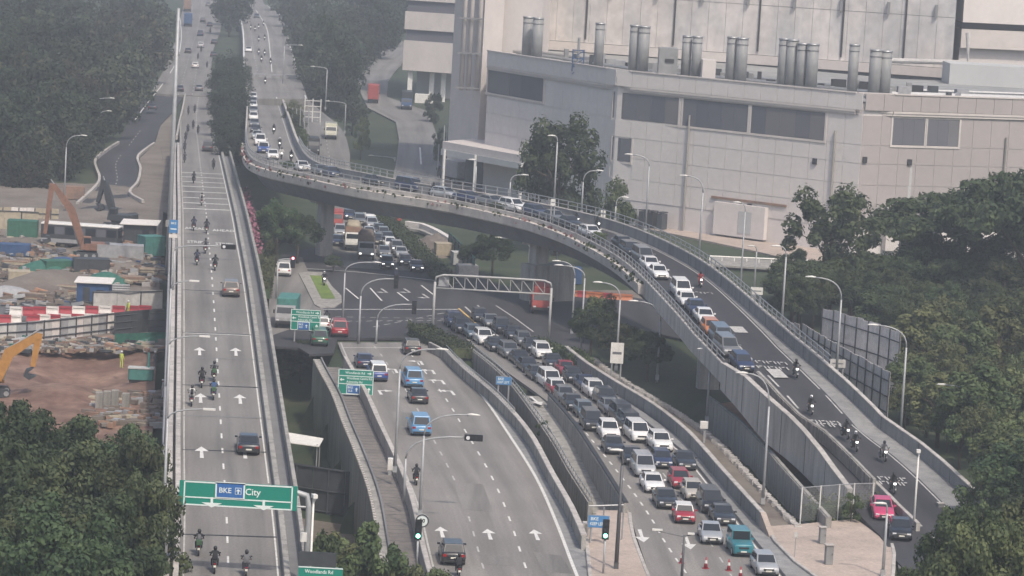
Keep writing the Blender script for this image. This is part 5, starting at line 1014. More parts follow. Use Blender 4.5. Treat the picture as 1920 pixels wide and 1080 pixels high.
tput(661, 471, .03, ssL, False, 7.5, label='lorry with a tan covered load behind the brown tarpaulin lorry', cab='plastic_white', cargo='tarp_tan', cargo_mat='rust')
tput(628, 432, .03, ssL, False, 7.0, label='red lorry beside the flyover pier', cab='container_red', cargo=None, cargo_mat='container_red', Hh=2.6)
row([(637, 445, 'suv', 'silver', {'label': 'silver pickup like car in front of the red lorry'}), (632, 462, 'sedan', 'navy', {'label': 'dark car beside the pier in the kerb lane'})], .03, ssL, False, '', None, 11)
tput(588, 291, lambda Y: zslip(Y) + .03, ssL, False, 7.5, label='dark blue lorry coming down the slip road', cab='machine_dark', cargo=None, cargo_mat='machine_dark', Hh=3.0)
tput(620, 262, lambda Y: zslip(Y) + .03, ssL, False, 7.0, label='cream box lorry on the slip road behind the dark blue lorry', cab='paint_cream', cargo=None, cargo_mat='paint_cream', Hh=3.0)
tput(699, 194, lambda Y: zfac(Y) + .02, [W(690, 200), W(700, 160)], True, 8.5, label='lorry with a red container box on the service road', cab='plastic_white', cargo=None, cargo_mat='container_red', Hh=4.2, Wd=2.5)
tput(762, 206, lambda Y: zfac(Y) + .02, [W(765, 180), W(760, 206)], False, 8.0, label='lorry with a grey container facing the camera on the service road', cab='container_blue', cargo=None, cargo_mat='machine_dark', Hh=4.0, Wd=2.5)
tput(352, 50, V_, hlL, True, 10, label='blue covered lorry on the far left expressway', cab='container_blue', cargo=None, cargo_mat='container_blue', Hh=4.0, Wd=2.5)
tput(351, 22, V_, hlL, True, 10, label='reddish lorry ahead of the blue lorry at the top of the picture', cab='container_red', cargo=None, cargo_mat='rust', Hh=4.0, Wd=2.5)
tput(533, 616, .03, [W(520, 640), W(545, 600)], False, 7.5, label='lorry with a teal cargo bed beside the first green sign', cab='container_grey', cargo=None, cargo_mat='container_teal', Hh=3.2)
tput(1015, 590, .02, [W(1010, 560), W(1020, 600)], False, 9.5, label='red bus fronted vehicle behind the truss gantry', cab='container_red', cargo=None, cargo_mat='container_red', Hh=3.1, Wd=2.5, name='bus', cat='bus')
tput(868, 345, .0, [W(850, 330), W(885, 338)], True, 8, label='lorry with a pale grey box parked at the loading bay', cab='machine_dark', cargo=None, cargo_mat='container_grey', Hh=3.9, Wd=2.5)

# ---------------------------------------------------------------- motorcycles and riders
MOTO = []
def moto_parts():
    if MOTO: return MOTO
    tm, rm = wheel_meshes(.29, .13)
    MOTO.append(('wheel', tm, 'rubber', (0, .62, .29), [('rim', rm, 'rim')])); MOTO.append(('wheel', tm, 'rubber', (0, -.62, .29), [('rim', rm, 'rim')]))
    b = MB(); b.loft([[Vector((-w, y, z0)), Vector((-w * 1.05, y, (z0 + z1) / 2)), Vector((-w * .6, y, z1)), Vector((w * .6, y, z1)), Vector((w * 1.05, y, (z0 + z1) / 2)), Vector((w, y, z0))] for y, w, z0, z1 in ((-.78, .08, .62, .76), (-.5, .14, .45, .78), (-.1, .16, .28, .72), (.2, .15, .30, .80), (.42, .13, .5, .95), (.56, .08, .68, .98))]); MOTO.append(('body', b.mesh('body', True), 'BIKE', None, []))
    s = MB(); s.loft([[Vector((-w, y, z)), Vector((-w * .8, y, z + .08)), Vector((w * .8, y, z + .08)), Vector((w, y, z))] for y, w, z in ((-.75, .09, .79), (-.45, .15, .78), (-.05, .13, .75), (.1, .09, .78))]); MOTO.append(('seat', s.mesh('seat', True), 'black', None, []))
    f = MB()
    for sx in (-.09, .09): f.tube([(sx, .64, .29), (sx, .45, .95)], .025, 6)
    MOTO.append(('fork', f.mesh('fork'), 'steel', None, [])); MOTO.append(('handlebar', MB().tube([(-.36, .30, 1.03), (-.2, .40, 1.0), (.2, .40, 1.0), (.36, .30, 1.03)], .018, 6).mesh('handlebar'), 'black', None, []))
    MOTO.append(('headlight', MB().box((0, .56, .88), (.2, .1, .16)).mesh('headlight'), 'lamp_lit', None, [])); MOTO.append(('tail_light', MB().box((0, -.8, .72), (.16, .06, .08)).mesh('tail_light'), 'tail_red', None, [])); MOTO.append(('number_plate', MB().box((0, -.84, .55), (.18, .02, .14)).mesh('number_plate'), 'plate', None, []))
    MOTO.append(('front_mudguard', MB().loft([[Vector((-.07, .62 + math.cos(a) * .33, .29 + math.sin(a) * .33)), Vector((.07, .62 + math.cos(a) * .33, .29 + math.sin(a) * .33)), Vector((.07, .62 + math.cos(a) * .35, .29 + math.sin(a) * .35)), Vector((-.07, .62 + math.cos(a) * .35, .29 + math.sin(a) * .35))] for a in (.4, .8, 1.2, 1.6, 2.0, 2.4)]).mesh('front_mudguard'), 'BIKE', None, []))
    for sx in (-1, 1): MOTO.append(('mirror', MB().tube([(sx * .26, .36, 1.0), (sx * .32, .40, 1.18)], .012, 5).box((sx * .34, .40, 1.22), (.12, .03, .08)).mesh('mirror'), 'black', None, []))
    return MOTO
def skin_body(name, joints, bones, radii):
    me = bpy.data.meshes.new(name); me.from_pydata(joints, bones, []); o = bpy.data.objects.new(name, me); COL.objects.link(o)
    sk = o.modifiers.new('skin', 'SKIN'); sk.use_smooth_shade = True; su = o.modifiers.new('sub', 'SUBSURF'); su.levels = su.render_levels = 1
    bpy.context.view_layer.update()
    for i, r in enumerate(radii): me.skin_vertices[0].data[i].radius = (r, r) if not isinstance(r, tuple) else r
    me.skin_vertices[0].data[0].use_root = True
    dg = bpy.context.evaluated_depsgraph_get(); dg.update(); r = bpy.data.meshes.new_from_object(o.evaluated_get(dg)); bpy.data.objects.remove(o); r.name = name; r.materials.clear(); return r
def hand(m, w, out, fwd, dwn):
    """palm with four bent fingers and a thumb, appended to builder m"""
    w, out, fwd, dwn = map(Vector, (w, out, fwd, dwn)); m.tube([w, w + fwd * .05, w + fwd * .09], [.026, .038, .034], 6)
    for k in range(4):
        b = w + fwd * .085 + out * (-.03 + .02 * k); l = (.036, .042, .040, .030)[k]; m.tube([b, b + fwd * l, b + fwd * l + dwn * l * .9, b + fwd * l * .4 + dwn * l * 1.5], [.010, .009, .008, .007], 5)
    b = w + fwd * .03 - out * .036; m.tube([b, b - out * .025 + fwd * .03, b - out * .02 + fwd * .055 + dwn * .02], [.012, .010, .008], 5)
RJ = [(0, -.18, .92), (0, -.12, 1.16), (0, -.04, 1.40), (0, .0, 1.50), (-.19, -.02, 1.40), (-.30, .10, 1.17), (-.33, .24, 1.06), (.19, -.02, 1.40), (.30, .10, 1.17), (.33, .24, 1.06), (-.13, -.12, .90), (-.22, .24, .82), (-.21, .16, .44), (-.21, .28, .36), (.13, -.12, .90), (.22, .24, .82), (.21, .16, .44), (.21, .28, .36)]
RB = [(0, 1), (1, 2), (2, 3), (2, 4), (4, 5), (5, 6), (2, 7), (7, 8), (8, 9), (0, 10), (10, 11), (11, 12), (12, 13), (0, 14), (14, 15), (15, 16), (16, 17)]
RR = [(.17, .13), (.17, .12), (.16, .11), .06, .075, .05, .036, .075, .05, .036, .10, .075, .05, .045, .10, .075, .05, .045]
rider_mesh = skin_body('body', RJ, RB, RR); HANDM = []
for sx in (-1, 1): h = MB(); hand(h, (sx * .33, .24, 1.06), (sx, 0, 0), (0, 1, -.2), (0, 0, -1)); HANDM.append(h.mesh('hand', True))
def helmet_mesh():
    m = MB(); R_n = []
    for z, r in ((-.15, .07), (-.13, .115), (-.06, .14), (.02, .147), (.09, .125), (.14, .07), (.155, .01)): R_n.append([Vector((math.cos(a * .5236) * r * .92, math.sin(a * .5236) * r * 1.1, z)) for a in range(12)])
    m.loft(R_n); return m.mesh('helmet', True)
HEL = helmet_mesh(); vm_ = MB(); vm_.loft([[Vector((math.sin(a) * .13, math.cos(a) * .152, z)) for a in (-1, -.5, 0, .5, 1)] + [Vector((math.sin(a) * .137, math.cos(a) * .164, z)) for a in (1, .5, 0, -.5, -1)] for z in (-.05, .0, .05)]); VIS = vm_.mesh('visor', True); PACK = None
pk = MB(); pk.loft([[Vector((-w, y0, z)), Vector((w, y0, z)), Vector((w * .8, y1, z)), Vector((-w * .8, y1, z))] for z, w, y0, y1 in ((1.02, .13, -.22, -.36), (1.2, .15, -.17, -.36), (1.38, .13, -.12, -.26), (1.43, .09, -.12, -.2))]); PACK = pk.mesh('backpack', True)
TOPB = MB().box((0, -.78, 1.0), (.42, .38, .36)).mesh('top_box'); bevel_mesh(TOPB, .05)
def put_moto(px, py, zf, path, away, label_where, cloth='black', helmet='black', bike='black', group='motorcycles', far=False, pack=False, num=''):
    p = Wz(px, py, zf) if callable(zf) else W(px, py, zf); t = near_tangent(path, p); t = -t if (t.y < 0) == away else t
    c = p + t * .85 * (1 if away else -1)
    for _ in range(40):
        if all(abs((c - c2).dot(t)) > (1.9 + L2) / 2 or abs((c - c2).dot(Vector((t.y, -t.x, 0)))) > (1.25 if L2 > 2 else .75) for c2, L2, d2 in OCC): break
        c += t * (.2 if away else -.2)
    OCC.append((c.copy(), 1.9, t.copy())); d = t.copy()
    if callable(zf): c.z = zf(c.y); d.z = (zf(c.y + d.y) - zf(c.y - d.y)) / 2
    d.normalize(); rz = math.atan2(d.y, d.x) - math.pi / 2; rot = (math.asin(d.z), 0, rz)
    o = thing('motorcycle', 'motorcycle under the %s' % label_where.replace(' rider in black helmet', ' rider').replace(' in white helmet', ''), 'motorcycle', c, 0, group); o.rotation_euler = rot; r = ob('person', None, None, None, c, rot, label_where, 'person', 'riders of the ' + group)
    for n, me, mt, loc, sub in moto_parts():
        if far and n in ('mirror', 'number_plate', 'fork', 'handlebar', 'front_mudguard', 'tail_light'): continue
        q = ob(n, me, MATS['paint_' + bike] if mt == 'BIKE' else (MATS['lamp_clear'] if (mt == 'lamp_lit' and away) else mt), o, loc)
        if not far:
            for sn, sm, smt in sub: ob(sn, sm, smt, q)
    if random.random() < .35 and not far: ob('top_box', TOPB, random.choice(['black', 'black', 'cloth_green', 'cloth_blue']), o)
    ob('body', rider_mesh, 'cloth_' + cloth, r)
    if not far:
        for hm_ in HANDM: ob('hand', hm_, 'skin', r)
    hl_ = ob('helmet', HEL, 'helmet_' + helmet, r, (0, .02, 1.63)); ob('visor', VIS, 'glass', hl_)
    if pack: ob('backpack', PACK, 'cloth_' + ('black' if cloth != 'black' else 'grey'), r)
def rider_label(cloth, helmet, where): return '%s rider in %s helmet, %s' % ({'black': 'black clad', 'navy': 'navy clad', 'white': 'white shirted', 'red': 'red clad', 'grey': 'grey clad', 'blue': 'blue clad'}[cloth], helmet, where)
vmo = [(372, 1044, 'black'), (402, 1077, 'black'), (461, 1084, 'grey'), (359, 763, 'white'), (378, 728, 'black'), (400, 751, 'blue'), (401, 716, 'grey'), (403, 508, 'black'), (369, 498, 'navy'), (385, 476, 'grey'), (387, 438, 'black'), (363, 433, 'navy'), (378, 386, 'white'), (363, 344, 'black'), (400, 318, 'black'), (346, 305, 'grey'), (346, 284, 'black'), (348, 265, 'black'), (352, 250, 'navy'), (362, 242, 'black'), (365, 212, 'black'), (353, 215, 'grey'), (371, 252, 'black')]
for k, (x, y, c) in enumerate(vmo): put_moto(x, y, V_, viaL, True, rider_label(c, 'black', '%s from below on the viaduct' % ordn[k]), c, 'black', random.choice(['black', 'dark', 'navy']), 'motorcycles on the viaduct', y < 350, k % 3 == 0)
fmo = [(1678, 928, 'black', 'black'), (1661, 868, 'grey', 'black'), (1607, 850, 'black', 'white'), (1591, 824, 'black', 'black'), (1524, 762, 'black', 'white'), (1495, 707, 'black', 'black'), (1315, 540, 'red', 'black'), (1124, 433, 'black', 'black'), (1086, 425, 'black', 'black'), (828, 369, 'black', 'black'), (546, 303, 'black', 'black'), (528, 299, 'white', 'black'), (524, 279, 'black', 'white'), (513, 252, 'black', 'black')]
for k, (x, y, c, h) in enumerate(fmo): put_moto(x, y, lambda Y: zramp(Y) + .01, rampL, False, rider_label(c, h, '%s from below on the flyover' % ordn[k]), c, h, random.choice(['black', 'dark', 'white' if k == 2 else 'red' if k == 6 else 'dark']), 'motorcycles on the flyover', x < 1300)
put_moto(781, 911, .02, cenL, True, 'black clad rider alone on the centre road below the signal arm', 'black', 'black', 'black', 'motorcycles on the centre road'); put_moto(861, 1085, .02, cenL, True, 'dark rider right behind the black SUV at the bottom', 'black', 'black', 'dark', 'motorcycles on the centre road'); put_moto(617, 622, .02, cenL, True, 'dark rider waiting beside the red taxi at the junction', 'black', 'black', 'dark', 'motorcycles on the centre road')
put_moto(608, 536, .16, [W(600, 520), W(612, 545)], False, 'rider on the small paved island beside the lawn', 'black', 'white', 'dark', 'motorcycles on the centre road')
hmo = [(470, 56), (478, 59), (485, 55), (494, 49), (485, 79), (496, 76), (485, 103), (496, 105), (490, 117), (507, 122), (497, 159)]
for k, (x, y) in enumerate(hmo): put_moto(x, y, lambda Y: zramp(Y) + .01, hrL, False, rider_label('black', 'black', '%s on the far right expressway' % ordn[k]), 'black', 'black', 'dark', 'motorcycles on the far right expressway', True)
for k, (x, y) in enumerate(((334, 108), (377, 98), (371, 112), (388, 128), (394, 62))): put_moto(x, y, V_, hlR, True, rider_label('black', 'black', '%s on the far left expressway' % ordn[k]), 'black', 'black', 'dark', 'motorcycles on the far left expressway', True)
# ---------------------------------------------------------------- lamp posts, signals, gantries, signs
def curve_pts(a, b, c, n=7): return [a * (1 - t) ** 2 + b * 2 * t * (1 - t) + c * t * t for t in [i / n for i in range(n + 1)]]
def lamp(bx, by, z, tx, ty, ax, ay, label, mat='pole', r=.11, zf=None, Y=None, base_z=None, group='street lamps'):
    b = (Wz(bx, by, zf) if zf else W(bx, by, z)) if Y is None else None
    if Y is not None: q = WY(bx, by, Y); b = Vector((q.x, Y, base_z))
    t = WY(tx, ty, b.y); e = WY(ax, ay, b.y); t = Vector((b.x, b.y, t.z)); o = thing('street_lamp', label, 'street lamp', b, 0, group); T = t - b; E_ = e - b
    E_.z = max(E_.z, T.z + .2); k = Vector((0, 0, E_.z))
    MB().tube([Vector((0, 0, -.3)), T * .5, T - Vector((0, 0, .1))], [r * 1.25, r, r * .8], 8).build('pole', mat, o, True)
    d = Vector((E_.x, 0, 0)); MB().tube(curve_pts(T - Vector((0, 0, .1)), k, E_), r * .6, 6).build('arm', mat, o, True)
    s = 1 if d.x > 0 else -1; h = MB(); h.loft([[E_ + Vector((s * x, -w, -.02)), E_ + Vector((s * x, w, -.02)), E_ + Vector((s * x, w * .7, hh)), E_ + Vector((s * x, -w * .7, hh))] for x, w, hh in ((-.1, .08, .08), (.25, .16, .14), (.75, .15, .10), (.95, .06, .04))]); h.build('lamp_head', 'plastic_white', o, True)
    MB().box((0, 0, .25), (.36, .36, .5)).build('base', mat, o); return o
LP = [(1688, 815, zramp, 1703, 650, 1645, 610, 'curved lamp post right of the hoarding end'), (1568, 702, zramp, 1580, 560, 1528, 520, 'curved lamp post in front of the panelled hoarding'), (1465, 618, zramp, 1475, 480, 1462, 462, 'straight lamp post above the flyover railing bend'), (1310, 490, zramp, 1320, 360, 1288, 330, 'curved lamp post in front of the factory downpipe'), (1210, 432, zramp, 1217, 310, 1185, 290, 'curved lamp post below the small factory window'), (1090, 402, zramp, 1096, 340, 1118, 320, 'curved lamp post between the two factory trees'), (1038, 392, zramp, 1043, 265, 1040, 255, 'tall straight lamp post before the large factory tree'), (1153, 416, zramp, 1157, 385, 1166, 370, 'short curved lamp post at the foot of the smaller factory tree'), (955, 378, zramp, 958, 340, 978, 328, 'short lamp post beside the loading canopy'), (890, 368, zramp, 893, 310, 891, 300, 'thin post in front of the loading canopy')]
for bx, by, zf, tx, ty, ax, ay, lab in LP:
    bp = Wz(bx, by, zf); i = min(range(nR), key=lambda k: (rampO[k].x - bp.x) ** 2 + (rampO[k].y - bp.y) ** 2); q = offset(rampO, -.5)[i]; u = PR((q.x, q.y, q.z)); o = lamp(bx, by, 0, bx + (tx - bx), ty, ax, ay, lab, zf=lambda Y, z=q.z: z, Y=None)
lamp(1838, 850, 0, 1842, 775, 1775, 722, 'curved lamp post among the pale trees at the right'); lamp(1385, 590, 0, 1392, 395, 1388, 380, 'straight tall lamp post right of the flyover, before the factory door')
lamp(1413, 560, 0, 1418, 470, 1414, 462, 'thin lamp post behind the flyover railing')
lamp(740, 885, .9, 752, 690, 820, 655, 'lamp post beside the second green sign reaching over the centre road'); lamp(787, 968, .9, 797, 815, 878, 778, 'lamp post behind the round speed sign reaching over the centre road')
lamp(642, 610, 0, 646, 510, 700, 492, 'curved lamp post at the junction island'); lamp(1430, 945, 0, 1441, 760, 1400, 700, 'lamp post between the queue wall and the flyover foot'); lamp(1325, 790, 0, 1331, 668, 1325, 655, 'short straight post below the flyover beside its pier')
lamp(1232, 712, 0, 1240, 600, 1195, 565, 'curved lamp post under the flyover beside the dark tree'); lamp(1155, 695, 0, 1163, 560, 1128, 530, 'curved lamp post behind the white traffic sign backs'); lamp(1088, 668, 0, 1097, 520, 1055, 498, 'tall lamp post behind the queue, right of the gantry'); lamp(1072, 625, 0, 1077, 520, 1050, 490, 'lamp post beside the orange barriers'); lamp(990, 520, 0, 996, 465, 940, 446, 'lamp post with long arm under the flyover deck'); lamp(1040, 560, 0, 1043, 460, 1003, 438, 'lamp post under the flyover with a bright head')
lamp(1155, 1066, .15, 1169, 870, 1166, 845, 'dark lamp post on the paved nose between the roads', 'pole_dark', .14); lamp(1655, 1080, .15, 1662, 960, 1660, 945, 'thin post on the paved island near the pink taxi')
lamp(120, 388, 0, 124, 275, 152, 254, 'lamp post at the forest edge above the excavators'); lamp(166, 290, 0, 172, 205, 205, 184, 'lamp post beside the expressway slip, upper of two'); lamp(178, 285, 0, 180, 240, 200, 208, 'lamp post beside the expressway slip, lower of two'); lamp(1005, 390, 0, 1008, 360, 985, 345, 'small lamp at the foot of the large factory tree')
for k, (x, y, ax, ay) in enumerate(((610, 205, 590, 125), (646, 250, 618, 190), (530, 160, 560, 88), (740, 300, 700, 292))): lamp(x, y, 0, x + 5, y - (75 if k < 3 else 2) + (20 if k == 1 else 0), ax, ay, ['lamp post beside the overhead sign gantry', 'curved lamp post right of the cream lorry', 'lamp post on the right expressway edge', 'lamp post beside the grass slope'][k], zf=lambda Y: zslip(Y) if k < 3 else 0)
for k, (x, y, h) in enumerate(((546, 262, 60), (553, 275, 72), (560, 285, 85), (568, 290, 80), (575, 298, 95), (820, 330, 60), (828, 345, 110), (834, 322, 90))):
    b = Wz(x, y, zslip) if x < 700 else W(x, y); tp = WY(x, y - h, b.y).z; o = thing('post', 'slim grey post, %s from the left %s' % (ordn[k] if k < 5 else ordn[k - 5], 'beside the dark lorry on the slip road' if k < 5 else 'in front of the service tower'), 'post', b, 0, 'slim posts'); MB().tube([(0, 0, -.3), (0, 0, tp - b.z)], .1, 6).build('shaft', 'pole', o); MB().box((0, 0, .1), (.3, .3, .3)).build('base', 'concrete', o)
for k, (Y, ay) in enumerate(((219, 768), (252, 631), (277, 527))):
    p = pick(viaL, Y); q = p + Vector((-1.3, 0, 0)); e = WY([402, 392, 372][k], ay, Y); o = thing('street_lamp', 'viaduct lamp reaching over the left lane, %s from below' % ordn[k], 'street lamp', q, 0, 'lamps on the viaduct'); T = Vector((0, 0, e.z - q.z - .8)); E_ = e - q
    MB().tube([(0, 0, -.5), T], [.13, .09], 8).build('pole', 'pole', o, True); MB().tube(curve_pts(T, T + Vector((.2, 0, .8)), E_), .055, 6).build('arm', 'pole', o, True); MB().box(E_ + Vector((-.35, 0, 0)), (.85, .28, .12)).build('lamp_head', 'plastic_white', o)
b = pick(viaL, 400) + Vector((-1.5, 0, 0)); o = thing('mast', 'tall grey mast rising at the left edge of the viaduct', 'mast', b); MB().tube([(0, 0, -6), (0, 0, 12), (0, 0, WY(325, 15, 400).z - b.z)], [.32, .28, .2], 10).build('shaft', 'pole', o, True); MB().box((0, 0, .4), (.9, .9, .8)).build('base', 'concrete', o)
cl = W(1272, 1088, .02); o = thing('street_lamp', 'twin headed lamp post at the bottom edge beside the cones', 'street lamp', (cl.x, cl.y - 4, 0), 0, 'street lamps'); zt_ = WY(1272, 1003, cl.y - 4).z
MB().tube([(0, 0, 0), (0, 0, zt_)], [.12, .08], 8).build('pole', 'pole_dark', o, True); MB().tube([(-2.1, 0, zt_ + .25), (0, 0, zt_ - .1), (.55, 0, zt_ + .1)], .05, 6).build('arm', 'pole_dark', o); MB().box((-2.0, 0, zt_ + .3), (.75, .25, .12)).build('lamp_head', 'plastic_white', o); MB().box((.5, 0, zt_ + .15), (.5, .25, .12)).build('lamp_head', 'plastic_white', o)

def signal_head(parent, c, lit=None, horiz=False, face=-1):
    m = MB().box(c, (1.5, .3, .5) if horiz else (.5, .3, 1.5)); h = m.build('signal_head', 'black', parent)
    for k in range(3):
        off = Vector(((k - 1) * .45, 0, 0)) if horiz else Vector((0, 0, (1 - k) * .45)); q = Vector(c) + off + Vector((0, face * .16, 0)); MB().tube([q, q + Vector((0, face * .06, 0))], .16, 10).build('lens', lit if (lit and k == (0 if horiz else (2 if 'green' in lit else 0))) else ('lamp_clear' if (horiz and k == 0) else 'glass'), h)
    return h
def signal_arm(bx, by, z, mx, my, ax, ay, label, lit=None, horiz=False, Y=None, back=False):
    b = W(bx, by, z) if Y is None else Vector((WY(bx, by, Y).x, Y, z)); t = WY(mx, my, b.y) - b; t.x = 0; e = WY(ax, ay, b.y) - b; o = thing('traffic_signal', label, 'traffic light', b, 0, 'traffic signals')
    MB().tube([Vector((0, 0, -.3)), t], [.14, .1], 8).build('pole', 'pole', o, True); k = Vector((0, 0, e.z)); MB().tube(curve_pts(t, k, e), .075, 6).build('arm', 'pole', o, True); signal_head(o, e + (Vector((.7, 0, 0)) if horiz else Vector((.3, 0, -.3))), lit, horiz); return o
signal_arm(757, 935, .9, 762, 860, 872, 820, 'signal arm over the centre road below the taxis', horiz=True); signal_arm(672, 645, 0, 680, 555, 738, 523, 'signal arm in the middle of the junction'); signal_arm(705, 645, 0, 710, 600, 772, 571, 'signal arm nearer the centre road stop line'); signal_arm(518, 560, 0, 520, 490, 545, 486, 'signal arm with a red light beside the white car', 'signal_red')
q = pick(viaL, 331); signal_arm(327, 480, q.z, 330, 470, 416, 462, 'horizontal signal over the viaduct lettering', horiz=True, Y=331)
for (x, y, z, yt, lit, lab) in ((781, 1062, .9, 985, 'signal_green', 'green traffic light on the parapet beside the round speed sign'), (1131, 1075, .15, 985, 'signal_green', 'green traffic light on the paved nose before the blue sign')):
    b = W(x, y, z); h = WY(x, yt, b.y).z - z; o = thing('traffic_light', lab, 'traffic light', b, 0); MB().tube([(0, 0, -.2), (0, 0, h - 1)], .08, 8).build('pole', 'pole', o, True); signal_head(o, (0, 0, h - .3), lit)
    if x < 900:
        d = MB(); d.tube([(.25, .05, h + .35), (.25, .1, h + .35)], .5, 28); s = d.build('sign_plate', 'sign_white', o); r = MB(); r.loft([[Vector((.25 + math.cos(a) * rr, yy, h + .35 + math.sin(a) * rr)) for rr, yy in ((.5, .02), (.40, .02), (.40, .05), (.5, .05))] for a in [k * 6.2832 / 28 for k in range(29)]], cap=False); r.build('ring', 'pole_dark', s); text('lettering', '50', .42, 'black', s, Matrix.Translation((.25, .03, h + .35)) @ Matrix.Rotation(math.pi / 2, 4, 'X'), .005)

RX = Matrix.Rotation(math.pi / 2, 4, 'X')
def board(name, label, px0, px1, py0, py1, Y, mat, base_z, posts=(.15, .85), th=.08, cat='sign', post_r=.09):
    a = WY(px0, py0, Y); b = WY(px1, py1, Y); w = abs(b.x - a.x); cx = (a.x + b.x) / 2; zc = (a.z + b.z) / 2; hh = abs(a.z - b.z) - abs(px1 - px0) * ROLL * Y / FPX * 0; o = thing(name, label, cat, (cx, Y, base_z)); z = zc - base_z
    bd = MB().box((0, 0, z), (w, th, hh)).build('board', mat, o)
    for u in posts: MB().tube([((u - .5) * w, th / 2 + post_r, -.3), ((u - .5) * w, th / 2 + post_r, z + hh / 2)], post_r, 8).build('post', 'pole', o)
    return o, bd, w, hh, z
def mark(parent, x, z, w, h, mat='sign_white', y=-.05): return MB().box((x, y, z), (w, .02, h)).build('border_line', mat, parent)
def sarrow(parent, x, z, s, ang, wide=1.0, mat='sign_white', y=-.06):
    m = MB(); P = [(-.12, -.5), (.12, -.5), (.12, .05), (.38 * wide, .05), (0, .5), (-.38 * wide, .05), (-.12, .05)]; c, n = math.cos(ang), math.sin(ang); m.slab([(x + (px * c - py * n) * s, y, z + (px * n + py * c) * s) for px, py in P], (0, -1, 0), .02); return m.build('arrow', mat, parent)
def label_text(parent, body, x, z, size, mat='sign_white', y=-.055, sx=1.0, align='CENTER'): return text('lettering', body, size, mat, parent, Matrix.Translation((x, y, z)) @ RX, .006, align, sx)
# big sign over the viaduct
zb_ = zvia(212); g1, bd, w, hh, z = board('overhead_sign', 'big green overhead sign across the lower viaduct', 337, 556, 900, 958, 212, 'sign_green', zb_, posts=())
for x in (-w / 2 + .35, w / 2 - .35): mark(bd, x, z, .09, hh - .1)
mark(bd, 0, z + hh / 2 - .06, w - .7, .09); mark(bd, 0, z - hh / 2 + .06, w - .7, .09); mark(bd, 0, z - hh * .16, w - .7, .08)
mark(bd, -.55, z + hh * .18, 2.0, 1.14, 'sign_white'); mark(bd, -.55, z + hh * .18, 1.78, .92, 'sign_blue', -.06); label_text(bd, 'BKE', -.88, z + hh * .18, .50, y=-.085); mark(bd, .0, z + hh * .18, .42, .46, 'sign_white', -.07); mark(bd, .0, z + hh * .18, .36, .40, 'sign_blue', -.08); sarrow(bd, .0, z + hh * .17, .34, 0, 1.3, 'sign_white', -.10); label_text(bd, 'City', .98, z + hh * .16, .62)
for x in (-1.75, 1.75): sarrow(bd, x, z - hh * .33, .7, math.pi, 2.6)
ge = w / 2 + .55; MB().tube([Vector((ge + .25, .25, -6)), Vector((ge + .25, .25, z - .6)), Vector((ge + .1, .25, z + .2)), Vector((w / 2 - .6, .25, z + hh / 2 - .3)), Vector((-w / 2 + .4, .25, z + hh / 2 - .3))], .2, 10).build('gantry_pole', 'pole', g1, True); MB().tube([(w / 2 - .3, .25, z - hh / 2 + .25), (ge + .2, .25, z - hh / 2 + .25)], .08, 6).build('bracket', 'pole', g1)
MB().tube([(-w / 2 + .3, .25, z), (-w / 2 - .7, .25, z - 1.0), (-w / 2 - .8, .25, -.5)], .1, 6).build('gantry_pole', 'pole', g1); MB().box((ge, .0, z - 2.6), (.45, .25, .6)).build('control_box', 'plastic_white', g1)
cp = thing('camera_pole', 'slim pole with a white camera beside the big green sign', 'camera', (WY(585, 1000, 210).x, 210, -6)); zt2 = WY(585, 935, 210).z + 6; MB().tube([(0, 0, 0), (0, 0, zt2)], [.1, .07], 8).build('pole', 'plastic_white', cp, True); MB().box((.05, -.1, zt2 + .2), (.3, .5, .25), .4).build('camera_head', 'plastic_white', cp); MB().tube([(0, 0, zt2 - .3), (.15, 0, zt2 + .1)], .06, 6).build('camera_arm', 'plastic_white', cp)
cp = thing('camera_pole', 'pole with a white camera beside the foot of the motorcycle lane', 'camera', (W(1712, 1000).x, W(1712, 1000).y, 0)); zt2 = WY(1720, 848, W(1712, 1000).y).z; MB().tube([(0, 0, 0), (0, 0, zt2)], [.1, .07], 8).build('pole', 'plastic_white', cp, True); MB().box((-.05, -.1, zt2 + .12), (.32, .5, .25)).build('camera_head', 'plastic_white', cp)
# green direction signs
def dir_sign(label, px0, px1, py0, py1, Y, bz):
    o, bd, w, hh, z = board('direction_sign', label, px0, px1, py0, py1, Y, 'sign_green', bz)
    for s in (-1, 1): mark(bd, s * (w / 2 - .05), z, .07, hh)
    for k in (.5, .235, -.08, -.5): mark(bd, 0, z + hh * k - (.04 if k == .5 else -.04 if k == -.5 else 0), w, .07)
    label_text(bd, 'Woodlands Rd', -.1, z + hh * .36, .34, sx=.95); sarrow(bd, w * .38, z + hh * .36, .42, -math.pi / 2); label_text(bd, 'Woodlands Centre Rd', -w * .26, z + hh * .145, .33, sx=.82, align='LEFT'); label_text(bd, 'Admiralty Rd', -w * .26, z + hh * .0, .33, sx=.9, align='LEFT'); sarrow(bd, -w * .39, z + hh * .08, .46, math.pi / 2)
    mark(bd, -w * .06, z - hh * .29, 1.35, .92); mark(bd, -w * .06, z - hh * .29, 1.22, .80, 'sign_blue', -.06); label_text(bd, 'BKE', -w * .06 - .3, z - hh * .22, .3, y=-.08); label_text(bd, 'SLE', -w * .06 - .3, z - hh * .35, .3, y=-.08); sarrow(bd, -w * .06 + .32, z - hh * .29, .4, .0, y=-.09); sarrow(bd, w * .38, z - hh * .29, .5, 0)
dir_sign('green direction sign at the junction, farther of two', 546, 600, 579, 621, 351, -.3); dir_sign('green direction sign beside the tiled walkway, nearer of two', 635, 699, 691, 742, 316, -.25)
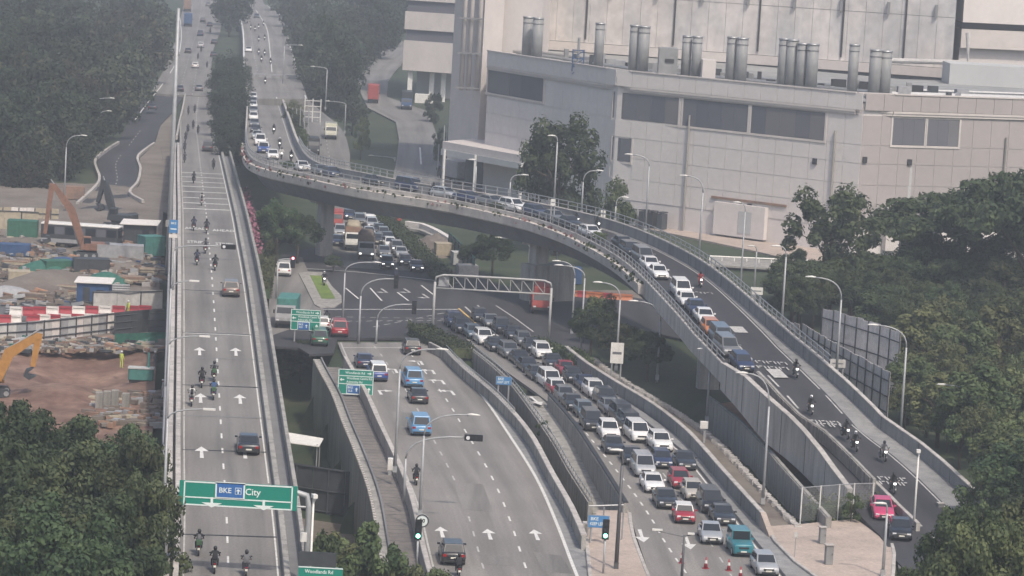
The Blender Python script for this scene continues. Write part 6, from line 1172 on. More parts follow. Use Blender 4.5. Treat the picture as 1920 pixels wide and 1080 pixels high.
for lab, a in (('small blue sign on the trench wall behind the centre road', (931, 958, 706, 722, 322, -.8)), ('small blue sign on the paved nose behind the green light', (1104, 1141, 966, 990, 247, -.4))):
    o, bd, w, hh, z = board('keep_left_sign', lab, *a[:4], a[4], 'sign_blue_light', a[5]); label_text(bd, 'BKE', -w * .4, z + hh * .22, .36, align='LEFT'); label_text(bd, 'KEEP LEFT', -w * .42, z - hh * .2, .34, align='LEFT', sx=.78); MB().box((0, .02, z), (w + .08, .05, hh + .08)).build('frame', 'steel', bd)
fr = thing('pipe_rails', 'grey pipe frame around the lower blue sign', 'frame', (WY(1125, 1000, 249).x, 249, 0)); m = MB(); zz = WY(1125, 950, 249).z
for x in (-1.0, .2, 1.75): m.tube([(x, 0, -.5), (x, 0, zz)], .06, 6)
m.tube([(-1.0, 0, zz), (1.75, 0, zz + .25)], .06, 6); m.build('pipes', 'steel', fr)
o, bd, w, hh, z = board('direction_sign', 'green sign under a black panel at the bottom edge', 560, 641, 1061, 1110, 206, 'sign_green', -6); label_text(bd, 'Woodlands Rd', -.1, z + hh * .3, .34, sx=.9); label_text(bd, 'Admiralty Rd', -.1, z - hh * .05, .34, sx=.9); mark(bd, 0, z + hh / 2 - .04, w, .07); MB().box((-.25, .0, z + hh / 2 + .52), (w * .86, .1, .95)).build('message_panel', 'machine_dark', o)
o, bd, w, hh, z = board('blue_sign', 'small blue sign on the left viaduct parapet', 318, 333, 412, 437, 345, 'sign_blue_light', zvia(345)); label_text(bd, 'BKE', 0, z + hh * .25, .34); mark(bd, 0, z - hh * .2, w * .7, .12); MB().box((0, 0, z - hh * .5 - .35), (w, .06, .4)).build('distance_plate', 'barrier_white', o)
for lab, a, m_ in (('white framed sign in front of the hoarding', (1557, 1585, 673, 690, 322, 3.0), 'hoarding_white'), ('small white sign on the railing left of the smaller factory tree', (1033, 1041, 373, 386, 398, 9.5), 'plastic_white'), ('small white sign on the railing right of the smaller factory tree', (1127, 1135, 394, 408, 398, 9.5), 'plastic_white'), ('white sign board above the flyover beside the pole', (1408, 1430, 538, 553, 385, 0), 'plastic_white'), ('white traffic sign back beside the queue railing', (1146, 1168, 642, 682, 335, 0), 'plastic_white')):
    o, bd, w, hh, z = board('sign_board', lab, *a[:4], a[4], m_, a[5]); mark(bd, 0, z, w * .7, hh * .12, 'cloth_grey')
# truss gantry
tg = thing('truss_gantry', 'pale pipe truss gantry standing over the junction exit', 'gantry', (0, 362, 0)); p0, p1 = WY(812, 600, 362), WY(1030, 612, 362); zt3 = WY(835, 516, 362).z; zb3 = WY(835, 541, 362).z
for x in (p0.x, p1.x): MB().tube([(x, 0, -.2), (x, 0, zt3 - .8)], .15, 10).build('leg', 'pole_pale', tg, True)
c = [Vector((p0.x, 0, zt3 - .8)), Vector((p0.x + .15, 0, zt3 - .25)), Vector((p0.x + .9, 0, zt3)), Vector((p1.x - .9, 0, zt3)), Vector((p1.x - .15, 0, zt3 - .25)), Vector((p1.x, 0, zt3 - .8))]; MB().tube(smooth(c, .4), .13, 8).build('top_chord', 'pole_pale', tg, True); MB().tube([(p0.x, 0, zb3), (p1.x, 0, zb3)], .1, 8).build('bottom_chord', 'pole_pale', tg, True)
n = 9
for k in range(n):
    x0 = p0.x + .8 + (p1.x - p0.x - 1.6) * k / n; x1 = p0.x + .8 + (p1.x - p0.x - 1.6) * (k + 1) / n; MB().tube([(x0, 0, zt3), (x1, 0, zb3)], .05, 6).build('brace', 'pole_pale', tg); MB().tube([(x1, 0, zt3), (x1, 0, zb3)], .045, 6).build('strut', 'pole_pale', tg)
MB().box((p0.x + 1.0, .3, (zt3 + zb3) / 2), (1.2, .1, 1.1)).build('sign_back', 'container_grey', tg); MB().box((p1.x - 3.2, .3, (zt3 + zb3) / 2), (2.6, .2, 1.2)).build('message_board', 'machine_dark', tg)
# far sign gantry over the right expressway
fg_ = thing('sign_gantry', 'long overhead gantry across the far right expressway', 'gantry'); a, b = WY(475, 143, 735), WY(598, 150, 735); MB().box(((a.x + b.x) / 2, 735, (a.z + b.z) / 2), (abs(b.x - a.x), .8, 1.5)).build('beam', 'container_grey', fg_); MB().tube([(b.x + .8, 735, 0), (b.x + .8, 735, b.z - .4), (b.x, 735, b.z + .6)], .25, 8).build('leg', 'pole', fg_, True); MB().tube([(a.x, 735, 0), (a.x, 735, a.z)], .25, 8).build('leg', 'pole', fg_, True)
for k in range(8): x = a.x + (b.x - a.x) * (k + .5) / 8; MB().box((x, 734.5, (a.z + b.z) / 2), (.9, .12, 1.0)).build('unit', 'silo_steel', fg_)
o = thing('sign_gantry', 'white lattice sign structure beside the slip road', 'gantry'); a = WY(572, 188, 640); m = MB()
for k in range(4): m.box((a.x + 1.6, 640, a.z - k * 1.1), (3.4, .25, .14))
for k in range(3): m.tube([(a.x + k * 1.6, 640, 1), (a.x + k * 1.6, 640, a.z + .4)], .12, 6)
m.build('frame', 'plastic_white', o)
# cones, cabinets, fence on the island
cone = MB(); cone.box((0, 0, .03), (.42, .42, .06)); CM = cone.mesh('base'); c2_ = MB(); c2_.tube([(0, 0, .05), (0, 0, .9)], [.17, .04], 10); C2 = c2_.mesh('shell', True); c3 = MB(); c3.tube([(0, 0, .42), (0, 0, .66)], [.122, .085], 10, False); C3 = c3.mesh('stripe', True)
for k, (x, y) in enumerate(((1278, 1056), (1323, 1066), (1366, 1070), (1388, 1084))): o = thing('traffic_cone', 'orange traffic cone with white stripe, %s from the left' % ordn[k], 'traffic cone', W(x, y, .02), k, 'traffic cones'); ob('base', CM, 'barrier_red', o); ob('shell', C2, 'barrier_red', o); ob('stripe', C3, 'barrier_white', o)
for x, y, w, h, lab in ((1541, 1019, .5, 1.3, 'slim grey cabinet on the paved island, farther of two'), (1553, 1058, .6, 1.5, 'grey cabinet on the paved island, nearer of two'), (1762, 966, .5, 1.0, 'small grey cabinet on the run-out right of the camera pole')): o = thing('cabinet', lab, 'cabinet', W(x, y, .15), .2); m = MB().box((0, 0, h / 2), (w, .5, h)).mesh('body'); bevel_mesh(m, .03); ob('body', m, 'silo_steel', o); MB().box((0, 0, h + .04), (w + .12, .62, .08)).build('cap', 'concrete_light', o); MB().box((w * .3, -.26, h * .55), (.05, .03, .16)).build('handle', 'black', o)
x = W(731, 885, 0); o = thing('cabinet', 'white box on a stand on the tiled walkway', 'cabinet', (x.x, x.y, -.25)); m = MB().box((0, 0, .95), (.45, .4, 1.1)).mesh('body'); bevel_mesh(m, .03); ob('body', m, 'plastic_white', o); MB().box((0, 0, .2), (.3, .3, .5)).build('stand', 'pole', o)
x = W(1318, 828, 0); o = thing('cabinet', 'pale box on a post behind the queue wall', 'cabinet', (x.x, x.y, 0)); m = MB().box((0, 0, 1.6), (.75, .5, .7)).mesh('body'); bevel_mesh(m, .03); ob('body', m, 'plastic_white', o); MB().box((.1, 0, .6), (.2, .2, 1.4)).build('stand', 'pole', o)
fn = thing('wire_fence', 'wire mesh fence along the back of the paved island', 'fence'); fp = [W(1500, 980), W(1535, 977), W(1570, 974), W(1598, 972), W(1634, 971)]
for p in fp: MB().tube([(p.x, p.y, -.2), (p.x, p.y, 3.0)], .06, 6).build('post', 'plastic_white', fn)
m = MB()
for a, b in zip(fp, fp[1:]):
    m.tube([(a.x, a.y, 2.95), (b.x, b.y, 2.95)], .04, 5); n = 14
    for k in range(n):
        t = k / n; u = (k + 1) / n; pa = a.lerp(b, t); pb = a.lerp(b, u)
        for z in range(8): m.tube([(pa.x, pa.y, z * .36 + .1), (pb.x, pb.y, z * .36 + .46)], .009, 3, False); m.tube([(pb.x, pb.y, z * .36 + .1), (pa.x, pa.y, z * .36 + .46)], .009, 3, False)
m.build('wire_mesh', 'pole', fn)
o = hedge('hedge', [p + Vector((.6, 1.6, -.2)) for p in fp], 2.2, 2.0, 'leaf_mid', 'overgrown greenery behind the wire fence on the island', 90)
o = thing('sign_post', 'thin sign post on the paved island', 'post', W(1490, 1044, .15)); MB().tube([(0, 0, 0), (0, 0, 1.9)], .035, 6).build('post', 'pole', o); MB().box((0, -.03, 1.75), (.3, .03, .4)).build('plate', 'hoarding_white', o)

# ---------------------------------------------------------------- hoardings
def hoard(name, label, P, h, wd, mats, posts=True, rails=(.25, .55, .85), parent=None):
    o = thing(name, label, 'hoarding'); L = plen(P); n = int(L / wd)
    for k in range(n):
        a, _ = along(P, L * k / n + .03); b, t = along(P, L * (k + 1) / n - .03); nr = Vector((t.y, -t.x, 0)); hh = h * random.uniform(.985, 1.015); j = random.uniform(0, .03)
        if nr.y > 0: nr = -nr
        MB().slab([q + nr * j for q in (Vector((a.x, a.y, a.z)), Vector((b.x, b.y, b.z)), Vector((b.x, b.y, b.z + hh)), Vector((a.x, a.y, a.z + hh)))], nr, .05).build('panel', random.choice(mats), o)
    for r in rails: MB().tube([p + Vector((nr.x * .14, nr.y * .14, h * r)) for p in P], .07, 5).build('rail', 'fence_dark', o)
    if posts:
        for k in range(0, n + 1, 2): p, t = along(P, L * k / n); MB().tube([(p.x + nr.x * .14, p.y + nr.y * .14, p.z - .3), (p.x + nr.x * .14, p.y + nr.y * .14, p.z + h)], .08, 5).build('post', 'fence_dark', o)
    return o
hoard('hoarding', 'tall grey panelled hoarding right of the flyover', [Vector((31.8, 345, -.3)), Vector((34.5, 327, -.3)), Vector((37.6, 311, -.3))], 6.2, 1.3, ['hoarding'], rails=(.12, .35, .6, .85)); hoard('hoarding', 'short angled return of the tall hoarding at its far end', [Vector((27.6, 356, -.3)), Vector((31.5, 345.4, -.3))], 6.0, 1.3, ['hoarding'], rails=(.12, .35, .6, .85)); hoard('hoarding', 'rear grey sheet wall rising behind the tall hoarding', [Vector((34.6, 352, -.3)), Vector((39.4, 340, -.3)), Vector((41.2, 334, -.3))], 7.2, 1.3, ['hoarding'])
# fence and awning in the low ground left of the centre road
hoard('hoarding', 'dark panelled screen fence in the low ground between the viaduct and the centre road', [Vector((-21.5, 287, -6)), Vector((-9.5, 281, -6))], 4.2, 1.5, ['fence_dark'], rails=(.05, .5, .98)); aw = thing('awning', 'white sloping awning in the low ground beside the viaduct', 'awning', (-20, 293, -6)); MB().slab([(-2.0, 0, 4.9), (3.0, -1.2, 4.7), (3.2, 1.6, 5.0), (-2.0, 2.6, 5.4)], (0, 0, 1), .08).build('cover', 'plastic_white', aw)
for x, y in ((-1.8, .2), (2.8, -.9), (2.9, 1.4), (-1.8, 2.3)): MB().tube([(x, y, 0), (x, y, 4.9)], .06, 6).build('post', 'pole', aw)
flat('yard', [Vector((-22, 283, -5.9)), Vector((-9, 277, -5.9)), Vector((-7, 250, -5.9)), Vector((-18, 250, -5.9))], 'soil_grey', 0, kind='structure')
# ---------------------------------------------------------------- building site on the left
def vleft(Y): return pick(viaL, Y).x - 2.4
sx_ = np.linspace(0, 1, 46)
def site(name, Y0, Y1, mat, amp, seed, bumps=()):
    rs = np.random.RandomState(seed); m = MB(); ys_ = np.linspace(Y0, Y1, 60); ph = rs.uniform(0, 6, 8)
    for y in ys_:
        xr = vleft(y); xl = -.175 * y - 8
        for u in sx_:
            x = xl + (xr - xl) * u; z = .02 + amp * (math.sin(x * .55 + ph[0]) * math.sin(y * .33 + ph[1]) + .6 * math.sin(x * 1.3 + y * .4 + ph[2]) * math.sin(y * .9 + ph[3]) + .35 * math.sin(x * 2.7 + ph[4]) * math.sin(y * 2.2 - x + ph[5]))
            for bx, by, r, h in bumps:
                d2 = ((x - bx) ** 2 + ((y - by) * .55) ** 2) / (r * r); z += h * math.exp(-d2)
            m.v.append((float(x), float(y), float(z)))
    n = len(sx_); m.f = [(j * n + i, j * n + i + 1, (j + 1) * n + i + 1, (j + 1) * n + i) for j in range(59) for i in range(n - 1)]
    return ob(name, m.mesh(name, True, fix=False), mat, kind='structure')
pb = [W(150, 690), W(60, 545), W(110, 530), W(240, 690), W(230, 500), W(40, 460)]
site('dug_soil', 243, 346, 'soil', .16, 3, [(pb[0].x, pb[0].y, 5, -1.5), (pb[3].x - 2, pb[3].y - 8, 4, -.6), (W(120, 740).x, W(120, 740).y, 4, .9), (W(270, 640).x, W(270, 640).y, 3, .7)])
site('site_yard', 345.5, 520, 'soil_grey', .12, 5, [(pb[1].x, pb[1].y, 4, 1.6), (pb[2].x, pb[2].y, 4, 1.3), (pb[4].x, pb[4].y, 4, .9), (pb[5].x, pb[5].y, 5, .8)])
flat('site_road', [W(-20, 612), W(-20, 575), W(120, 572), W(300, 580), W(330, 600), W(250, 606), W(120, 600)], 'asphalt_site', .35, kind='structure')
hoard('site_hoarding', 'grey and white sheet hoarding in front of the red and white barriers', smooth([W(-25, 648), W(60, 642), W(130, 634), W(212, 624)]), 2.3, 1.2, ['hoarding', 'hoarding_white', 'hoarding', 'container_grey', 'hoarding_white', 'wall_patch'], rails=(.2, .55, .95)); hoard('site_banner', 'dark banner covered fence beside the viaduct', [W(214, 628), W(268, 622), W(322, 622)], 2.5, 2.4, ['fence_dark', 'fence_dark', 'machine_dark'])
hoard('site_screen', 'white site screen panels in front of the blue hut', [W(172, 586), W(240, 586), W(304, 584)], 2.5, 2.6, ['hoarding_white'], rails=(.97,)); hoard('site_wall', 'long beige sheet wall at the far left of the building site', [W(-25, 428), W(35, 430), W(72, 432)], 2.6, 2.4, ['tarp_tan'], rails=(.98,)); hoard('site_wall', 'ochre and rust boarded fence below the forest edge', [W(-25, 408), W(60, 410), W(110, 412)], 1.6, 1.1, ['tarp_tan', 'rust', 'hoarding', 'tarp_tan'], rails=(.5,))
net = MB(); net.add([W(215, 650, .2), W(300, 648, .2), W(318, 622, 1.6), W(215, 626, 1.6)], [(0, 1, 2, 3)]); ob('slope_netting', net.mesh('slope_netting'), 'net_green', label='green netting on the slope below the dark banner fence', cat='netting')
bm_ = MB(); bm_.loft([[Vector((x, -w, z)) for w, z in ((.30, 0), (.30, .16), (.12, .5), (.10, .95))] + [Vector((x, w, z)) for w, z in ((.10, .95), (.12, .5), (.30, .16), (.30, 0))] for x in (-.78, -.74, .74, .78)]); BAR = bm_.mesh('shell')
br = [(30, 'w'), (50, 'r'), (74, 'r'), (98, 'w'), (122, 'r'), (147, 'w'), (172, 'r'), (197, 'w'), (222, 'r'), (248, 'r'), (272, 'r')]; fr_ = [(8, 'r'), (28, 'w'), (62, 'r'), (82, 'w'), (101, 'r'), (121, 'w'), (145, 'r'), (170, 'w'), (193, 'r')]
for rowname, lst, y0 in (('back', br, 592), ('front', fr_, 607)):
    for k, (x, c) in enumerate(lst):
        o = thing('road_barrier', '%s plastic road barrier, %s from the left in the %s row' % ({'r': 'red', 'w': 'white'}[c], ordn[k], rowname), 'barrier', W(x, y0 - x * .012, .35), random.uniform(-.12, .12), 'red and white site barriers'); o.scale = (.92, 1, 1.05); ob('shell', BAR, 'barrier_red' if c == 'r' else 'barrier_white', o); MB().box((0, 0, .7), (1.3, .24, .05)).build('groove', 'trim_dark', o)
def excavator(p, rz, label, col, boom, dark='machine_dark', s=1.0):
    o = thing('excavator', label, 'excavator', p, rz); o.scale = (s,) * 3     # local +X is the front
    for sy in (-1.05, 1.05):
        t = MB(); t.loft([[Vector((-1.9, sy + e, .45)), Vector((-1.6, sy + e, .08)), Vector((1.6, sy + e, .08)), Vector((1.9, sy + e, .45)), Vector((1.6, sy + e, .85)), Vector((-1.6, sy + e, .85))] for e in (-.27, .27)]); tr_ = t.build('track', 'machine_dark', o)
        for x in (-1.5, -.5, .5, 1.5): MB().tube([(x, sy - .3, .45), (x, sy + .3, .45)], .25, 10).build('road_wheel', 'steel', tr_)
    MB().box((0, 0, .95), (1.6, 1.4, .3)).build('slew_ring', 'machine_dark', o)
    h = MB(); h.box((-.7, 0, 1.6), (2.9, 2.5, 1.0)); m = h.mesh('house'); bevel_mesh(m, .12, 2); ob('house', m, col, o); cw = MB(); cw.box((-2.2, 0, 1.6), (.7, 2.4, 1.1)); m = cw.mesh('counterweight'); bevel_mesh(m, .18, 2); ob('counterweight', m, dark, o)
    c = MB(); c.loft([[Vector((x, y, z)) for x, z in ((-.1, 1.2), (1.3, 1.2), (1.15, 2.1), (.85, 2.95), (-.1, 2.95))] for y in (.35, 1.2)]); m = c.mesh('cab'); bevel_mesh(m, .05); cb = ob('cab', m, col, o); MB().box((.4, .33, 2.35), (.9, .03, .8)).build('window', 'glass', cb); MB().box((.4, 1.215, 2.35), (.9, .03, .8)).build('window', 'glass', cb); MB().slab([(1.2, .45, 1.85), (1.2, 1.1, 1.85), (.93, 1.1, 2.8), (.93, .45, 2.8)], (1, 0, .3), .03).build('windscreen', 'glass', cb)
    def arm(pts, w, name, t0, t1):
        R_ = []
        for i, (x, z) in enumerate(pts):
            a = Vector((pts[min(i + 1, len(pts) - 1)][0] - pts[max(i - 1, 0)][0], 0, pts[min(i + 1, len(pts) - 1)][1] - pts[max(i - 1, 0)][1])).normalized(); nrm = Vector((-a.z, 0, a.x)); th = t0 + (t1 - t0) * i / (len(pts) - 1) + (.18 if 0 < i < len(pts) - 1 else 0); q = Vector((x, -.15, z)); R_.append([q + nrm * th + Vector((0, -w, 0)), q + nrm * th + Vector((0, w, 0)), q - nrm * th + Vector((0, w, 0)), q - nrm * th + Vector((0, -w, 0))])
        return MB().loft(R_).build(name, col, o)
    (b0, b1, b2), (s0, s1), bk = boom; arm([b0, b1, b2], .3, 'boom', .42, .3); arm([s0, s1], .24, 'stick', .36, .24); MB().tube([(b0[0] + .6, -.15, b0[1]), ((b1[0] + b0[0]) / 2 + .5, -.15, (b1[1] + b0[1]) / 2)], .1, 8).build('ram', 'steel', o); MB().tube([(b1[0], -.15, b1[1] + .5), (s0[0] + .2, -.15, s0[1] + .5)], .08, 8).build('ram', 'steel', o)
    bx, bz = bk; B = MB(); B.loft([[Vector((bx + x, y, bz + z)) for x, z in ((0, 0), (-.7, -.2), (-.95, -.8), (-.4, -1.15), (.25, -.75), (-.35, -.7), (-.55, -.45))] for y in (-.75, .45)]); B.build('bucket', 'machine_dark', o); return o
big = (((.9, 1.7), (2.6, 6.2), (5.0, 9.4)), ((5.2, 9.6), (5.9, 3.0)), (6.0, 2.9))
excavator(W(168, 484, .3), math.pi + .15, 'large orange excavator with its boom raised in front of the white roofed bus', 'machine_orange', big)
excavator(W(222, 428, .2), math.pi - .4, 'dark excavator with a dark red boom behind the bus', 'machine_dark', (((.9, 1.6), (1.8, 4.2), (2.6, 6.6)), ((2.7, 6.7), (3.6, 3.4)), (3.7, 3.3)))
excavator(W(-18, 742, .1), .15, 'yellow excavator at the left edge reaching over the dug soil', 'machine_yellow', (((.6, 1.6), (1.6, 4.2), (4.3, 6.0)), ((4.4, 6.2), (3.9, 3.0)), (4.0, 2.9)))
# bus
p = W(152, 463, .3); o = thing('bus', 'white roofed bus parked in the building site', 'bus', p, math.pi / 2 - .12); m = MB().box((0, 0, 1.65), (2.5, 10.6, 2.6)).mesh('body'); bevel_mesh(m, .12, 2); ob('body', m, 'machine_dark', o); m = MB().box((0, 0, 3.0), (2.52, 10.7, .28)).mesh('roof'); bevel_mesh(m, .08); ob('roof', m, 'plastic_white', o); MB().box((0, 0, .8), (2.53, 10.5, .5)).build('skirt', 'container_grey', o)
for k in range(7):
    for s in (-1, 1): MB().box((s * 1.25, -4.4 + k * 1.42, 2.15), (.04, 1.3, 1.0)).build('window', 'glass_blue' if k % 2 else 'glass', o)
for s in (-1, 1):
    for y in (-3.2, 3.4): w = ob('wheel', wheel_meshes(.48, .3)[0], 'rubber', o, (s * 1.1, y, .48)); ob('rim', wheel_meshes(.48, .3)[1], 'rim', w)
MB().box((0, 5.32, 2.0), (2.1, .04, 1.3)).build('windscreen', 'glass', o); MB().box((0, -5.32, 2.1), (2.0, .04, .9)).build('rear_window', 'glass', o)
def hut(name, label, px, py, w, d, h, mat, roofm, rz=0.0, cat='hut', over=.3, z=.2):
    o = thing(name, label, cat, W(px, py, z), rz); MB().box((0, 0, h / 2), (w, d, h)).build('wall', mat, o); MB().slab([(-w / 2 - over, -d / 2 - over, h), (w / 2 + over, -d / 2 - over, h + .05), (w / 2 + over, d / 2 + over, h + .35), (-w / 2 - over, d / 2 + over, h + .3)], (0, 0, 1), .1).build('roof', roofm, o); MB().box((-w * .2, -d / 2 - .02, h * .42), (.8, .05, h * .8)).build('door', 'machine_dark', o); MB().box((w * .22, -d / 2 - .02, h * .6), (.9, .05, .7)).build('window', 'glass', o); return o
def ribbed(name, label, px, py, L, mat, rz=0.0, z=.2, cat='container', h=2.5):
    o = thing(name, label, cat, W(px, py, z), rz); MB().box((0, 0, h / 2), (L, 2.4, h)).build('shell', mat, o); n = int(L / .5)
    m = MB()
    for k in range(n): m.box((-L / 2 + (k + .5) * L / n, -1.22, h / 2), (.16, .05, h - .3))
    m.build('ribs', mat, o); MB().box((L / 2 + .02, 0, h / 2), (.05, 2.2, h - .2)).build('door', mat, o); MB().box((0, 0, h + .05), (L + .05, 2.45, .1)).build('roof', mat, o); return o
hut('site_hut', 'blue site hut with a pale sloping roof behind the barriers', 176, 572, 3.8, 2.6, 2.7, 'container_blue', 'barrier_white'); hut('site_hut', 'shelter with a wide white roof at the foot of the viaduct', 262, 455, 4.2, 3, 2.6, 'machine_dark', 'barrier_white', over=.5); ribbed('container', 'grey container beside the white roofed shelter', 225, 488, 6, 'container_grey', .1, h=2.0); ribbed('container', 'green container at the far left of the site', 42, 448, 4, 'container_green', .05); ribbed('container', 'teal container beside the bus rear', 283, 478, 3, 'container_teal', .6); ribbed('container', 'dark container on the yard below the large excavator', 170, 512, 4.5, 'machine_dark', .2, h=1.8); ribbed('container', 'rusty container at the forest edge', 138, 372, 3.2, 'rust', .1, h=1.8, z=0); ribbed('container', 'blue container left of the large excavator', 20, 478, 5, 'container_blue', .1, h=1.4); ribbed('container', 'grey green skip above the red barriers', 105, 508, 3.5, 'container_green', .5, h=1.3); ribbed('container', 'tan crate stack at the left site edge', 35, 530, 2.6, 'tarp_tan', .2, h=1.4)
o = thing('generator', 'teal generator machine in the dug pit beside the viaduct', 'machine', W(264, 716, -.3), .05); m = MB().box((0, 0, .8), (2.5, 1.4, 1.2)).mesh('body'); bevel_mesh(m, .1); ob('body', m, 'container_teal', o); MB().box((0, 0, 1.45), (2.6, 1.5, .1)).build('lid', 'wall_patch', o); MB().tube([(.7, 0, 1.4), (.7, 0, 3.0)], .12, 8).build('exhaust', 'container_teal', o); MB().box((0, 0, .12), (2.3, 1.3, .25)).build('skid', 'black', o)
# stacked timber, pipes and tarpaulins that can be told apart
rq = random.Random(5)
for k, (px, py) in enumerate(((30, 498), (70, 520), (245, 528), (285, 512), (130, 545), (60, 560), (250, 560))):
    o = thing('timber_stack', 'stack of brown timber planks, %s among the stacks on the site' % ordn[k], 'timber stack', W(px, py, .35), rq.uniform(-.4, .4), 'timber stacks on the site'); PL = MB().box((0, 0, 0), (3.2, .28, .14)).mesh('plank')
    for r in range(4):
        for c_ in range(5): ob('plank', PL, rq.choice(['tarp_tan', 'rust', 'tarp_brown']), o, (rq.uniform(-.15, .15), (c_ - 2) * .31, .1 + r * .16), (0, 0, rq.uniform(-.03, .03)))
for k, (px, py, mt, w) in enumerate(((82, 508, 'net_green', 3.2), (118, 500, 'container_blue', 2.4), (200, 530, 'net_green', 2.8), (15, 556, 'container_grey', 3.4))):
    m = MB(); rings = []
    for i in range(8): u = i / 7 * 2 - 1; rings.append([Vector((u * w, (j / 6 * 2 - 1) * 1.8, 1.3 * max(0, 1 - u * u * .9) * max(0, 1 - (j / 6 * 2 - 1) ** 2) + rq.uniform(-.06, .1))) for j in range(7)])
    m.loft(rings, close=False); o = thing('tarpaulin', ['green tarpaulin mound left of the large excavator', 'blue tarpaulin mound below the large excavator', 'green tarpaulin mound beside the blue hut', 'grey tarpaulin mound at the left site edge'][k], 'tarpaulin', W(px, py, .15), rq.uniform(-.3, .3)); m.build('sheet', mt, o)
for k, (px, py) in enumerate(((215, 545), (40, 588))):
    o = thing('pipe_bundle', ['bundle of grey pipes beside the blue hut', 'bundle of grey pipes behind the barriers at the left'][k], 'pipes', W(px, py, .4), .2)
    for r in range(3):
        for c_ in range(4 - r): MB().tube([(-1.8, (c_ - 1.5 + r * .5) * .3, .15 + r * .26), (1.8, (c_ - 1.5 + r * .5) * .3, .15 + r * .26)], .14, 8).build('pipe', 'container_grey', o, True)
# rubble and stacked material, too small to count
rs = random.Random(11); rub = MB(); cols = {}
mats_ = ['tarp_brown', 'soil_grey', 'rust', 'concrete_light', 'container_grey', 'tarp_tan', 'container_green', 'machine_dark', 'soil_orange', 'net_green', 'container_blue', 'wall_patch']
for mt in mats_: cols[mt] = MB()
for k in range(1200):
    px = rs.uniform(-10, 308); py = rs.choice([rs.uniform(455, 575), rs.uniform(440, 540), rs.uniform(640, 660)]); px = rs.uniform(-10, 175) if py > 535 and py < 600 else px; p = W(px, py, .35); l = rs.uniform(.2, 1.5); mt = rs.choice(mats_[:6] + ['rust', 'soil_grey', 'machine_dark', 'tarp_brown'] if rs.random() < .85 else mats_)
    cols[mt].box((p.x, p.y, .3 + rs.uniform(0, .45)), (l, rs.uniform(.15, .8), rs.uniform(.1, .5)), 0, Matrix.Rotation(rs.uniform(-.5, .5), 3, 'Z') @ Matrix.Rotation(rs.uniform(-.25, .25), 3, 'Y'))
for k in range(150):
    px = rs.uniform(165, 305); py = rs.uniform(735, 800); p = W(px, py, .1); mt = rs.choice(['soil_grey', 'soil_grey', 'container_grey', 'rust', 'tarp_tan', 'tarp_brown']); cols[mt].box((p.x, p.y, .2), (rs.uniform(.3, 1.4), rs.uniform(.3, 1), rs.uniform(.2, .7)), rs.uniform(-.4, .4))
for mt, m in cols.items(): ob('rubble', m.mesh('rubble'), mt, kind='stuff', label='loose rubble and building material on the site')
for k, (px, py) in enumerate(((185, 770), (200, 768), (215, 766), (235, 772))): o = thing('concrete_block', 'upright pale concrete block, %s from the left near the tree clump' % ordn[k], 'block', W(px, py, 0), .05, 'upright blocks in the pit'); m = MB().box((0, 0, .9), (.7, .5, 1.8)).mesh('body'); bevel_mesh(m, .05); ob('body', m, 'concrete', o); MB().box((0, 0, .1), (.9, .7, .2)).build('foot', 'concrete', o)
WJ = [(0, 0, .95), (0, 0, 1.2), (0, 0, 1.42), (0, .01, 1.52), (-.19, 0, 1.42), (-.26, .03, 1.15), (-.25, .12, .92), (.19, 0, 1.42), (.27, .03, 1.15), (.27, .12, .92), (-.1, 0, .9), (-.12, .02, .5), (-.12, -.01, .08), (-.12, .14, .04), (.1, 0, .9), (.13, .04, .5), (.13, .02, .08), (.13, .17, .04)]
worker_mesh = skin_body('body', WJ, RB, [(.15, .11), (.15, .11), (.15, .11), .055, .07, .048, .034, .07, .048, .034, .09, .065, .045, .045, .09, .065, .045, .045])
for k, (px, py, lab, cl_) in enumerate(((227, 690, 'worker in a pale vest standing in the dug pit', 'vest'), (290, 690, 'worker beside the viaduct in the pit', 'grey'), (305, 745, 'worker in light clothes at the pit edge by the viaduct', 'white'), (240, 592, 'worker behind the red barriers in front of the white screen', 'vest'), (742, 528, 'person standing at the junction crossing', 'navy'))):
    o = ob('person', None, None, None, W(px, py, .2 if k != 4 else .02), (0, 0, random.uniform(0, 6)), lab, 'person', None); ob('body', worker_mesh, 'cloth_' + cl_, o)
    for hx, sx in ((-.25, -1), (.27, 1)): h = MB(); hand(h, (hx, .12, .92), (sx * .3, 1, 0), (0, .15, -1), (-sx, 0, -.2)); h.build('hand', 'skin', o, True)
    hd = MB(); hd.loft([[Vector((math.cos(a * .7854) * r * .85, .02 + math.sin(a * .7854) * r, 1.63 + z)) for a in range(8)] for z, r in ((-.12, .05), (-.09, .08), (-.02, .1), (.05, .1), (.11, .07), (.13, .02))]); hd.build('head', 'skin', o, True); ob('helmet', HEL, 'helmet_white', o, (0, .02, 1.70), None, scale=(.85, .85, .6))
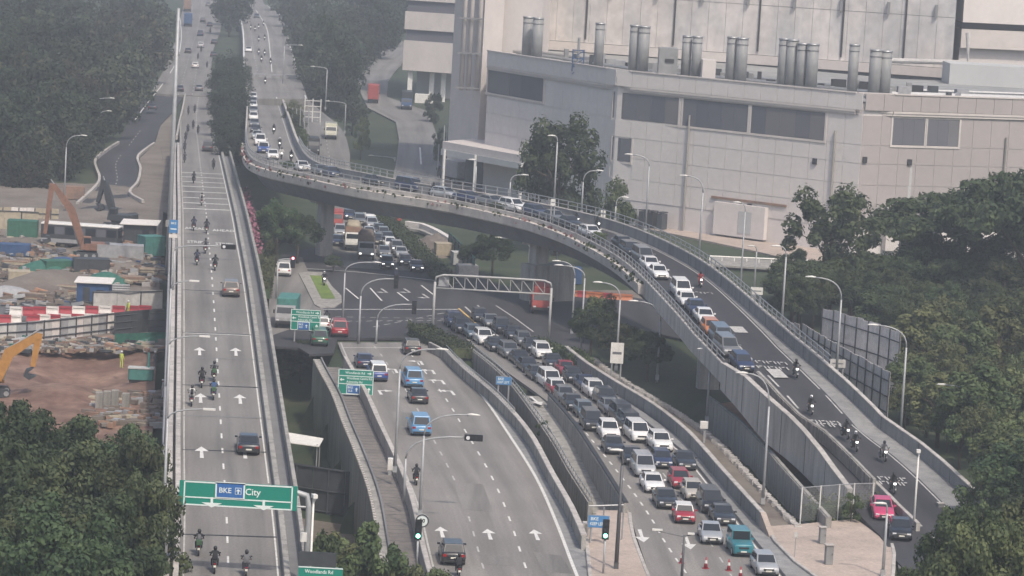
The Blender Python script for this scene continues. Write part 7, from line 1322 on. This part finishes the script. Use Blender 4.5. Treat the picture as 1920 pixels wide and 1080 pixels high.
# works beyond the junction and beside the gantry
m = MB(); c = W(815, 462); rs2 = np.random.RandomState(2)
for j in range(18):
    for i in range(18):
        u, v = i / 17, j / 17; x = c.x - 4.5 + 9 * u; y = c.y - 14 + 28 * v; rr = math.hypot(u - .5, v - .5) * 2; m.v.append((x, y, -.8 + 2.3 * max(0, 1 - rr) ** .8 * (1 + .25 * math.sin(x * 2.1) * math.sin(y * .8)) + (rs2.uniform(0, .25) if rr < .9 else 0)))
m.f = [(j * 18 + i, j * 18 + i + 1, (j + 1) * 18 + i + 1, (j + 1) * 18 + i) for j in range(17) for i in range(17)]; ob('soil_heap', m.mesh('soil_heap', True), 'soil_grey', label='brown soil heap beside the hedge beyond the junction', cat='soil heap')
pw = thing('pale_ramp_wall', 'curved pale concrete edging above the soil heap beyond the junction', 'wall'); bandwall('edging', smooth([W(762, 428), W(790, 432), W(820, 445), W(848, 462)]), .8, 1.1, 'barrier_white', pw); bandwall('footing', smooth([W(762, 431), W(790, 435), W(820, 448), W(848, 465)]), 1.2, .4, 'concrete', pw)
hoard('site_screen', 'teal screen fence beside the soil heap under the flyover', [W(842, 470), W(872, 500), W(890, 520)], 2.6, 1.8, ['container_teal', 'net_green'])
for k, (px, py, mt, L) in enumerate(((740, 412, 'container_red', 1.6), (757, 404, 'plastic_white', 3.0), (862, 495, 'wall_patch', 2.2), (835, 478, 'tarp_tan', 3.0), (875, 520, 'hoarding_white', 2.6))): ribbed('site_box', ['red box on the grass right of the hedge', 'white cabin right of the hedge under the flyover', 'pale box among the works under the flyover', 'tan box on the soil heap', 'white box beside the flyover pier'][k], px, py, L, mt, .2, z=-.1, h=1.6)
for k in range(9): o = thing('orange_barrier', 'orange mesh barrier, %s from the left beside the flyover pier' % ordn[k], 'barrier', W(1046 + k * 16, 556 + k * 1.2, -.2), random.uniform(-.2, .2), 'orange barriers under the flyover'); ob('shell', BAR, 'orange' if k % 3 else 'barrier_red', o); MB().box((0, 0, .7), (1.3, .24, .05)).build('groove', 'trim_dark', o)
ribbed('container', 'dark blue container behind the orange barriers', 1066, 530, 3.2, 'container_blue', .1, z=-.2, h=2.0)
flat('works_ground', [W(1030, 600, -.3), W(1035, 545, -.3), W(1190, 545, -.3), W(1240, 600, -.3), W(1120, 610, -.3)], 'soil_grey', .06, kind='structure')
flat('bridge_bank', [W(1330, 500), W(1500, 510), W(1505, 496), W(1330, 484)], 'concrete', .3, kind='structure')
gw = thing('guard_rail', 'white guard rail running right from the flyover below the factory', 'guard rail'); gp = [W(1330, 492), W(1420, 496), W(1515, 500)]; MB().tube([p + Vector((0, 0, .9)) for p in gp], .12, 6).build('rail', 'plastic_white', gw)
for k in range(9): p, t = along(gp, plen(gp) * k / 8); MB().box((p.x, p.y, .4), (.15, .15, 1.0)).build('post', 'plastic_white', gw)
# ---------------------------------------------------------------- haze
hz = MB().box((0, 1250, 34), (900, 2700, 84))
hzo = hz.build('haze', None); hm = bpy.data.materials.new('haze_air'); hm.use_nodes = True; ht = hm.node_tree; ht.nodes.remove(ht.nodes['Principled BSDF'])
pv = ht.nodes.new('ShaderNodeVolumePrincipled'); pv.inputs['Color'].default_value = (.82, .87, .95, 1); pv.inputs['Density'].default_value = .00042; pv.inputs['Anisotropy'].default_value = .2
ht.links.new(pv.outputs[0], ht.nodes['Material Output'].inputs['Volume']); hzo.data.materials.append(hm); tag(hzo, 'thin grey haze in the air', None, None, 'stuff')
